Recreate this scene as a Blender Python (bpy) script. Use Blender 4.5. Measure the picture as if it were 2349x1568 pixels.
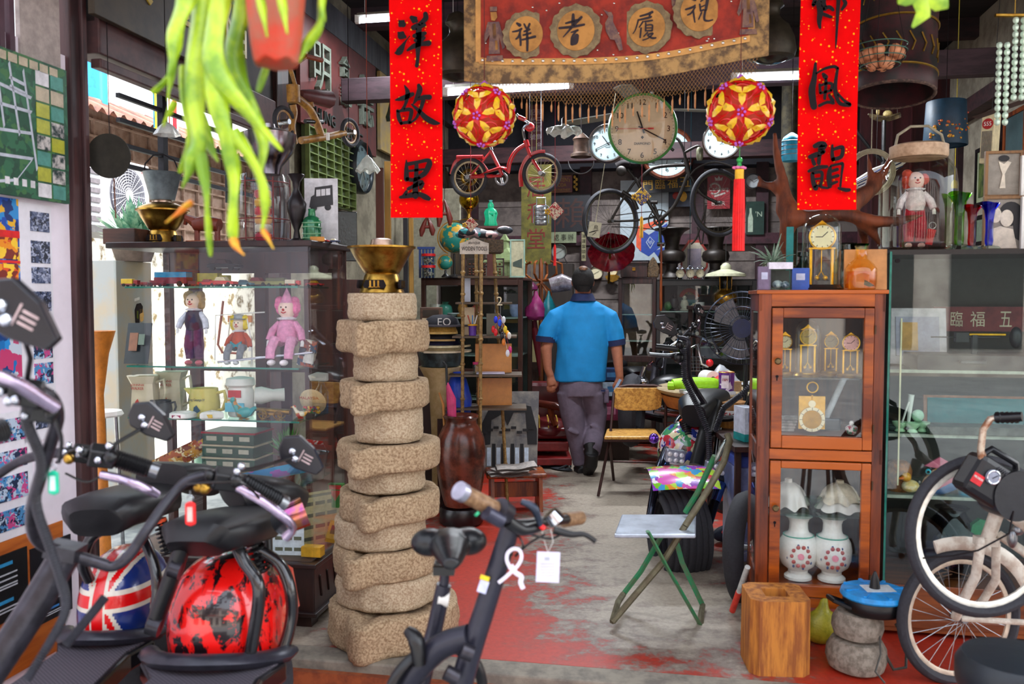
import bpy, math, random
from math import cos, sin
from mathutils import Vector, Matrix, Euler, noise
for o in list(bpy.data.objects): bpy.data.objects.remove(o)
R=random.Random(7)
COL=bpy.context.scene.collection
SC=bpy.context.scene
PI=math.pi
# ---------------- camera
CAM_Z=1.42; FPX=2000.0; PIT=math.atan(104/FPX); TH=math.radians(10.5)
cd=bpy.data.cameras.new('camera'); cam=bpy.data.objects.new('camera',cd); COL.objects.link(cam)
cam.location=(0,0,CAM_Z); cam.rotation_euler=(PI/2-PIT,0,0)
cd.sensor_width=36; cd.lens=36*FPX/2349; cd.clip_start=.05; cd.clip_end=200
cd.dof.use_dof=True; cd.dof.focus_distance=5.6; cd.dof.aperture_fstop=3.2
SC.camera=cam
# ---------------- exposure
SC.view_settings.view_transform='Standard'; SC.view_settings.look='None'; SC.view_settings.gamma=1
SC.view_settings.use_curve_mapping=False; SC.view_settings.exposure=1.42
# ---------------- sky
W=bpy.data.worlds.new('world'); SC.world=W; W.use_nodes=True
wn=W.node_tree.nodes; wl=W.node_tree.links
sk=wn.new('ShaderNodeTexSky'); sk.sky_type='NISHITA'; sk.sun_disc=False; sk.sun_elevation=math.radians(62); sk.sun_rotation=math.radians(60); sk.air_density=1.3; sk.dust_density=3.5
hs=wn.new('ShaderNodeHueSaturation'); hs.inputs['Saturation'].default_value=.35
wl.new(sk.outputs[0],hs.inputs['Color']); wl.new(hs.outputs[0],wn['Background'].inputs[0]); wn['Background'].inputs[1].default_value=.33
# ---------------- sun (over the shop roof, into the alley)
def rp(u,v,z=0): return Vector((u*cos(TH)+v*sin(TH),-u*sin(TH)+v*cos(TH),z))
sd=bpy.data.lights.new('sun','SUN'); sd.energy=5.0; sd.angle=math.radians(1.2); sd.color=(1,.93,.82)
so=bpy.data.objects.new('sun',sd); COL.objects.link(so)
dv=rp(cos(math.radians(62))*.72,cos(math.radians(62))*.69,sin(math.radians(62)))
so.rotation_euler=dv.to_track_quat('Z','Y').to_euler()
# ---------------- picture geometry
def P(px,py,Y):
 x=(px-1174.5)/FPX; y=-(py-784)/FPX
 d=Vector((x, cos(PIT)+y*sin(PIT), -sin(PIT)+y*cos(PIT)))
 return Vector((0,0,CAM_Z))+d*(Y/d.y)
def S(px,Y,z): return Vector(((px-1174.5)/FPX*(Y*cos(PIT)-sin(PIT)*(z-CAM_Z)),Y,z))
def RV(px,v,z):
 k=(px-1174.5)/FPX; s,c=sin(TH),cos(TH); sa,ca=sin(PIT),cos(PIT)
 Y=(v+k*s*sa*(z-CAM_Z))/(c+k*s*ca); return S(px,Y,z)
def RVP(px,py,v):
 p=P(px,py,1)-Vector((0,0,CAM_Z)); c=p.x*sin(TH)+p.y*cos(TH); return Vector((0,0,CAM_Z))+p*(v/c)
def RUP(px,py,u):
 p=P(px,py,1)-Vector((0,0,CAM_Z)); c=p.x*cos(TH)-p.y*sin(TH); return Vector((0,0,CAM_Z))+p*(u/c)
def F(px,py,z=0):
 p=P(px,py,1)-Vector((0,0,CAM_Z)); return Vector((0,0,CAM_Z))+p*((z-CAM_Z)/p.z)
RM=Matrix.Rotation(-TH,4,'Z')
# ---------------- materials
def lin(h):
 h=h.lstrip('#'); c=[int(h[i:i+2],16)/255 for i in (0,2,4)]
 return [((x+.055)/1.055)**2.4 if x>.04045 else x/12.92 for x in c]
MC={}
def M(h,r=.5,m=0,k='',a=.2,s=25,h2=None,b=.15,t=0,n=None):
 key=(h,r,m,k,a,s,h2,b,t)
 if key in MC: return MC[key]
 mt=bpy.data.materials.new(n or (k or 'paint')+'_'+h.lstrip('#')); mt.use_nodes=True; nt=mt.node_tree; N=nt.nodes; L=nt.links
 bs=N['Principled BSDF']; out=N['Material Output']; c=lin(h)
 bs.inputs['Roughness'].default_value=r; bs.inputs['Metallic'].default_value=m
 tc=N.new('ShaderNodeTexCoord'); mp=N.new('ShaderNodeMapping'); L.new(tc.outputs['Object'],mp.inputs[0])
 if k=='wood': mp.inputs['Scale'].default_value=(1,1,.12)
 if k=='woodx': mp.inputs['Scale'].default_value=(.12,1,1)
 no=N.new('ShaderNodeTexNoise'); no.inputs['Scale'].default_value=s; no.inputs['Detail'].default_value=6; no.inputs['Roughness'].default_value=.65
 L.new(mp.outputs[0],no.inputs['Vector'])
 cr=N.new('ShaderNodeValToRGB'); L.new(no.outputs['Fac'],cr.inputs[0])
 c2=lin(h2) if h2 else [min(1,x*(1+a)) for x in c]; c1=c if h2 else [x*(1-a) for x in c]
 cr.color_ramp.elements[0].position=.35 if not h2 else .42; cr.color_ramp.elements[1].position=.65 if not h2 else .6
 cr.color_ramp.elements[0].color=(*c1,1); cr.color_ramp.elements[1].color=(*c2,1)
 L.new(cr.outputs[0],bs.inputs['Base Color'])
 if k in('glass','tint'):
  g=N.new('ShaderNodeBsdfGlossy'); g.inputs['Roughness'].default_value=max(r,.01); g.inputs['Color'].default_value=(.95,.97,1,1)
  tr=N.new('ShaderNodeBsdfTransparent'); mx=N.new('ShaderNodeMixShader'); lw=N.new('ShaderNodeLayerWeight'); lw.inputs[0].default_value=.5; pw_=N.new('ShaderNodeMath'); pw_.operation='POWER'; pw_.inputs[1].default_value=4; L.new(lw.outputs['Facing'],pw_.inputs[0]); fr=N.new('ShaderNodeMath'); fr.operation='MULTIPLY_ADD'; fr.inputs[1].default_value=.9; fr.inputs[2].default_value=.042; L.new(pw_.outputs[0],fr.inputs[0])
  if k=='glass': tr.inputs[0].default_value=(*[min(1,x) for x in c],1)
  else:
   mu=N.new('ShaderNodeMix'); mu.data_type='RGBA'; mu.inputs['Factor'].default_value=.25; mu.inputs['B'].default_value=(*c,1)
   mu.inputs['A'].default_value=(*c,1); L.new(cr.outputs[0],mu.inputs['B']); L.new(mu.outputs['Result'],tr.inputs[0])
  L.new(fr.outputs[0],mx.inputs[0]); L.new(tr.outputs[0],mx.inputs[1]); L.new(g.outputs[0],mx.inputs[2]); L.new(mx.outputs[0],out.inputs[0])
 elif k=='emit':
  bs.inputs['Emission Color'].default_value=(*c,1); bs.inputs['Emission Strength'].default_value=t
 else:
  if t: bs.inputs['Transmission Weight'].default_value=t
  if k=='coat': bs.inputs['Coat Weight'].default_value=.8; bs.inputs['Coat Roughness'].default_value=.08
  if b:
   bu=N.new('ShaderNodeBump'); bu.inputs['Strength'].default_value=b; bu.inputs['Distance'].default_value=.006; L.new(no.outputs['Fac'],bu.inputs['Height']); L.new(bu.outputs[0],bs.inputs['Normal'])
  if k=='leaf': bs.inputs['Subsurface Weight'].default_value=.4; bs.inputs['Subsurface Radius'].default_value=(.02,.03,.005)
 MC[key]=mt; return mt
def spotted(base,spot,sc=60,th=.28,r=.7):   # paper flecked with gold
 mt=M(base,r,a=.08,s=6,b=.05,n='flecked_'+base);
 if mt.get('sp'): return mt
 mt['sp']=1; N=mt.node_tree.nodes; L=mt.node_tree.links; bs=N['Principled BSDF']
 vo=N.new('ShaderNodeTexVoronoi'); vo.inputs['Scale'].default_value=sc; tc=N['Texture Coordinate']; L.new(tc.outputs['Object'],vo.inputs['Vector'])
 sb=N.new('ShaderNodeSeparateColor'); L.new(vo.outputs['Color'],sb.inputs[0])
 ra=N.new('ShaderNodeMath'); ra.operation='MULTIPLY'; L.new(sb.outputs[0],ra.inputs[0]); ra.inputs[1].default_value=th
 lt=N.new('ShaderNodeMath'); lt.operation='LESS_THAN'; L.new(vo.outputs['Distance'],lt.inputs[0]); L.new(ra.outputs[0],lt.inputs[1])
 mx=N.new('ShaderNodeMix'); mx.data_type='RGBA'; L.new(lt.outputs[0],mx.inputs['Factor']); L.new(N['Color Ramp'].outputs[0],mx.inputs['A']); mx.inputs['B'].default_value=(*lin(spot),1)
 L.new(mx.outputs['Result'],bs.inputs['Base Color']); return mt
def multi(cols,s=14,r=.3,k='',n='patchwork'):   # printed many-coloured patches
 key=('multi',tuple(cols),s,r,k)
 if key in MC: return MC[key]
 mt=bpy.data.materials.new(n); mt.use_nodes=True; N=mt.node_tree.nodes; L=mt.node_tree.links; bs=N['Principled BSDF']
 bs.inputs['Roughness'].default_value=r
 tc=N.new('ShaderNodeTexCoord'); no=N.new('ShaderNodeTexNoise'); no.inputs['Scale'].default_value=s*.8; L.new(tc.outputs['Object'],no.inputs['Vector'])
 mxv=N.new('ShaderNodeMix'); mxv.data_type='RGBA'; mxv.inputs['Factor'].default_value=.08; L.new(tc.outputs['Object'],mxv.inputs['A']); L.new(no.outputs['Color'],mxv.inputs['B'])
 vo=N.new('ShaderNodeTexVoronoi'); vo.inputs['Scale'].default_value=s; L.new(mxv.outputs['Result'],vo.inputs['Vector'])
 sb=N.new('ShaderNodeSeparateColor'); L.new(vo.outputs['Color'],sb.inputs[0])
 cr=N.new('ShaderNodeValToRGB'); cr.color_ramp.interpolation='CONSTANT'; e=cr.color_ramp.elements
 for i,c in enumerate(cols):
  q=e[i] if i<2 else e.new(i/len(cols)); q.position=i/len(cols); q.color=(*lin(c),1)
 L.new(sb.outputs[0],cr.inputs[0]); L.new(cr.outputs[0],bs.inputs['Base Color'])
 if k=='coat': bs.inputs['Coat Weight'].default_value=.8
 MC[key]=mt; return mt
# ---------------- mesh builder
class MB:
 def __init__(s,X=None): s.v=[];s.f=[];s.mi=[];s.sm=[];s.m=0;s.X=X or Matrix()
 def add(s,vs,fs,sm=False):
  o=len(s.v); X=s.X
  s.v+=[X@Vector(p) for p in vs]
  for f in fs: s.f.append([i+o for i in f]); s.mi.append(s.m); s.sm.append(sm)
  return s
 def box(s,x,y,z,sx,sy,sz,rot=None):   # centre, full sizes
  q=Euler(rot).to_matrix() if rot else None; c=Vector((x,y,z)); vs=[]
  for k in (-.5,.5):
   for j in (-.5,.5):
    for i in (-.5,.5):
     p=Vector((i*sx,j*sy,k*sz)); vs.append(c+(q@p if q else p))
  return s.add(vs,[(0,2,3,1),(4,5,7,6),(0,1,5,4),(2,6,7,3),(0,4,6,2),(1,3,7,5)])
 def cyl(s,p0,p1,r0,r1=None,n=14):
  return s.tube([p0,p1],[r0,r0 if r1 is None else r1],n)
 def tube(s,pts,r,n=8,closed=False,cap=True,flat=1,up=None):
  pts=[Vector(p) for p in pts]; k=len(pts)
  if not hasattr(r,'__len__'): r=[r]*k
  vs=[];fs=[]; prev=None
  for i,p in enumerate(pts):
   a=pts[i-1] if (i>0 or closed) else p; b=pts[(i+1)%k] if (i<k-1 or closed) else p
   t=(b-a); t=t.normalized() if t.length>1e-9 else Vector((0,0,1))
   if prev is None:
    ref=Vector(up) if up else (Vector((0,0,1)) if abs(t.z)<.9 else Vector((0,1,0)))
    e=(ref-t*ref.dot(t)).normalized()
   else:
    e=(prev-t*prev.dot(t)); e=e.normalized() if e.length>1e-6 else prev
   prev=e; g=t.cross(e)
   for j in range(n):
    an=2*PI*j/n; vs.append(p+e*(cos(an)*r[i]*flat)+g*(sin(an)*r[i]))
  m=k if closed else k-1
  for i in range(m):
   for j in range(n):
    a=i*n+j; b=i*n+(j+1)%n; c=((i+1)%k)*n+(j+1)%n; d=((i+1)%k)*n+j; fs.append((a,b,c,d))
  s.add(vs,fs,True)
  if cap and not closed:
   s.add(vs[:n],[tuple(range(n))[::-1]]); s.add(vs[-n:],[tuple(range(n))])
  return s
 def lathe(s,pr,c=(0,0,0),n=24,sm=True,fn=None,close=True,ax=None):
  c=Vector(c); q=Vector(ax).to_track_quat('Z','Y').to_matrix() if ax else None; vs=[];fs=[]
  for i,(r,z) in enumerate(pr):
   for j in range(n):
    a=2*PI*j/n; rr,zz=(fn(r,z,a) if fn else (r,z)); p=Vector((rr*cos(a),rr*sin(a),zz)); vs.append(c+(q@p if q else p))
  for i in range(len(pr)-1):
   for j in range(n): fs.append((i*n+j,i*n+(j+1)%n,(i+1)*n+(j+1)%n,(i+1)*n+j))
  s.add(vs,fs,sm)
  if close:
   if pr[0][0]>1e-5: s.add(vs[:n],[tuple(range(n))[::-1]])
   if pr[-1][0]>1e-5: s.add(vs[-n:],[tuple(range(n))])
  return s
 def ball(s,c,r,sc=(1,1,1),n=14,rot=None):
  q=Euler(rot).to_matrix() if rot else None; c=Vector(c); m=max(6,n*2//3); vs=[];fs=[]
  for i in range(m+1):
   t=PI*i/m
   for j in range(n):
    a=2*PI*j/n; p=Vector((sin(t)*cos(a)*sc[0],sin(t)*sin(a)*sc[1],-cos(t)*sc[2]))*r; vs.append(c+(q@p if q else p))
  for i in range(m):
   for j in range(n): fs.append((i*n+j,i*n+(j+1)%n,(i+1)*n+(j+1)%n,(i+1)*n+j))
  return s.add(vs,fs,True)
 def ring(s,c,Rr,r,ax=(0,0,1),n=32,k=8,flat=1,a0=0,a1=2*PI):
  q=Vector(ax).to_track_quat('Z','Y').to_matrix(); c=Vector(c); full=abs(a1-a0-2*PI)<1e-6
  m=n if full else n+1
  pts=[c+q@Vector((Rr*cos(a0+(a1-a0)*i/n),Rr*sin(a0+(a1-a0)*i/n),0)) for i in range(m)]
  return s.tube(pts,r,k,closed=full,flat=flat,up=q@Vector((0,0,1)))
 def prism(s,pts,y0,y1,pl='xz'):
  if pl=='xz': f=lambda p,d:(p[0],d,p[1])
  elif pl=='xy': f=lambda p,d:(p[0],p[1],d)
  else: f=lambda p,d:(d,p[0],p[1])
  n=len(pts); vs=[f(p,y0) for p in pts]+[f(p,y1) for p in pts]
  fs=[tuple(range(n)),tuple(range(2*n-1,n-1,-1))]+[(i,n+i,n+(i+1)%n,(i+1)%n) for i in range(n)]
  return s.add(vs,fs)
 def grid(s,fn,nu,nv,sm=True,th=0):
  vs=[Vector(fn(i/nu,j/nv)) for j in range(nv+1) for i in range(nu+1)]
  fs=[(j*(nu+1)+i,j*(nu+1)+i+1,(j+1)*(nu+1)+i+1,(j+1)*(nu+1)+i) for j in range(nv) for i in range(nu)]
  return s.add(vs,fs,sm)
 def text(s,t,c=(0,0,0),h=.1,w=None,d=.001,ang=0,flip=False):
  vs,fs,tw=glyph(t)
  if not vs: return s
  xs=[p[0] for p in vs]; ys=[p[1] for p in vs]; x0,x1=min(xs),max(xs); y0,y1=min(ys),max(ys)
  k=h/(y1-y0); kx=k if w is None else w/(x1-x0)
  ca,sa=cos(ang),sin(ang); out=[]; c=Vector(c)
  for dd in (0,-d):
   for p in vs:
    X=(p[0]-(x0+x1)/2)*kx; Z=(p[1]-(y0+y1)/2)*k; out.append(c+Vector((X*ca-Z*sa,dd,X*sa+Z*ca)))
  n=len(vs); ff=[tuple(i+n for i in f) for f in fs]
  ec={}
  for f in fs:
   for i in range(len(f)):
    e=(f[i],f[(i+1)%len(f)]); ec[tuple(sorted(e))]=None if tuple(sorted(e)) in ec else e
  ff+=[(e[1],e[0],e[0]+n,e[1]+n) for e in ec.values() if e]
  return s.add(out,ff)
 def brush(s,st,c,k,d=.001):
  c=Vector(c)
  for q in st:
   q=[(p[0],-p[1],p[2]) for p in q]
   pp=[]
   for i in range(len(q)-1):
    p0=q[max(i-1,0)];p1=q[i];p2=q[i+1];p3=q[min(i+2,len(q)-1)]
    for j in range(5):
     t=j/5; pp.append(tuple(.5*(2*p1[m]+(p2[m]-p0[m])*t+(2*p0[m]-5*p1[m]+4*p2[m]-p3[m])*t*t+(3*p1[m]-p0[m]-3*p2[m]+p3[m])*t**3) for m in range(3)))
   pp.append(q[-1]); L=[];Rr=[]
   for i,p in enumerate(pp):
    a=pp[max(i-1,0)];b=pp[min(i+1,len(pp)-1)]; dx,dy=b[0]-a[0],b[1]-a[1]; l=math.hypot(dx,dy) or 1; nx,ny=-dy/l,dx/l; w=max(p[2],.3)/2
    L.append((p[0]+nx*w,p[1]+ny*w));Rr.append((p[0]-nx*w,p[1]-ny*w))
   vs=[];fs=[]
   for i in range(len(pp)):
    vs+=[c+Vector((L[i][0]*k,-d,L[i][1]*k)),c+Vector((Rr[i][0]*k,-d,Rr[i][1]*k)),c+Vector((L[i][0]*k,0,L[i][1]*k)),c+Vector((Rr[i][0]*k,0,Rr[i][1]*k))]
   for i in range(len(pp)-1):
    a=i*4;b=a+4; fs+=[(a,a+1,b+1,b),(a,b,b+2,a+2),(a+1,a+3,b+3,b+1)]
   s.add(vs,fs)
   for e,ww in ((pp[0],pp[0][2]),(pp[-1],pp[-1][2])):
    if ww>2.5:
     o=c+Vector((e[0]*k,0,e[1]*k)); rr=ww/2*k
     s.add([o+Vector((cos(t*PI/5)*rr,-d*1.1,sin(t*PI/5)*rr)) for t in range(10)],[tuple(range(10))])
  return s
 def build(s,name,mat,parent=None,world=False,bev=0,kind=None,ms=45,loc=None,rz=None,sub=0,label=None,rem=0,sc=None):
  me=bpy.data.meshes.new(name); vs=s.v
  o=bpy.data.objects.new(name,me); COL.objects.link(o)
  if loc is not None: o.location=loc
  if rz is not None: o.rotation_euler=(0,0,rz)
  if sc: o.scale=(sc,)*3
  if parent: o.parent=parent
  if world:
   mm=Matrix.Translation(o.location)@o.rotation_euler.to_matrix().to_4x4()
   if parent: mm=wm(parent)@mm
   iv=mm.inverted(); vs=[iv@p for p in vs]
  me.from_pydata([tuple(p) for p in vs],[],s.f)
  for m in (mat if isinstance(mat,(list,tuple)) else [mat]): me.materials.append(m)
  me.polygons.foreach_set('material_index',s.mi); me.polygons.foreach_set('use_smooth',s.sm); me.update()
  if ms and any(s.sm): me.set_sharp_from_angle(angle=math.radians(ms))
  if bev: q=o.modifiers.new('bevel','BEVEL'); q.width=bev; q.segments=2; q.limit_method='ANGLE'; q.angle_limit=.7
  if rem:
   q=o.modifiers.new('remesh','REMESH'); q.mode='VOXEL'; q.voxel_size=rem; q.use_smooth_shade=True
   q=o.modifiers.new('smooth','SMOOTH'); q.factor=.5; q.iterations=5
  if sub: q=o.modifiers.new('sub','SUBSURF'); q.levels=sub; q.render_levels=sub
  if kind: o['kind']=kind
  if label: o['label']=label
  return o
def SMT(pts,r,n=5):
 pts=[Vector(p) for p in pts]; r=list(r) if hasattr(r,'__len__') else [r]*len(pts)
 if len(pts)<3: return pts,r
 P_=[];R_=[]
 for i in range(len(pts)-1):
  p0=pts[max(i-1,0)];p1=pts[i];p2=pts[i+1];p3=pts[min(i+2,len(pts)-1)]
  for j in range(n):
   u=j/n; P_.append(.5*(2*p1+(p2-p0)*u+(2*p0-5*p1+4*p2-p3)*u*u+(3*p1-p0-3*p2+p3)*u**3)); R_.append(r[i]*(1-u)+r[i+1]*u)
 return P_+[pts[-1]],R_+[r[-1]]
def wm(o):
 m=Matrix.LocRotScale(o.location,o.rotation_euler,o.scale)
 return wm(o.parent)@m if o.parent else m
GC={}
def glyph(t):
 if t in GC: return GC[t]
 cu=bpy.data.curves.new('t','FONT'); cu.body=t; cu.resolution_u=3; o=bpy.data.objects.new('t',cu); COL.objects.link(o)
 dg=bpy.context.evaluated_depsgraph_get(); me=bpy.data.meshes.new_from_object(o.evaluated_get(dg))
 vs=[tuple(v.co) for v in me.vertices]; fs=[tuple(p.vertices) for p in me.polygons]
 bpy.data.objects.remove(o); bpy.data.curves.remove(cu); bpy.data.meshes.remove(me)
 GC[t]=(vs,fs,0); return GC[t]
def tag(o,label,cat,group=None,kind=None):
 o['label']=label; o['category']=cat
 if group: o['group']=group
 if kind: o['kind']=kind
 return o
def T(name,label,cat,loc=(0,0,0),rz=-TH,group=None,sc=None,rot=None):
 o=bpy.data.objects.new(name,None); COL.objects.link(o); o.location=loc; o.rotation_euler=rot or (0,0,rz); o.empty_display_size=.05
 if sc: o.scale=(sc,)*3
 return tag(o,label,cat,group)
def dup(o,loc=None,rz=None,label=None,rot=None,sc=None):
 def cp(x,par=None):
  c=x.copy(); COL.objects.link(c)
  if par: c.parent=par
  for ch in [q for q in kids(x)]: cp(ch,c)
  return c
 r=cp(o)
 if loc is not None: r.location=loc
 if rz is not None: r.rotation_euler=(0,0,rz)
 if rot: r.rotation_euler=rot
 if sc: r.scale=(sc,)*3
 if label: r['label']=label
 return r
def kids(x): return [q for q in bpy.data.objects if q.parent==x]
def ST(b,name,mat,**k): return b.build(name,mat,kind='structure',**k)
def LT(name,label,cat,loc,pr,mat,group=None,n=24,k=1,rz=-TH,parts=None,**kw):
 if not parts:
  o=MB().lathe([(r*k,z*k) for r,z in pr],n=n).build(name,mat,loc=loc,rz=rz,**kw); return tag(o,label,cat,group)
 t=T(name,label,cat,loc,rz,group)
 MB().lathe([(r*k,z*k) for r,z in pr],n=n).build(parts[0],mat,t)
 for pn,pp,pm in parts[1:]: MB().lathe([(r*k,z*k) for r,z in pp],n=n).build(pn,pm,t)
 return t
GLASS=M('#fbfdfc',.01,k='glass',n='clear_glass'); JAR=M('#e6efe8',.03,k='glass',n='jar_glass')
BLK=M('#0c0c0f',.35,n='black_plastic'); RUB=M('#17171a',.75,n='rubber'); CHR=M('#c9cdd6',.15,1,n='chrome',a=.05,b=.02); BRS=M('#b08a3c',.3,1,n='brass',h2='#8a6428',s=18); STL=M('#8f9296',.35,1,n='steel')
WHT=M('#e6e4df',.5,a=.05,n='white_paint'); REDW=M('#8a2a20',.5); GLD=M('#e0a81c',.3,.6,n='gold'); CRM=M('#e4d9b4',.4,a=.06); INK=M('#1a1416',.7,n='ink')
DW=M('#3a1c18',.45,k='wood',h2='#1e100e',s=30,n='dark_wood'); MW=M('#9a4a18',.35,k='wood',h2='#5e2410',s=24,n='brown_wood'); LW=M('#c8813a',.5,k='wood',h2='#9a5a20',s=26,n='light_wood')
# ================= the room
XR=RM
def room(): return MB(XR)
UL,UR,VF,VB,ZC=-2.45,2.35,3.28,9.4,3.62
fm=bpy.data.materials.new('worn_red_floor'); fm.use_nodes=True; N=fm.node_tree.nodes; L=fm.node_tree.links; bs=N['Principled BSDF']
tc=N.new('ShaderNodeTexCoord')
def nz(s,d=8,r=.7,v=None):
 q=N.new('ShaderNodeTexNoise'); q.inputs['Scale'].default_value=s; q.inputs['Detail'].default_value=d; q.inputs['Roughness'].default_value=r
 L.new((v or tc).outputs['Object' if not v else 0],q.inputs['Vector']); return q
n1=nz(.55,3,.5); n2=nz(5,9,.75); n3=nz(45,5)
sp=N.new('ShaderNodeSeparateXYZ'); L.new(tc.outputs['Object'],sp.inputs[0])
mp=N.new('ShaderNodeMapping'); mp.inputs['Scale'].default_value=(1,2,1); L.new(tc.outputs['Object'],mp.inputs[0]); n4=nz(2.2,9,.7,mp)
def mth(op,a,b=None,c=None):
 q=N.new('ShaderNodeMath'); q.operation=op
 for i,x in enumerate((a,b,c)):
  if x is None: continue
  if isinstance(x,(int,float)): q.inputs[i].default_value=x
  else: L.new(x,q.inputs[i])
 return q.outputs[0]
lane=mth('MINIMUM',mth('ABSOLUTE',mth('ADD',sp.outputs[0],.17)),mth('ABSOLUTE',mth('SUBTRACT',sp.outputs[0],1.6)))
lane=mth('MULTIPLY',mth('SUBTRACT',mth('MINIMUM',lane,.8),mth('MULTIPLY',mth('MAXIMUM',mth('SUBTRACT',3.75,sp.outputs[1]),0),.7)),.42)
thr=mth('MULTIPLY',n2.outputs['Fac'],.75); f=mth('ADD',mth('ADD',lane,thr),mth('MULTIPLY',n4.outputs['Fac'],.55)); f=mth('ADD',f,mth('MULTIPLY',n1.outputs['Fac'],.15))
cr=N.new('ShaderNodeValToRGB'); L.new(f,cr.inputs[0]); e=cr.color_ramp.elements
e[0].position=.76; e[0].color=(*lin('#b3301c'),1); e[1].position=1.06 if 0 else 1.0; e[1].color=(*lin('#a89c8c'),1)
q=e.new(.84); q.color=(*lin('#a03a2c'),1); q=e.new(.9); q.color=(*lin('#83756a'),1)
mx=N.new('ShaderNodeMix'); mx.data_type='RGBA'; mx.blend_type='MULTIPLY'; mx.inputs['Factor'].default_value=.55; L.new(cr.outputs[0],mx.inputs['A'])
cr2=N.new('ShaderNodeValToRGB'); L.new(n3.outputs['Fac'],cr2.inputs[0]); cr2.color_ramp.elements[0].position=.3; cr2.color_ramp.elements[0].color=(.45,.42,.42,1); cr2.color_ramp.elements[1].position=.6
L.new(cr2.outputs[0],mx.inputs['B']); L.new(mx.outputs['Result'],bs.inputs['Base Color']); bs.inputs['Roughness'].default_value=.45
bu=N.new('ShaderNodeBump'); bu.inputs['Strength'].default_value=.25; bu.inputs['Distance'].default_value=.004; L.new(n3.outputs['Fac'],bu.inputs['Height']); L.new(bu.outputs[0],bs.inputs['Normal'])
b=room(); b.box((UL+6)/2,(VF+13)/2,-.1,6-UL+.1,13-VF,.2); ST(b,'floor',fm)
cm=M('#8d8577',.8,h2='#6c655c',s=9,b=.4,n='curb_stone')
b=room(); b.box(1.6,VF-.06,-.085,9,.13,.17); ST(b,'trim_1',cm,bev=.008)
b=room(); b.box(1.6,VF-.14,-.1,9,.03,.12); ST(b,'trim_2',M('#a3542c',.7,h2='#7c3c22',s=14))
pm=M('#b0402a',.6,h2='#8c2e20',s=6,b=.3,n='red_pavement')
b=room(); b.box(.8,2.9,-.2,8,.5,.1)
for i in range(-8,14): b.box(i*.4,3.0,-.148,.012,.3,.004)
ST(b,'floor_pavement',pm)
b=room(); b.box(-2,-8,-.21,44,21.3,.1); ST(b,'floor_street',M('#8a8c8e',.9,h2='#74767a',s=3,b=.4,n='street_asphalt'))
cw=M('#241a1c',.8,k='woodx',h2='#120d10',s=12,n='dark_ceiling_boards'); bw=M('#3a2226',.7,k='woodx',h2='#22161a',s=18,n='beam_wood')
b=room(); b.box(1.9,(1.6+12)/2,ZC+.06,9.2,12-1.6,.12); ST(b,'ceiling',cw)
for i,v in enumerate((4.3,5.4,6.5,7.6,8.6)):
 b=room(); b.box(1.0,v,ZC-.07,8,.1,.16); ST(b,'trim_joist',bw)
b=room(); b.box(.6,8.9,2.86,7,.16,.16); ST(b,'trim_3',M('#4a2c30',.6,k='woodx',h2='#301c22',s=20),bev=.006)
b=room(); b.box(.4,5.9,2.86,5.4,.1,.16); ST(b,'trim_4',M('#46323a',.7,k='woodx',h2='#302228',s=16),bev=.006)
b=room(); b.box(.8,VB+.05,1.4,7,.1,2.8)
for i in range(13): b.box(.8,VB-.004,.2+.2*i,7,.012,.012)
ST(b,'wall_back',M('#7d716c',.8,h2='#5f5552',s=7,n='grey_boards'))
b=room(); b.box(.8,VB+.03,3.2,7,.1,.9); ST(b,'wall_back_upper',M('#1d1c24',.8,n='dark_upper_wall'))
for i,px in enumerate((1085,1268,1343,1462,1598,1745,1860)):
 p=RV(px,VB-.04,1.4); b=MB(Matrix.Translation(p)@XR); b.box(0,0,0,.12,.05,2.8); ST(b,'trim_batten',M('#3c1c26',.6,h2='#2a141c',s=20))
b=room(); b.box(.8,VB-.07,2.02,7,.03,.11); ST(b,'trim_5',M('#4a2430',.6,h2='#341a22',s=20))
rw=M('#b0a795',.8,h2='#8f8676',s=6,n='aged_plaster')
b=room(); b.box(UR+.06,7.6,1.8,.12,5.6,3.7); ST(b,'wall_right',rw)
for i,v in enumerate((5.2,6.1,7.0,7.9)):
 b=room(); b.box(UR-.02,v,1.5,.05,.09,3.0); ST(b,'trim_batten_right',M('#3a2028',.6,h2='#281820',s=20))
b=room(); b.box(UR-.06,6.8,2.9,.12,4.4,.12); ST(b,'trim_rail_right',M('#4c2c30',.6,k='woodx',h2='#2e1c22',s=16))
p0=RV(1862,8.3,0); b=MB(XR); uu=1.62; b.box((uu+UR)/2,8.3,1.75,UR-uu,.06,3.5)
for i in range(5): b.box(uu+.1+i*.16,8.26,1.75,.012,.02,3.5)
ST(b,'wall_partition',M('#4e1a20',.6,k='wood',h2='#34121a',s=14,n='maroon_boards'))
lw=M('#8c8470',.85,h2='#6c6454',s=6,n='aged_left_plaster')
b=room(); b.box(UL-.06,7.3,1.8,.12,4.4,3.7); ST(b,'wall_left',lw)
b=room(); b.box(UL+.03,7.2,3.36,.1,4.6,.2); ST(b,'trim_rail_left',M('#54565a',.6,k='wood',h2='#3c3d42',s=16))
b=room(); b.box(UL,5.08,1.8,.16,.16,3.6); ST(b,'trim_post',DW,bev=.006)
pw=M('#4a2c2c',.6,k='wood',h2='#2c1a1c',s=16,n='post_wood')
pc=RUP(182,680,UL); vpost=pc.x*sin(TH)+pc.y*cos(TH)
b=room(); b.box(UL-.02,vpost,1.7,.09,.10,3.9); b.box(UL+.033,vpost+.02,1.7,.02,.03,3.9); ST(b,'trim_corner_post',pw,bev=.006)
b=room(); b.box(UL,4.19,2.52,.14,1.7,.16); b.box(UL+.05,4.19,2.4,.05,1.7,.04); ST(b,'trim_lintel',M('#4c2c2a',.6,h2='#3a2022',s=10),bev=.006)
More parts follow.
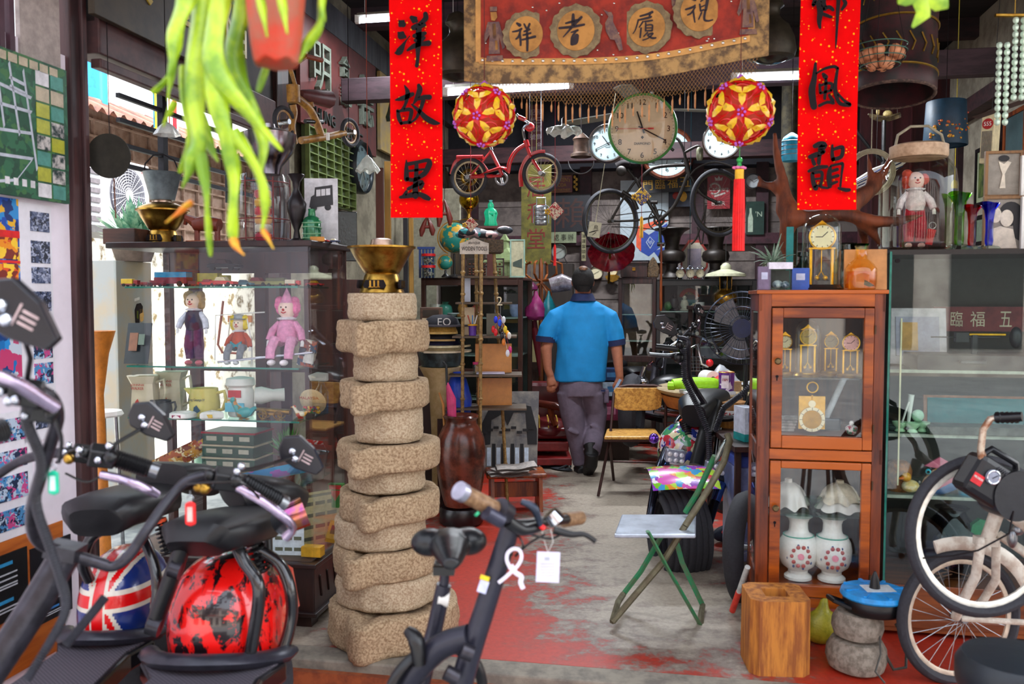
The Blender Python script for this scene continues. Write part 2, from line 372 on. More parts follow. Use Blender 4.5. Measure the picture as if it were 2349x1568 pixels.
b=room(); b.box(UL,4.19,3.05,.1,1.7,.95); ST(b,'wall_left_lintel',M('#2c201c',.8,h2='#1c1614',s=8))
b=room()
for z in (2.33,2.22,2.11,2.02): b.box(UL-.03,4.35,z,.02,1.5,.02)
b.box(UL-.03,3.95,2.2,.03,.04,.5); b.box(UL-.03,4.6,2.2,.03,.04,.5)
ST(b,'window_1',M('#232328',.6,.6))
b=room(); b.box(UL-.05,2.0,1.1,.1,(vpost-2.0)*2-.1,2.6)
ST(b,'wall_left_front',M('#efe4ef',.7,a=.05,s=5,n='pale_poster_board'))
b=room(); b.box(UL+.0,vpost-.2,2.7,.02,.22,1.1); b.m=1
for i in range(9): b.box(UL+.005,vpost-.36-i*.05,2.7,.03,.025,1.1)
ST(b,'wall_left_shutter',[M('#a89a94',.7),M('#4c2c38',.6,s=10)])
# ---------- alley beyond the side opening
am=M('#8f9698',.9,h2='#b4b8b6',s=5,b=.5,n='alley_ground')
b=room(); b.box(UL-5.5,7.2,-.1,11-.25,11,.18); ST(b,'floor_alley',am)
awm=M('#f0ece2',.9,h2='#6e5c38',s=6,b=.5,n='weathered_plaster')
awm.node_tree.nodes['Color Ramp'].color_ramp.elements[0].position=.5; awm.node_tree.nodes['Color Ramp'].color_ramp.elements[1].position=.62
b=room(); b.box(-5.7,8.2,1.0,.15,9,2.05); ST(b,'wall_alley',awm)
b=room(); b.box(-4.4,11.3,1.6,8,.15,3.4); ST(b,'wall_alley_end',M('#ece7dc',.9,h2='#cfc8b6',s=4))
b=room(); b.box(-5.78,8.2,2.6,.15,9,1.4)
for i in range(28): b.box(-5.68,4+i*.32,2.6,.03,.02,1.2)
for i in range(8): b.box(-5.67,8.2,2.05+i*.16,.03,9,.018)
ST(b,'window_2',M('#a58c7c',.7,h2='#8c705f',s=10))
rm_=M('#7a4a38',.6,h2='#4e2c24',s=8)
b=MB(XR);
b.grid(lambda a,c:(-5.9+c*.8,4+a*8.6,3.45-c*.35+.03*sin(a*8.6*40)),260,1); ST(b,'trim_alley_roof',rm_)
# ---------- the shophouses across the street, seen only as reflections in the glass
b=room(); b.box(2,-11,3.2,34,.4,7); b.m=1
for i in range(14):
 x=-12+i*2.0
 b.prism([(x-.55,4.2),(x+.55,4.2),(x+.55,5.4)]+[(x+.55*cos(a),5.4+.4*sin(a)) for a in (.5,1.0,1.57,2.1,2.6)]+[(x-.55,5.4)],-10.79,-10.75)
 b.box(x,-10.78,1.6,1.3,.04,2.4)
b.m=2; b.box(2,-10.7,3.5,34,.3,.35); b.box(2,-10.7,6.5,34,.3,.3); ST(b,'wall_street_opposite',[M('#d8ccc0',.8,h2='#b8a8a0',s=2,n='facade_plaster'),M('#3c3434',.4),M('#9c4a3c',.8)])
p=S(1800,7.9,0); b=MB();b.tube([(p.x,p.y,0),(p.x,p.y,ZC)],.075,10); ST(b,'trim_mottled_post',M('#4c4430',.8,h2='#2a261c',s=12,b=.6,n='mottled_post'))
# ================= stone pillar of millstones
stm=M('#c0a684',.9,s=110,h2='#8e7254',b=1.0,n='granite'); stm2=M('#cab698',.9,s=130,h2='#a2876a',b=.9,n='pale_granite')
def discmb(r,h,ang,lip,seed,tilt=0):
 rr=random.Random(seed); b=MB();n=84
 prof=[(0,0),(r*.93,0),(r*.985,h*.08),(r,h*.2),(r,h*.32),(r,h*.45),(r,h*.58),(r,h*.7),(r*.99,h*.84),(r*.98,h*.94),(r*.94,h),(r*.80,h),(r*.76,h*.93),(0,h*.9)]
 def fn(q,z,a):
  if q<r*.5: return q,z
  d=(a-ang+PI)%(2*PI)-PI; k=0
  if lip: k=lip*math.exp(-(d/.24)**2)*(1 if z<h*.9 else .8)
  w=1+.012*sin(3*a+seed)+.006*sin(7*a+seed*2)
  zz=z-(k*.18 if z<h*.3 else 0)
  if lip and q<r*.97 and z>h*.9: zz-=.012*math.exp(-(d/.1)**2)
  return q*w+k*(1 if q>r*.9 else .5),zz
 b.lathe(prof,n=n,fn=fn,close=False)
 for i,v in enumerate(b.v):
  d=noise.noise(v*16+Vector((seed,0,0)))*.006+noise.noise(v*45)*.003
  if v.xy.length>r*.5: b.v[i]=v+Vector((v.x,v.y,0)).normalized()*d*1.5+Vector((0,0,d*.5 if .1*h<v.z<h*.97 else 0))
 return b
pil=[ # bottom y px, centre x px, radius px, height px, lip?
(1478,905,150,112,1),(1390,890,118,92,0),(1322,885,120,92,1),(1255,872,104,72,0),(1192,893,118,82,1),(1128,888,90,58,0),(1075,893,120,70,1),(1013,893,80,72,0),(935,884,104,64,1),(872,886,74,66,0),(806,878,107,64,1),(734,877,79,62,0)]
Yp=3.62; zb=0
NM=['lowest, wide with a pointed lip','second from the bottom, plain drum','third from the bottom, with a broad V-shaped spout','fourth from the bottom, thick plain drum','fifth from the bottom, rimmed tray with a spout','sixth from the bottom, narrow plain drum','seventh from the bottom, beside the brown jar','eighth from the bottom, smooth pale drum','ninth from the bottom, tray with a notched spout','tenth from the bottom, plain drum beside the hats','second from the top, wide tray with a spout','topmost, plain drum under the brass hotpot']
PT=[]
ztop=P(877,672,Yp).z; hs_=[q[3] for q in pil]; tot=sum([q[0]-( pil[i+1][0] if i+1<len(pil) else 672) for i,q in enumerate(pil)])
for i,(yb,cx,rp_,hp,lp) in enumerate(pil):
 yn=pil[i+1][0] if i+1<len(pil) else 672
 h=ztop*(yb-yn)/tot; r=rp_*Yp/2000*(.98 if i>3 else 1.0)
 b=discmb(r,h*1.0,-PI/2-.3+.12*sin(i*2),.075 if lp else 0,i+3)
 o=b.build('millstone',stm if lp else stm2,loc=S(cx,Yp,zb),rz=0); o.rotation_euler=(.003*sin(i*3),.004*cos(i*5),0)
 tag(o,'round granite millstone in the tall pillar, '+NM[i],'millstone','millstones stacked into a pillar'); zb+=h
def hotpot(name,label,loc,k,mats,bowl=1.0,lidded=False,rz=-TH):
 t=T(name,label,'hotpot',loc,rz); br=mats
 b=MB().lathe([(r*k,z*k) for r,z in [(.62,0),(.66,.02),(.62,.12),(.55,.35),(.50,.52),(.46,.58)]],n=40,close=False)
 b.build('base',br,t)
 d=MB()
 for a in range(4):
  an=-PI/2+a*PI/2
  X=Matrix.Rotation(an+PI/2,4,'Z'); d.X=X; d.prism([(-.3*k,.14*k),(.3*k,.14*k),(.34*k,.22*k),(.26*k,.38*k),(-.26*k,.38*k),(-.34*k,.22*k)],-.6*k,-.655*k)
 d.build('vent',INK,t)
 for a in range(4):
  g=MB(Matrix.Rotation(a*PI/2,4,'Z'))
  for x in (-.12,.0,.12): g.box(x*k,-.66*k,.26*k,.05*k,.01*k,.2*k)
  g.box(0,-.66*k,.17*k,.34*k,.01*k,.02*k); g.build('grille',br,t)
 MB().lathe([(r*k,z*k) for r,z in [(.46,.56),(.52,.6),(.62,.75),(.80,1.05),(.92,1.28),(1.0,1.31),(1.0,1.36),(.93,1.36),(.88,1.3),(.55,.75),(0,.7)]],n=48,close=False).build('bowl',br,t)
 MB().lathe([(r*k,z*k) for r,z in [(.34,.75),(.33,1.4),(.30,1.56),(.2,1.6),(.17,1.6),(.17,1.3)]],n=32,close=False).build('chimney',M('#a89080',.35,1,n='pale_brass'),t)
 MB().lathe([(r*k,z*k) for r,z in [(.96,1.345),(.7,1.375),(.35,1.385)]],n=40,close=False).build('lid',M('#8c8066',.4,1,n='dull_brass'),t)
 return t
hotpot('hotpot','brass charcoal hotpot with a chimney standing on top of the millstone pillar',S(876,Yp,ztop),.141,BRS)
# ================= red couplets
RP=spotted('#e00608','#ffa818',66,.28,.8)
RP.node_tree.nodes['Principled BSDF'].inputs['Specular IOR Level'].default_value=.05; INK.node_tree.nodes['Principled BSDF'].inputs['Specular IOR Level'].default_value=.15
def hangY(px0,px1,pyb,Y,strokes,label,ztop=3.45,dx=0):
 w=(px1-px0)*Y/2000; pb=P((px0+px1)/2,pyb,Y); H=ztop-pb.z
 t=T('couplet_banner',label,'banner',Vector((pb.x,pb.y,pb.z)),0,'red paper couplets hung over the shop front')
 b=MB()
 b.grid(lambda a,c:((a-.5)*w,-.004+.01*sin(c*7),c*H),4,30); n0=len(b.f)
 b.grid(lambda a,c:((.5-a)*w,.0+.01*sin(c*7),c*H),4,30); b.build('paper',RP,t)
 MB().cyl((-w/2-.01,.0,H),(w/2+.01,.0,H),.008).build('rod',DW,t)
 s=Y/2000
 for q in strokes:
  b=MB(); b.brush(q[2],(0,0,0),s,.002)
  c=P(q[0],q[1],Y); b.X=Matrix()
  ln=c-Vector((pb.x,pb.y,pb.z)); bb=MB(); bb.v=[v+Vector((ln.x,-.018,ln.z)) for v in b.v]; bb.f=b.f; bb.mi=b.mi; bb.sm=b.sm
  bb.build('character',INK,t)
 return t
YANG=[[(-32,-43,4),(-27,-38,19),(-23,-35,13)],[(-34,-17,5),(-28,-12,20),(-20,-8,9)],[(-42,28,3),(-32,24,16),(-18,2,4),(-8,-10,2)],[(-4,-50,10),(3,-45,17),(6,-43,9)],[(27,-58,11),(27,-48,12),(14,-36,8)],[(0,-28,12),(12,-32,14),(24,-34,9)],[(2,-10,10),(14,-12,13),(26,-16,8)],[(-14,22,5),(2,12,11),(18,8,9),(34,6,13)],[(12,-30,13),(11,-6,13),(10,14,12),(9,40,8),(7,56,9)],[(4,0,8),(16,-2,12),(24,-6,7)]]
GU=[[(-42,-12,4),(-26,-16,11),(-4,-25,9)],[(-22,-44,3),(-15,-28,11),(-20,-4,7),(-27,10,8)],[(-38,12,7),(-35,28,10),(-30,40,8)],[(-38,14,6),(-22,10,8),(-8,10,9),(-8,22,9),(-13,38,8)],[(-30,40,7),(-20,38,7),(-10,38,8)],[(-28,24,0.5),(-20,25,2)],[(10,-44,9),(12,-34,13),(4,-14,9),(-2,-4,4)],[(8,-14,7),(20,-18,10),(34,-18,12)],[(20,-12,10),(14,8,8),(4,28,6),(-8,38,4)],[(-6,-2,4),(10,12,9),(26,28,13),(44,38,12),(56,40,4)]]
LI=[[(-18,-40,3),(-18,-20,10),(-18,2,12)],[(-17,-31,9),(8,-36,8),(30,-40,9),(34,-32,13),(24,-12,12),(10,-2,10)],[(-14,-16,5),(4,-18,6),(22,-20,5)],[(-16,2,9),(-4,4,9),(10,0,8)],[(5,-34,9),(4,-6,10),(2,18,12),(2,40,14)],[(-14,24,8),(2,16,9),(16,10,13),(14,22,8)],[(-24,40,9),(-18,30,7)],[(-32,43,7),(-8,38,12),(10,36,11),(24,42,13),(32,46,10)]]
XIANG=[[(-42,-26,4),(-22,-34,9),(-10,-38,4)],[(-24,-44,8),(-26,-22,9),(-30,-6,8)],[(-30,-8,8),(-10,-18,9)],[(-18,-8,12),(-14,6,14),(-16,30,10),(-14,44,6)],[(-6,-36,9),(-8,-14,12),(-4,2,10)],[(-6,-34,7),(6,-38,6),(10,-20,7)],[(-4,-22,6),(8,-24,5)],[(-8,2,9),(6,-2,8),(14,4,8)],[(-6,14,8),(10,20,7)],[(22,-46,8),(26,-20,9),(25,10,8),(24,40,6),(23,66,5),(22,90,2)],[(22,-44,8),(38,-46,10),(44,-38,8),(36,-22,6),(42,-10,9),(34,4,6)]]
FENG=[[(-24,-52,6),(-26,-20,12),(-31,10,16),(-26,44,15)],[(-24,-28,4),(-4,-40,6),(18,-45,7),(26,-40,7)],[(26,-42,6),(22,-10,8),(22,10,10),(32,36,8),(54,40,10)],[(26,14,6),(42,30,6),(54,38,8)],[(-6,-28,8),(-1,-22,12)],[(-14,-6,5),(-12,12,7)],[(-14,-2,6),(2,-8,6),(14,-6,7),(12,8,6)],[(-12,14,6),(12,8,6)],[(0,-16,7),(0,2,7),(-2,26,7)],[(-14,42,7),(4,34,7),(18,36,7)],[(8,18,6),(16,30,9)]]
YUN=[[(-26,-48,10),(-14,-52,14),(-4,-50,14),(-12,-40,14),(-6,-36,10)],[(-36,-24,10),(-24,-28,12),(-8,-34,10)],[(-30,-18,8),(-26,-8,9)],[(-14,-32,9),(-16,-10,9)],[(-38,8,7),(-18,0,10),(2,-2,8)],[(-30,14,9),(-28,30,10),(-22,46,12)],[(-28,12,7),(-10,10,8),(-8,26,7),(-10,42,7),(6,46,5)],[(-26,26,6),(-10,24,5)],[(-24,42,7),(-10,40,6)],[(14,-50,5),(14,-32,8),(16,-18,9)],[(14,-40,7),(34,-46,9),(38,-40,9),(34,-24,9),(16,-18,9)],[(10,0,8),(8,20,12),(10,42,10)],[(12,-4,6),(30,-8,6),(38,-8,7),(36,16,5),(34,42,5)],[(14,8,7),(26,4,8)],[(14,22,7),(28,18,8)],[(14,36,8),(26,32,6)],[(30,46,6),(46,50,9),(54,50,8)]]
hangY(897,1015,499,3.45,[(950,96,YANG),(952,244,GU),(952,410,LI)],'red gold-flecked paper couplet left of the cloth valance, lettered 洋故里')
hangY(1829,1963,481,3.35,[(1892,22,XIANG),(1890,202,FENG),(1890,386,YUN)],'red gold-flecked paper couplet at the right, lettered 風 over 韻')
# ================= cloth valance with four roundels
Yb=3.5; sb=Yb/2000
t=T('cloth_valance','faded red and tan embroidered cloth valance with four round character medallions','banner',P(1405,90,Yb),-.10)
cx0=wm(t).translation
def bp(px,py,d=0):   # point on the cloth, with its gentle swag
 x=(px-1405)*sb; z=-(py-90)*sb; return Vector((x,-d+.02*sin(x*9),z))
def edge(px,k): # sagging bottom edges in photo pixels; k 0 outer 1 inner
 a=(px-1065)/(1748-1065); base=172+16*sin(PI*min(1,max(0,a))**.9) - 60*max(0,a-.38)**1.15
 return base if k==0 else base-46+6*a
tan=M('#a8824e',.85,h2='#5a442e',s=22,b=.5,n='tan_cloth'); rcl=M('#9c2c18',.85,h2='#701e14',s=9,b=.4,n='red_cloth'); gtan=M('#b47c3a',.8,h2='#94642c',s=12,n='gold_cloth'); gry=M('#6c583e',.85,h2='#84704e',s=40,n='grey_fringe_cloth')
b=MB(); b.grid(lambda a,c:bp(1065+683*a,-160+(edge(1065+683*a,0)+160)*c),60,16)
b.grid(lambda a,c:bp(1748-683*a,-160+(edge(1748-683*a,0)+160)*c,-.006),60,16); b.build('cloth',tan,t)
b=MB(); b.grid(lambda a,c:bp(1103+600*a,-160+(edge(1103+600*a,1)-10+160)*c,.004),60,16); b.build('red_ground',rcl,t,label='red inner field of the cloth')
b=MB(); b.grid(lambda a,c:bp(1100+606*a,edge(1103+600*a,1)-10+14*c,.005),60,2); b.grid(lambda a,c:bp(1092+12*a,-160+290*c,.005),2,12);b.grid(lambda a,c:bp(1702+14*a,-160+250*c,.005),2,12); b.build('piping',M('#c08c4c',.8,s=20,n='ochre_piping'),t)
rcs=[(1210,76,53,'祥'),(1323,74,58,'孝'),(1481,65,57,'履'),(1597,36,58,'祝')]
XIA2=[[(-20,-24,5),(-14,-20,8)],[(-30,-6,3),(-18,-8,5),(-10,-12,5)],[(-12,-10,4),(-16,4,5),(-22,10,4)],[(-14,-2,5),(-12,14,5),(-12,24,4)],[(-4,-22,4),(0,-14,5)],[(8,-22,5),(4,-12,5)],[(-4,-6,4),(8,-10,5)],[(-6,2,4),(10,-2,5)],[(-8,12,4),(20,6,6)],[(2,-10,5),(3,10,6),(3,36,5)]]
XIAO=[[(-6,-34,6),(-6,-22,8),(-7,-8,6)],[(-22,-16,4),(-4,-20,6),(10,-24,4)],[(-36,-6,5),(-8,-8,6),(18,-12,5)],[(12,-28,6),(-4,-12,6),(-28,14,2)],[(-10,4,3),(4,0,5)],[(2,0,4),(-8,14,5),(-10,30,4)],[(2,12,10),(-2,24,14),(-8,30,6)]]
LU=[[(-14,-24,4),(2,-28,5),(12,-32,6)],[(8,-30,5),(6,-24,4)],[(-16,-16,4),(4,-20,5),(10,-22,4)],[(-18,-16,4),(-24,4,3),(-30,14,2)],[(-8,-12,4),(-16,0,3)],[(-12,2,4),(-14,22,4)],[(-4,-12,4),(12,-14,4)],[(-2,-8,4),(-2,8,4)],[(0,-4,3),(12,-4,4),(12,8,4)],[(0,2,3),(10,2,3)],[(0,8,3),(12,8,4)],[(2,12,4),(-6,20,3)],[(4,16,4),(14,14,4),(4,24,3),(-8,28,3)],[(2,18,3),(12,24,5),(20,24,4)]]
ZHU=[[(-16,-26,5),(-10,-24,6)],[(-30,-4,4),(-16,-8,5),(-10,-12,4)],[(-10,-8,4),(-18,4,4),(-26,8,3)],[(-14,-2,4),(-12,12,4),(-10,24,3)],[(0,-14,4),(2,0,4)],[(2,-20,3),(14,-30,6),(17,-28,7),(13,-2,6)],[(2,-8,3),(12,-12,3)],[(4,0,4),(8,-2,4)],[(4,4,4),(-2,18,3)],[(12,0,5),(10,18,5),(18,22,4),(28,20,3)]]
for (x,y,r,ch),st in zip(rcs,(XIA2,XIAO,LU,ZHU)):
 c=bp(x,y,.007); b=MB()
 pts=[(c.x+cos(a*PI/20)*(r*sb)*(1+.05*sin(a*2.4)),c.z+sin(a*PI/20)*(r*sb)*(1.0+.05*cos(a*1.9))) for a in range(40)]
 b.prism(pts,c.y,c.y-.006); md=b.build('medallion',gry,t)
 b=MB(); b.prism([(c.x+cos(a*PI/20)*(r*.72*sb),c.z+sin(a*PI/20)*(r*.76*sb)) for a in range(40)],c.y-.006,c.y-.009); b.build('disc',gtan,md)
 b=MB(); b.brush(st,(c.x,c.y-.0095,c.z),sb*1.02,.001); b.build('character',M('#2c2024',.9,n='faded_ink'),md)
em=M('#5e4444',.9,h2='#7c5c4c',s=50,n='plum_embroidery')
for x,y,k in ((1135,70,1),(1700,36,.95)):
 c=bp(x,y,.008); b=MB();q=lambda L,m=0:b.prism([(c.x+p[0]*k*sb,c.z-p[1]*k*sb) for p in L],c.y,c.y-.004)
 q([(-14,-28),(12,-28),(20,0),(26,30),(20,34),(12,6),(14,44),(-12,44),(-10,0),(-20,18),(-24,10)]); b.m=1; q([(-8,-50),(6,-50),(8,-38),(2,-30),(-6,-32)]); q([(-4,-24),(4,-24),(6,10),(-2,10)]); q([(2,14),(8,14),(10,34),(4,36)]); b.m=0; q([(-16,48),(20,48),(22,60),(-18,60)]); q([(-9,-62),(7,-62),(7,-52),(-9,-52)])
 b.build('figure_applique',[em,gtan],t)
for x,y in ((1398,60),(1545,4)):
 c=bp(x,y,.008); b=MB();b.prism([(c.x+p[0]*sb,c.z-p[1]*sb) for p in [(-14,-34),(-2,-28),(4,-28),(8,-20),(8,-6),(16,10),(26,32),(30,56),(22,58),(12,34),(2,32),(-8,14),(-10,-4),(-2,-18)]],c.y,c.y-.004); b.build('bird_applique',em,t)
b=MB(); rr=random.Random(3)
for i in range(26):
 x=1108+23.5*i; b.ball(bp(x,edge(x,1)-4,.008),.006,(1,.5,1),8)
for i in range(90):
 x=rr.uniform(1108,1700); y=rr.uniform(-60,edge(x,1)-14)
 if any((x-q[0])**2+(y-q[1])**2<(q[2]+4)**2 for q in rcs): continue
 b.ball(bp(x,y,.008),.0035,(1,.5,1),6)
b.build('studs',M('#c9c4b8',.2,.9,n='mirror_stud'),t,kind='stuff')
b=MB(); netm=M('#8c6436',.8,s=60,n='net_cord')
def nb(px):
 a=(px-1095)/(1725-1095); return 196+ (58-52*abs(a-.5)*1.2)*sin(PI*max(.02,min(.98,a)))**.5-26*a
for d in (1,-1):
 for i in range(-14,84):
  pts=[]; x=1075+8*i; y=edge(x,0)-6
  for j in range(14):
   xx=x+d*j*5; yy=edge(min(max(xx,1066),1740),0)-8+j*7
   if 1085<xx<1728 and yy<nb(xx)+4: pts.append(bp(xx,yy,-.003))
  if len(pts)>1: b.tube(pts,.0009,3,cap=False)
b.build('net',netm,t)
for i in range(30):
 x=1180+i*17.2+rr.uniform(-3,3); y=nb(x); h=rr.uniform(22,60)*(1.25 if 1290<x<1400 else .8); b=MB();p=bp(x,y,0)
 b.tube([p,p-Vector((0,0,.012))],.0012,4); b.tube([p-Vector((0,0,.012)),p-Vector((.001,0,.02)),p-Vector((.001,0,h*sb*.9)),p-Vector((0,0,h*sb))],[.002,.0042,.0034,.001],6); b.build('tassel',M('#b47a48',.6,s=60),t)
b=MB(); b.tube([bp(1062,-160),bp(1405,-168),bp(1750,-160)],.014,8); b.build('rod',DW,t)
# ================= two paper flower lanterns
lred=M('#d8130c',.35,a=.25,t=.25,n='red_petal'); lyel=M('#f8c81c',.3,a=.1,s=60,t=.25,n='gold_petal'); lpur=M('#b45ac0',.4)
def lantern(loc,r,label,zt):
 t=T('paper_lantern',label,'lantern',loc,.3,'red and gold flower ball lanterns')
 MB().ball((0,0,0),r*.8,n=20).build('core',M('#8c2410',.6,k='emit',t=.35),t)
 g=(1+5**.5)/2; vs=[]
 for a in (-1,1):
  for c in (-g,g): vs+=[Vector((0,a,c)),Vector((a,c,0)),Vector((c,0,a))]
 vs=[v.normalized() for v in vs]; fc=[(i,j,k) for i in range(12) for j in range(i) for k in range(j) if (vs[i]-vs[j]).length<1.1 and (vs[j]-vs[k]).length<1.1 and (vs[i]-vs[k]).length<1.1]
 Rt=Euler((.35,.2,.1)).to_matrix()
 st=MB(); pt=MB(); pu=MB()
 for v in vs:
  v=Rt@v; q=v.to_track_quat('Z','Y').to_matrix(); pts=[]
  for j in range(10):
   a=j*PI/5; rr=r*(.54 if j%2==0 else .2); pts.append(v*r*(1.0 if j%2 else .84)+q@Vector((rr*cos(a),rr*sin(a),0)))
  c=v*r*.98; st.add([c]+pts,[(0,1+j,1+(j+1)%10) for j in range(10)],False)
  for j in range(5):
   a=j*2*PI/5; o=v*r*1.02+q@Vector((.10*r*cos(a),.1*r*sin(a),0)); pu.ball(o,r*.045,n=6)
 for i,j,k in fc:
  n=Rt@((vs[i]+vs[j]+vs[k]).normalized()); q=n.to_track_quat('Z','Y').to_matrix()
  for m in (i,j,k):
   d=(Rt@vs[m]-n*(Rt@vs[m]).dot(n)).normalized(); e=n.cross(d)
   a=n*r*.93; pts=[a-n*r*.03,a+d*r*.1+e*r*.11+n*r*.05,a+d*r*.34+e*r*.09+n*r*.03,a+d*r*.46-n*r*.03,a+d*r*.34-e*r*.09+n*r*.03,a+d*r*.1-e*r*.11+n*r*.05]
   m_=a+d*r*.25+n*r*.10; pt.add(pts+[m_],[(i_,(i_+1)%6,6) for i_ in range(6)],False)
  rg=MB();
  st.ring(n*r*.93,r*.30,r*.025,n,14,4)
 st.build('red_star',lred,t); pu.m=1; pt.mi=[0]*len(pt.f); n_=len(pt.v); pt.v+=pu.v; pt.f+=[[i+n_ for i in f] for f in pu.f]; pt.mi+=[1]*len(pu.f); pt.sm+=pu.sm; pt.build('gold_petals',[lyel,lpur],t)
 MB().tube([(0,0,r),(0,0,zt)],.0018,4).build('cord',M('#5a2018',.8),t)
 MB().lathe([(0,r*1.15),(r*.12,r*1.05),(r*.2,r*.95)],n=8,close=False).build('crown',lpur,t)
 return t
l1=lantern(P(1111,266,3.5),.122,'red and gold flower ball lantern at the left end of the valance',3.6-P(1111,266,3.5).z)
l2=lantern(P(1698,258,3.4),.128,'red and gold flower ball lantern with a long red tassel by the right couplet',3.6-P(1698,258,3.4).z)
s=3.4/2000; b=MB();b.tube([(0,0,-.12),(0,0,-108*s)],.0015,4); b.ball((0,0,-107*s),7*s,n=10); b.lathe([(6*s,-122*s),(4*s,-112*s)],n=8); b.build('bead',M('#1c9a3c',.3),l2)
b=MB()
for j in range(6): b.ball((12*s*cos(j),8*s*sin(j),-124*s),5*s,(1.3,1,.7),8)
b.build('silk_flower',M('#e070a8',.5),l2)
MB().lathe([(10*s,-152*s),(10*s,-128*s)],n=12).build('tassel_collar',M('#e8b018',.5),l2)
tr_=M('#e80c0c',.6,n='tassel_silk'); b=MB()
for j in range(14): a=j*2*PI/14; b.tube([(9*s*cos(a),9*s*sin(a),-150*s),(11*s*cos(a),11*s*sin(a),-230*s),(11*s*cos(a),11*s*sin(a),-312*s)],3*s,5)
b.build('tassel',tr_,l2)
# ================= clocks
def clock(label,loc,r,rim,face,nums='12',hands=(11.3,20),num=True,rz=-TH,tilt=0,group='round wall clocks hung high in the shop',brand=None,bez=.12,dep=.06,roman=False,sec=None,fz=.8,hc=INK,tx=None,name='wall_clock',cat='clock'):
 t=T(name,label,cat,loc,rz,group); t.rotation_euler=(tilt,0,rz)
 X=Matrix.Rotation(PI/2,4,'X')
 b=MB(X); b.lathe([(r*.9,-dep),(r*.98,-dep*.8),(r,-dep*.2),(r,dep*.2),(r*(1-bez*.4),dep*.5),(r*(1-bez),dep*.25),(r*(1-bez),-dep*.1)],n=48,close=False); b.lathe([(0,-dep),(r*.9,-dep)],n=48,close=False); b.build('rim',rim,t)
 b=MB(X); b.lathe([(0,0),(r*(1-bez),0)],n=48,close=False); b.build('dial',face,t)
 b=MB(); rf=r*(1-bez)
 if num:
  for i in range(1,13):
   a=PI/2-i*PI/6; s_=str(i) if not roman else ['I','II','III','IV','V','VI','VII','VIII','IX','X','XI','XII'][i-1]
   if i==11 or i==10: pass
   b.text(s_,(cos(a)*rf*fz,-.002,sin(a)*rf*fz),rf*(.17 if not roman else .13),d=.001)
 for i in range(60):
  a=i*PI/30; q=.95; b.box(cos(a)*rf*q,-.002,sin(a)*rf*q,rf*.012,.001,rf*(.03 if i%5 else .05),(0,PI/2-a,0))
 if brand: b.text(brand,(0,-.002,-rf*.45),rf*.07)
 if tx: tx(b,rf)
 b.build('numerals',INK,t)
 for nm,val,L_,w in (('hour_hand',hands[0]/12,.55,.05),('minute_hand',hands[1]/60,.78,.04)):
  a=PI/2-val*2*PI; b=MB();X2=Matrix.Rotation(-(a-PI/2),4,'Y')
  b.X=X2; b.prism([(-rf*w/2,-rf*.15),(rf*w/2,-rf*.15),(rf*w*.4,rf*L_),(-rf*w*.4,rf*L_)],-.006,-.008); b.build(nm,hc,t)
 if sec is not None:
  b=MB(Matrix.Rotation(sec/60*2*PI,4,'Y')); b.box(0,-.01,rf*.25,rf*.015,.001,rf*1.1); b.box(0,-.01,-rf*.25,rf*.05,.001,rf*.18); b.build('second_hand',M('#c0181c',.4),t)
 if r>.05:
  b=MB(X); b.lathe([(rf*1.0,dep*.25),(rf*.7,dep*.45),(0,dep*.55)],n=40,close=False); b.build('glass',M('#ffffff',.02,k='glass'),t)
 return t
face=M('#c9b08c',.5,a=.08,s=10,n='yellowed_dial'); cface=M('#bcd6dc',.4,a=.06,n='pale_blue_dial')
def dia(b,rf):
 b.text('DIAMOND',(0,-.002,-rf*.45),rf*.075); b.text('S U N',(0,-.002,rf*.38),rf*.045)
 b.box(0,-.002,-rf*.26,rf*.07,.001,rf*.07,(0,PI/4,0))
t=clock('large green-rimmed wall clock with a yellowed dial hung under the valance',P(1474,295,4.3),.169,M('#1e8a34',.35,n='green_enamel'),face,hands=(11.35,19.5),sec=45,tx=dia,tilt=.12,rz=-.05,bez=.07)
MB().tube([(0,0,.17),(0,.05,1.25)],.002,4).build('cord',INK,t)
def opt(b,rf): b.text('OPTIX',(0,-.002,-rf*.22),rf*.07)
Yc=5.9
for px,py,r,l,h in ((1394,329,44,'pale blue wall clock partly hidden behind the green-rimmed clock, at its left',(10.8,41)),(1656,322,44,'pale blue wall clock behind the right flower ball lantern',(11,58))):
 clock(l,P(px,py,5.78),r*5.78/2000,M('#4e3c34',.4,h2='#30241f'),cface,hands=h,tx=opt,bez=.13,fz=.78)
t=clock('big octagonal wooden wall clock behind the black bicycle handlebar',P(1532,352,8.78),60*8.78/2000,M('#6a3420',.4,h2='#442014'),cface,hands=(12.15,31),bez=.16,fz=.74)
clock('small black twin-bell clock hung near the red tassel on the right',P(1727,415,8.0),17*8/2000,M('#26262c',.3,.5),M('#8f9498',.5),hands=(10,9),bez=.12,num=False)
t=clock('dark oval wall clock on the left wall beside the green tray rack',RUP(830,385,UL+.1),.2,M('#2c3236',.3,.4),M('#5c7074',.4),hands=(5,35),rz=-TH+PI/2,roman=True)
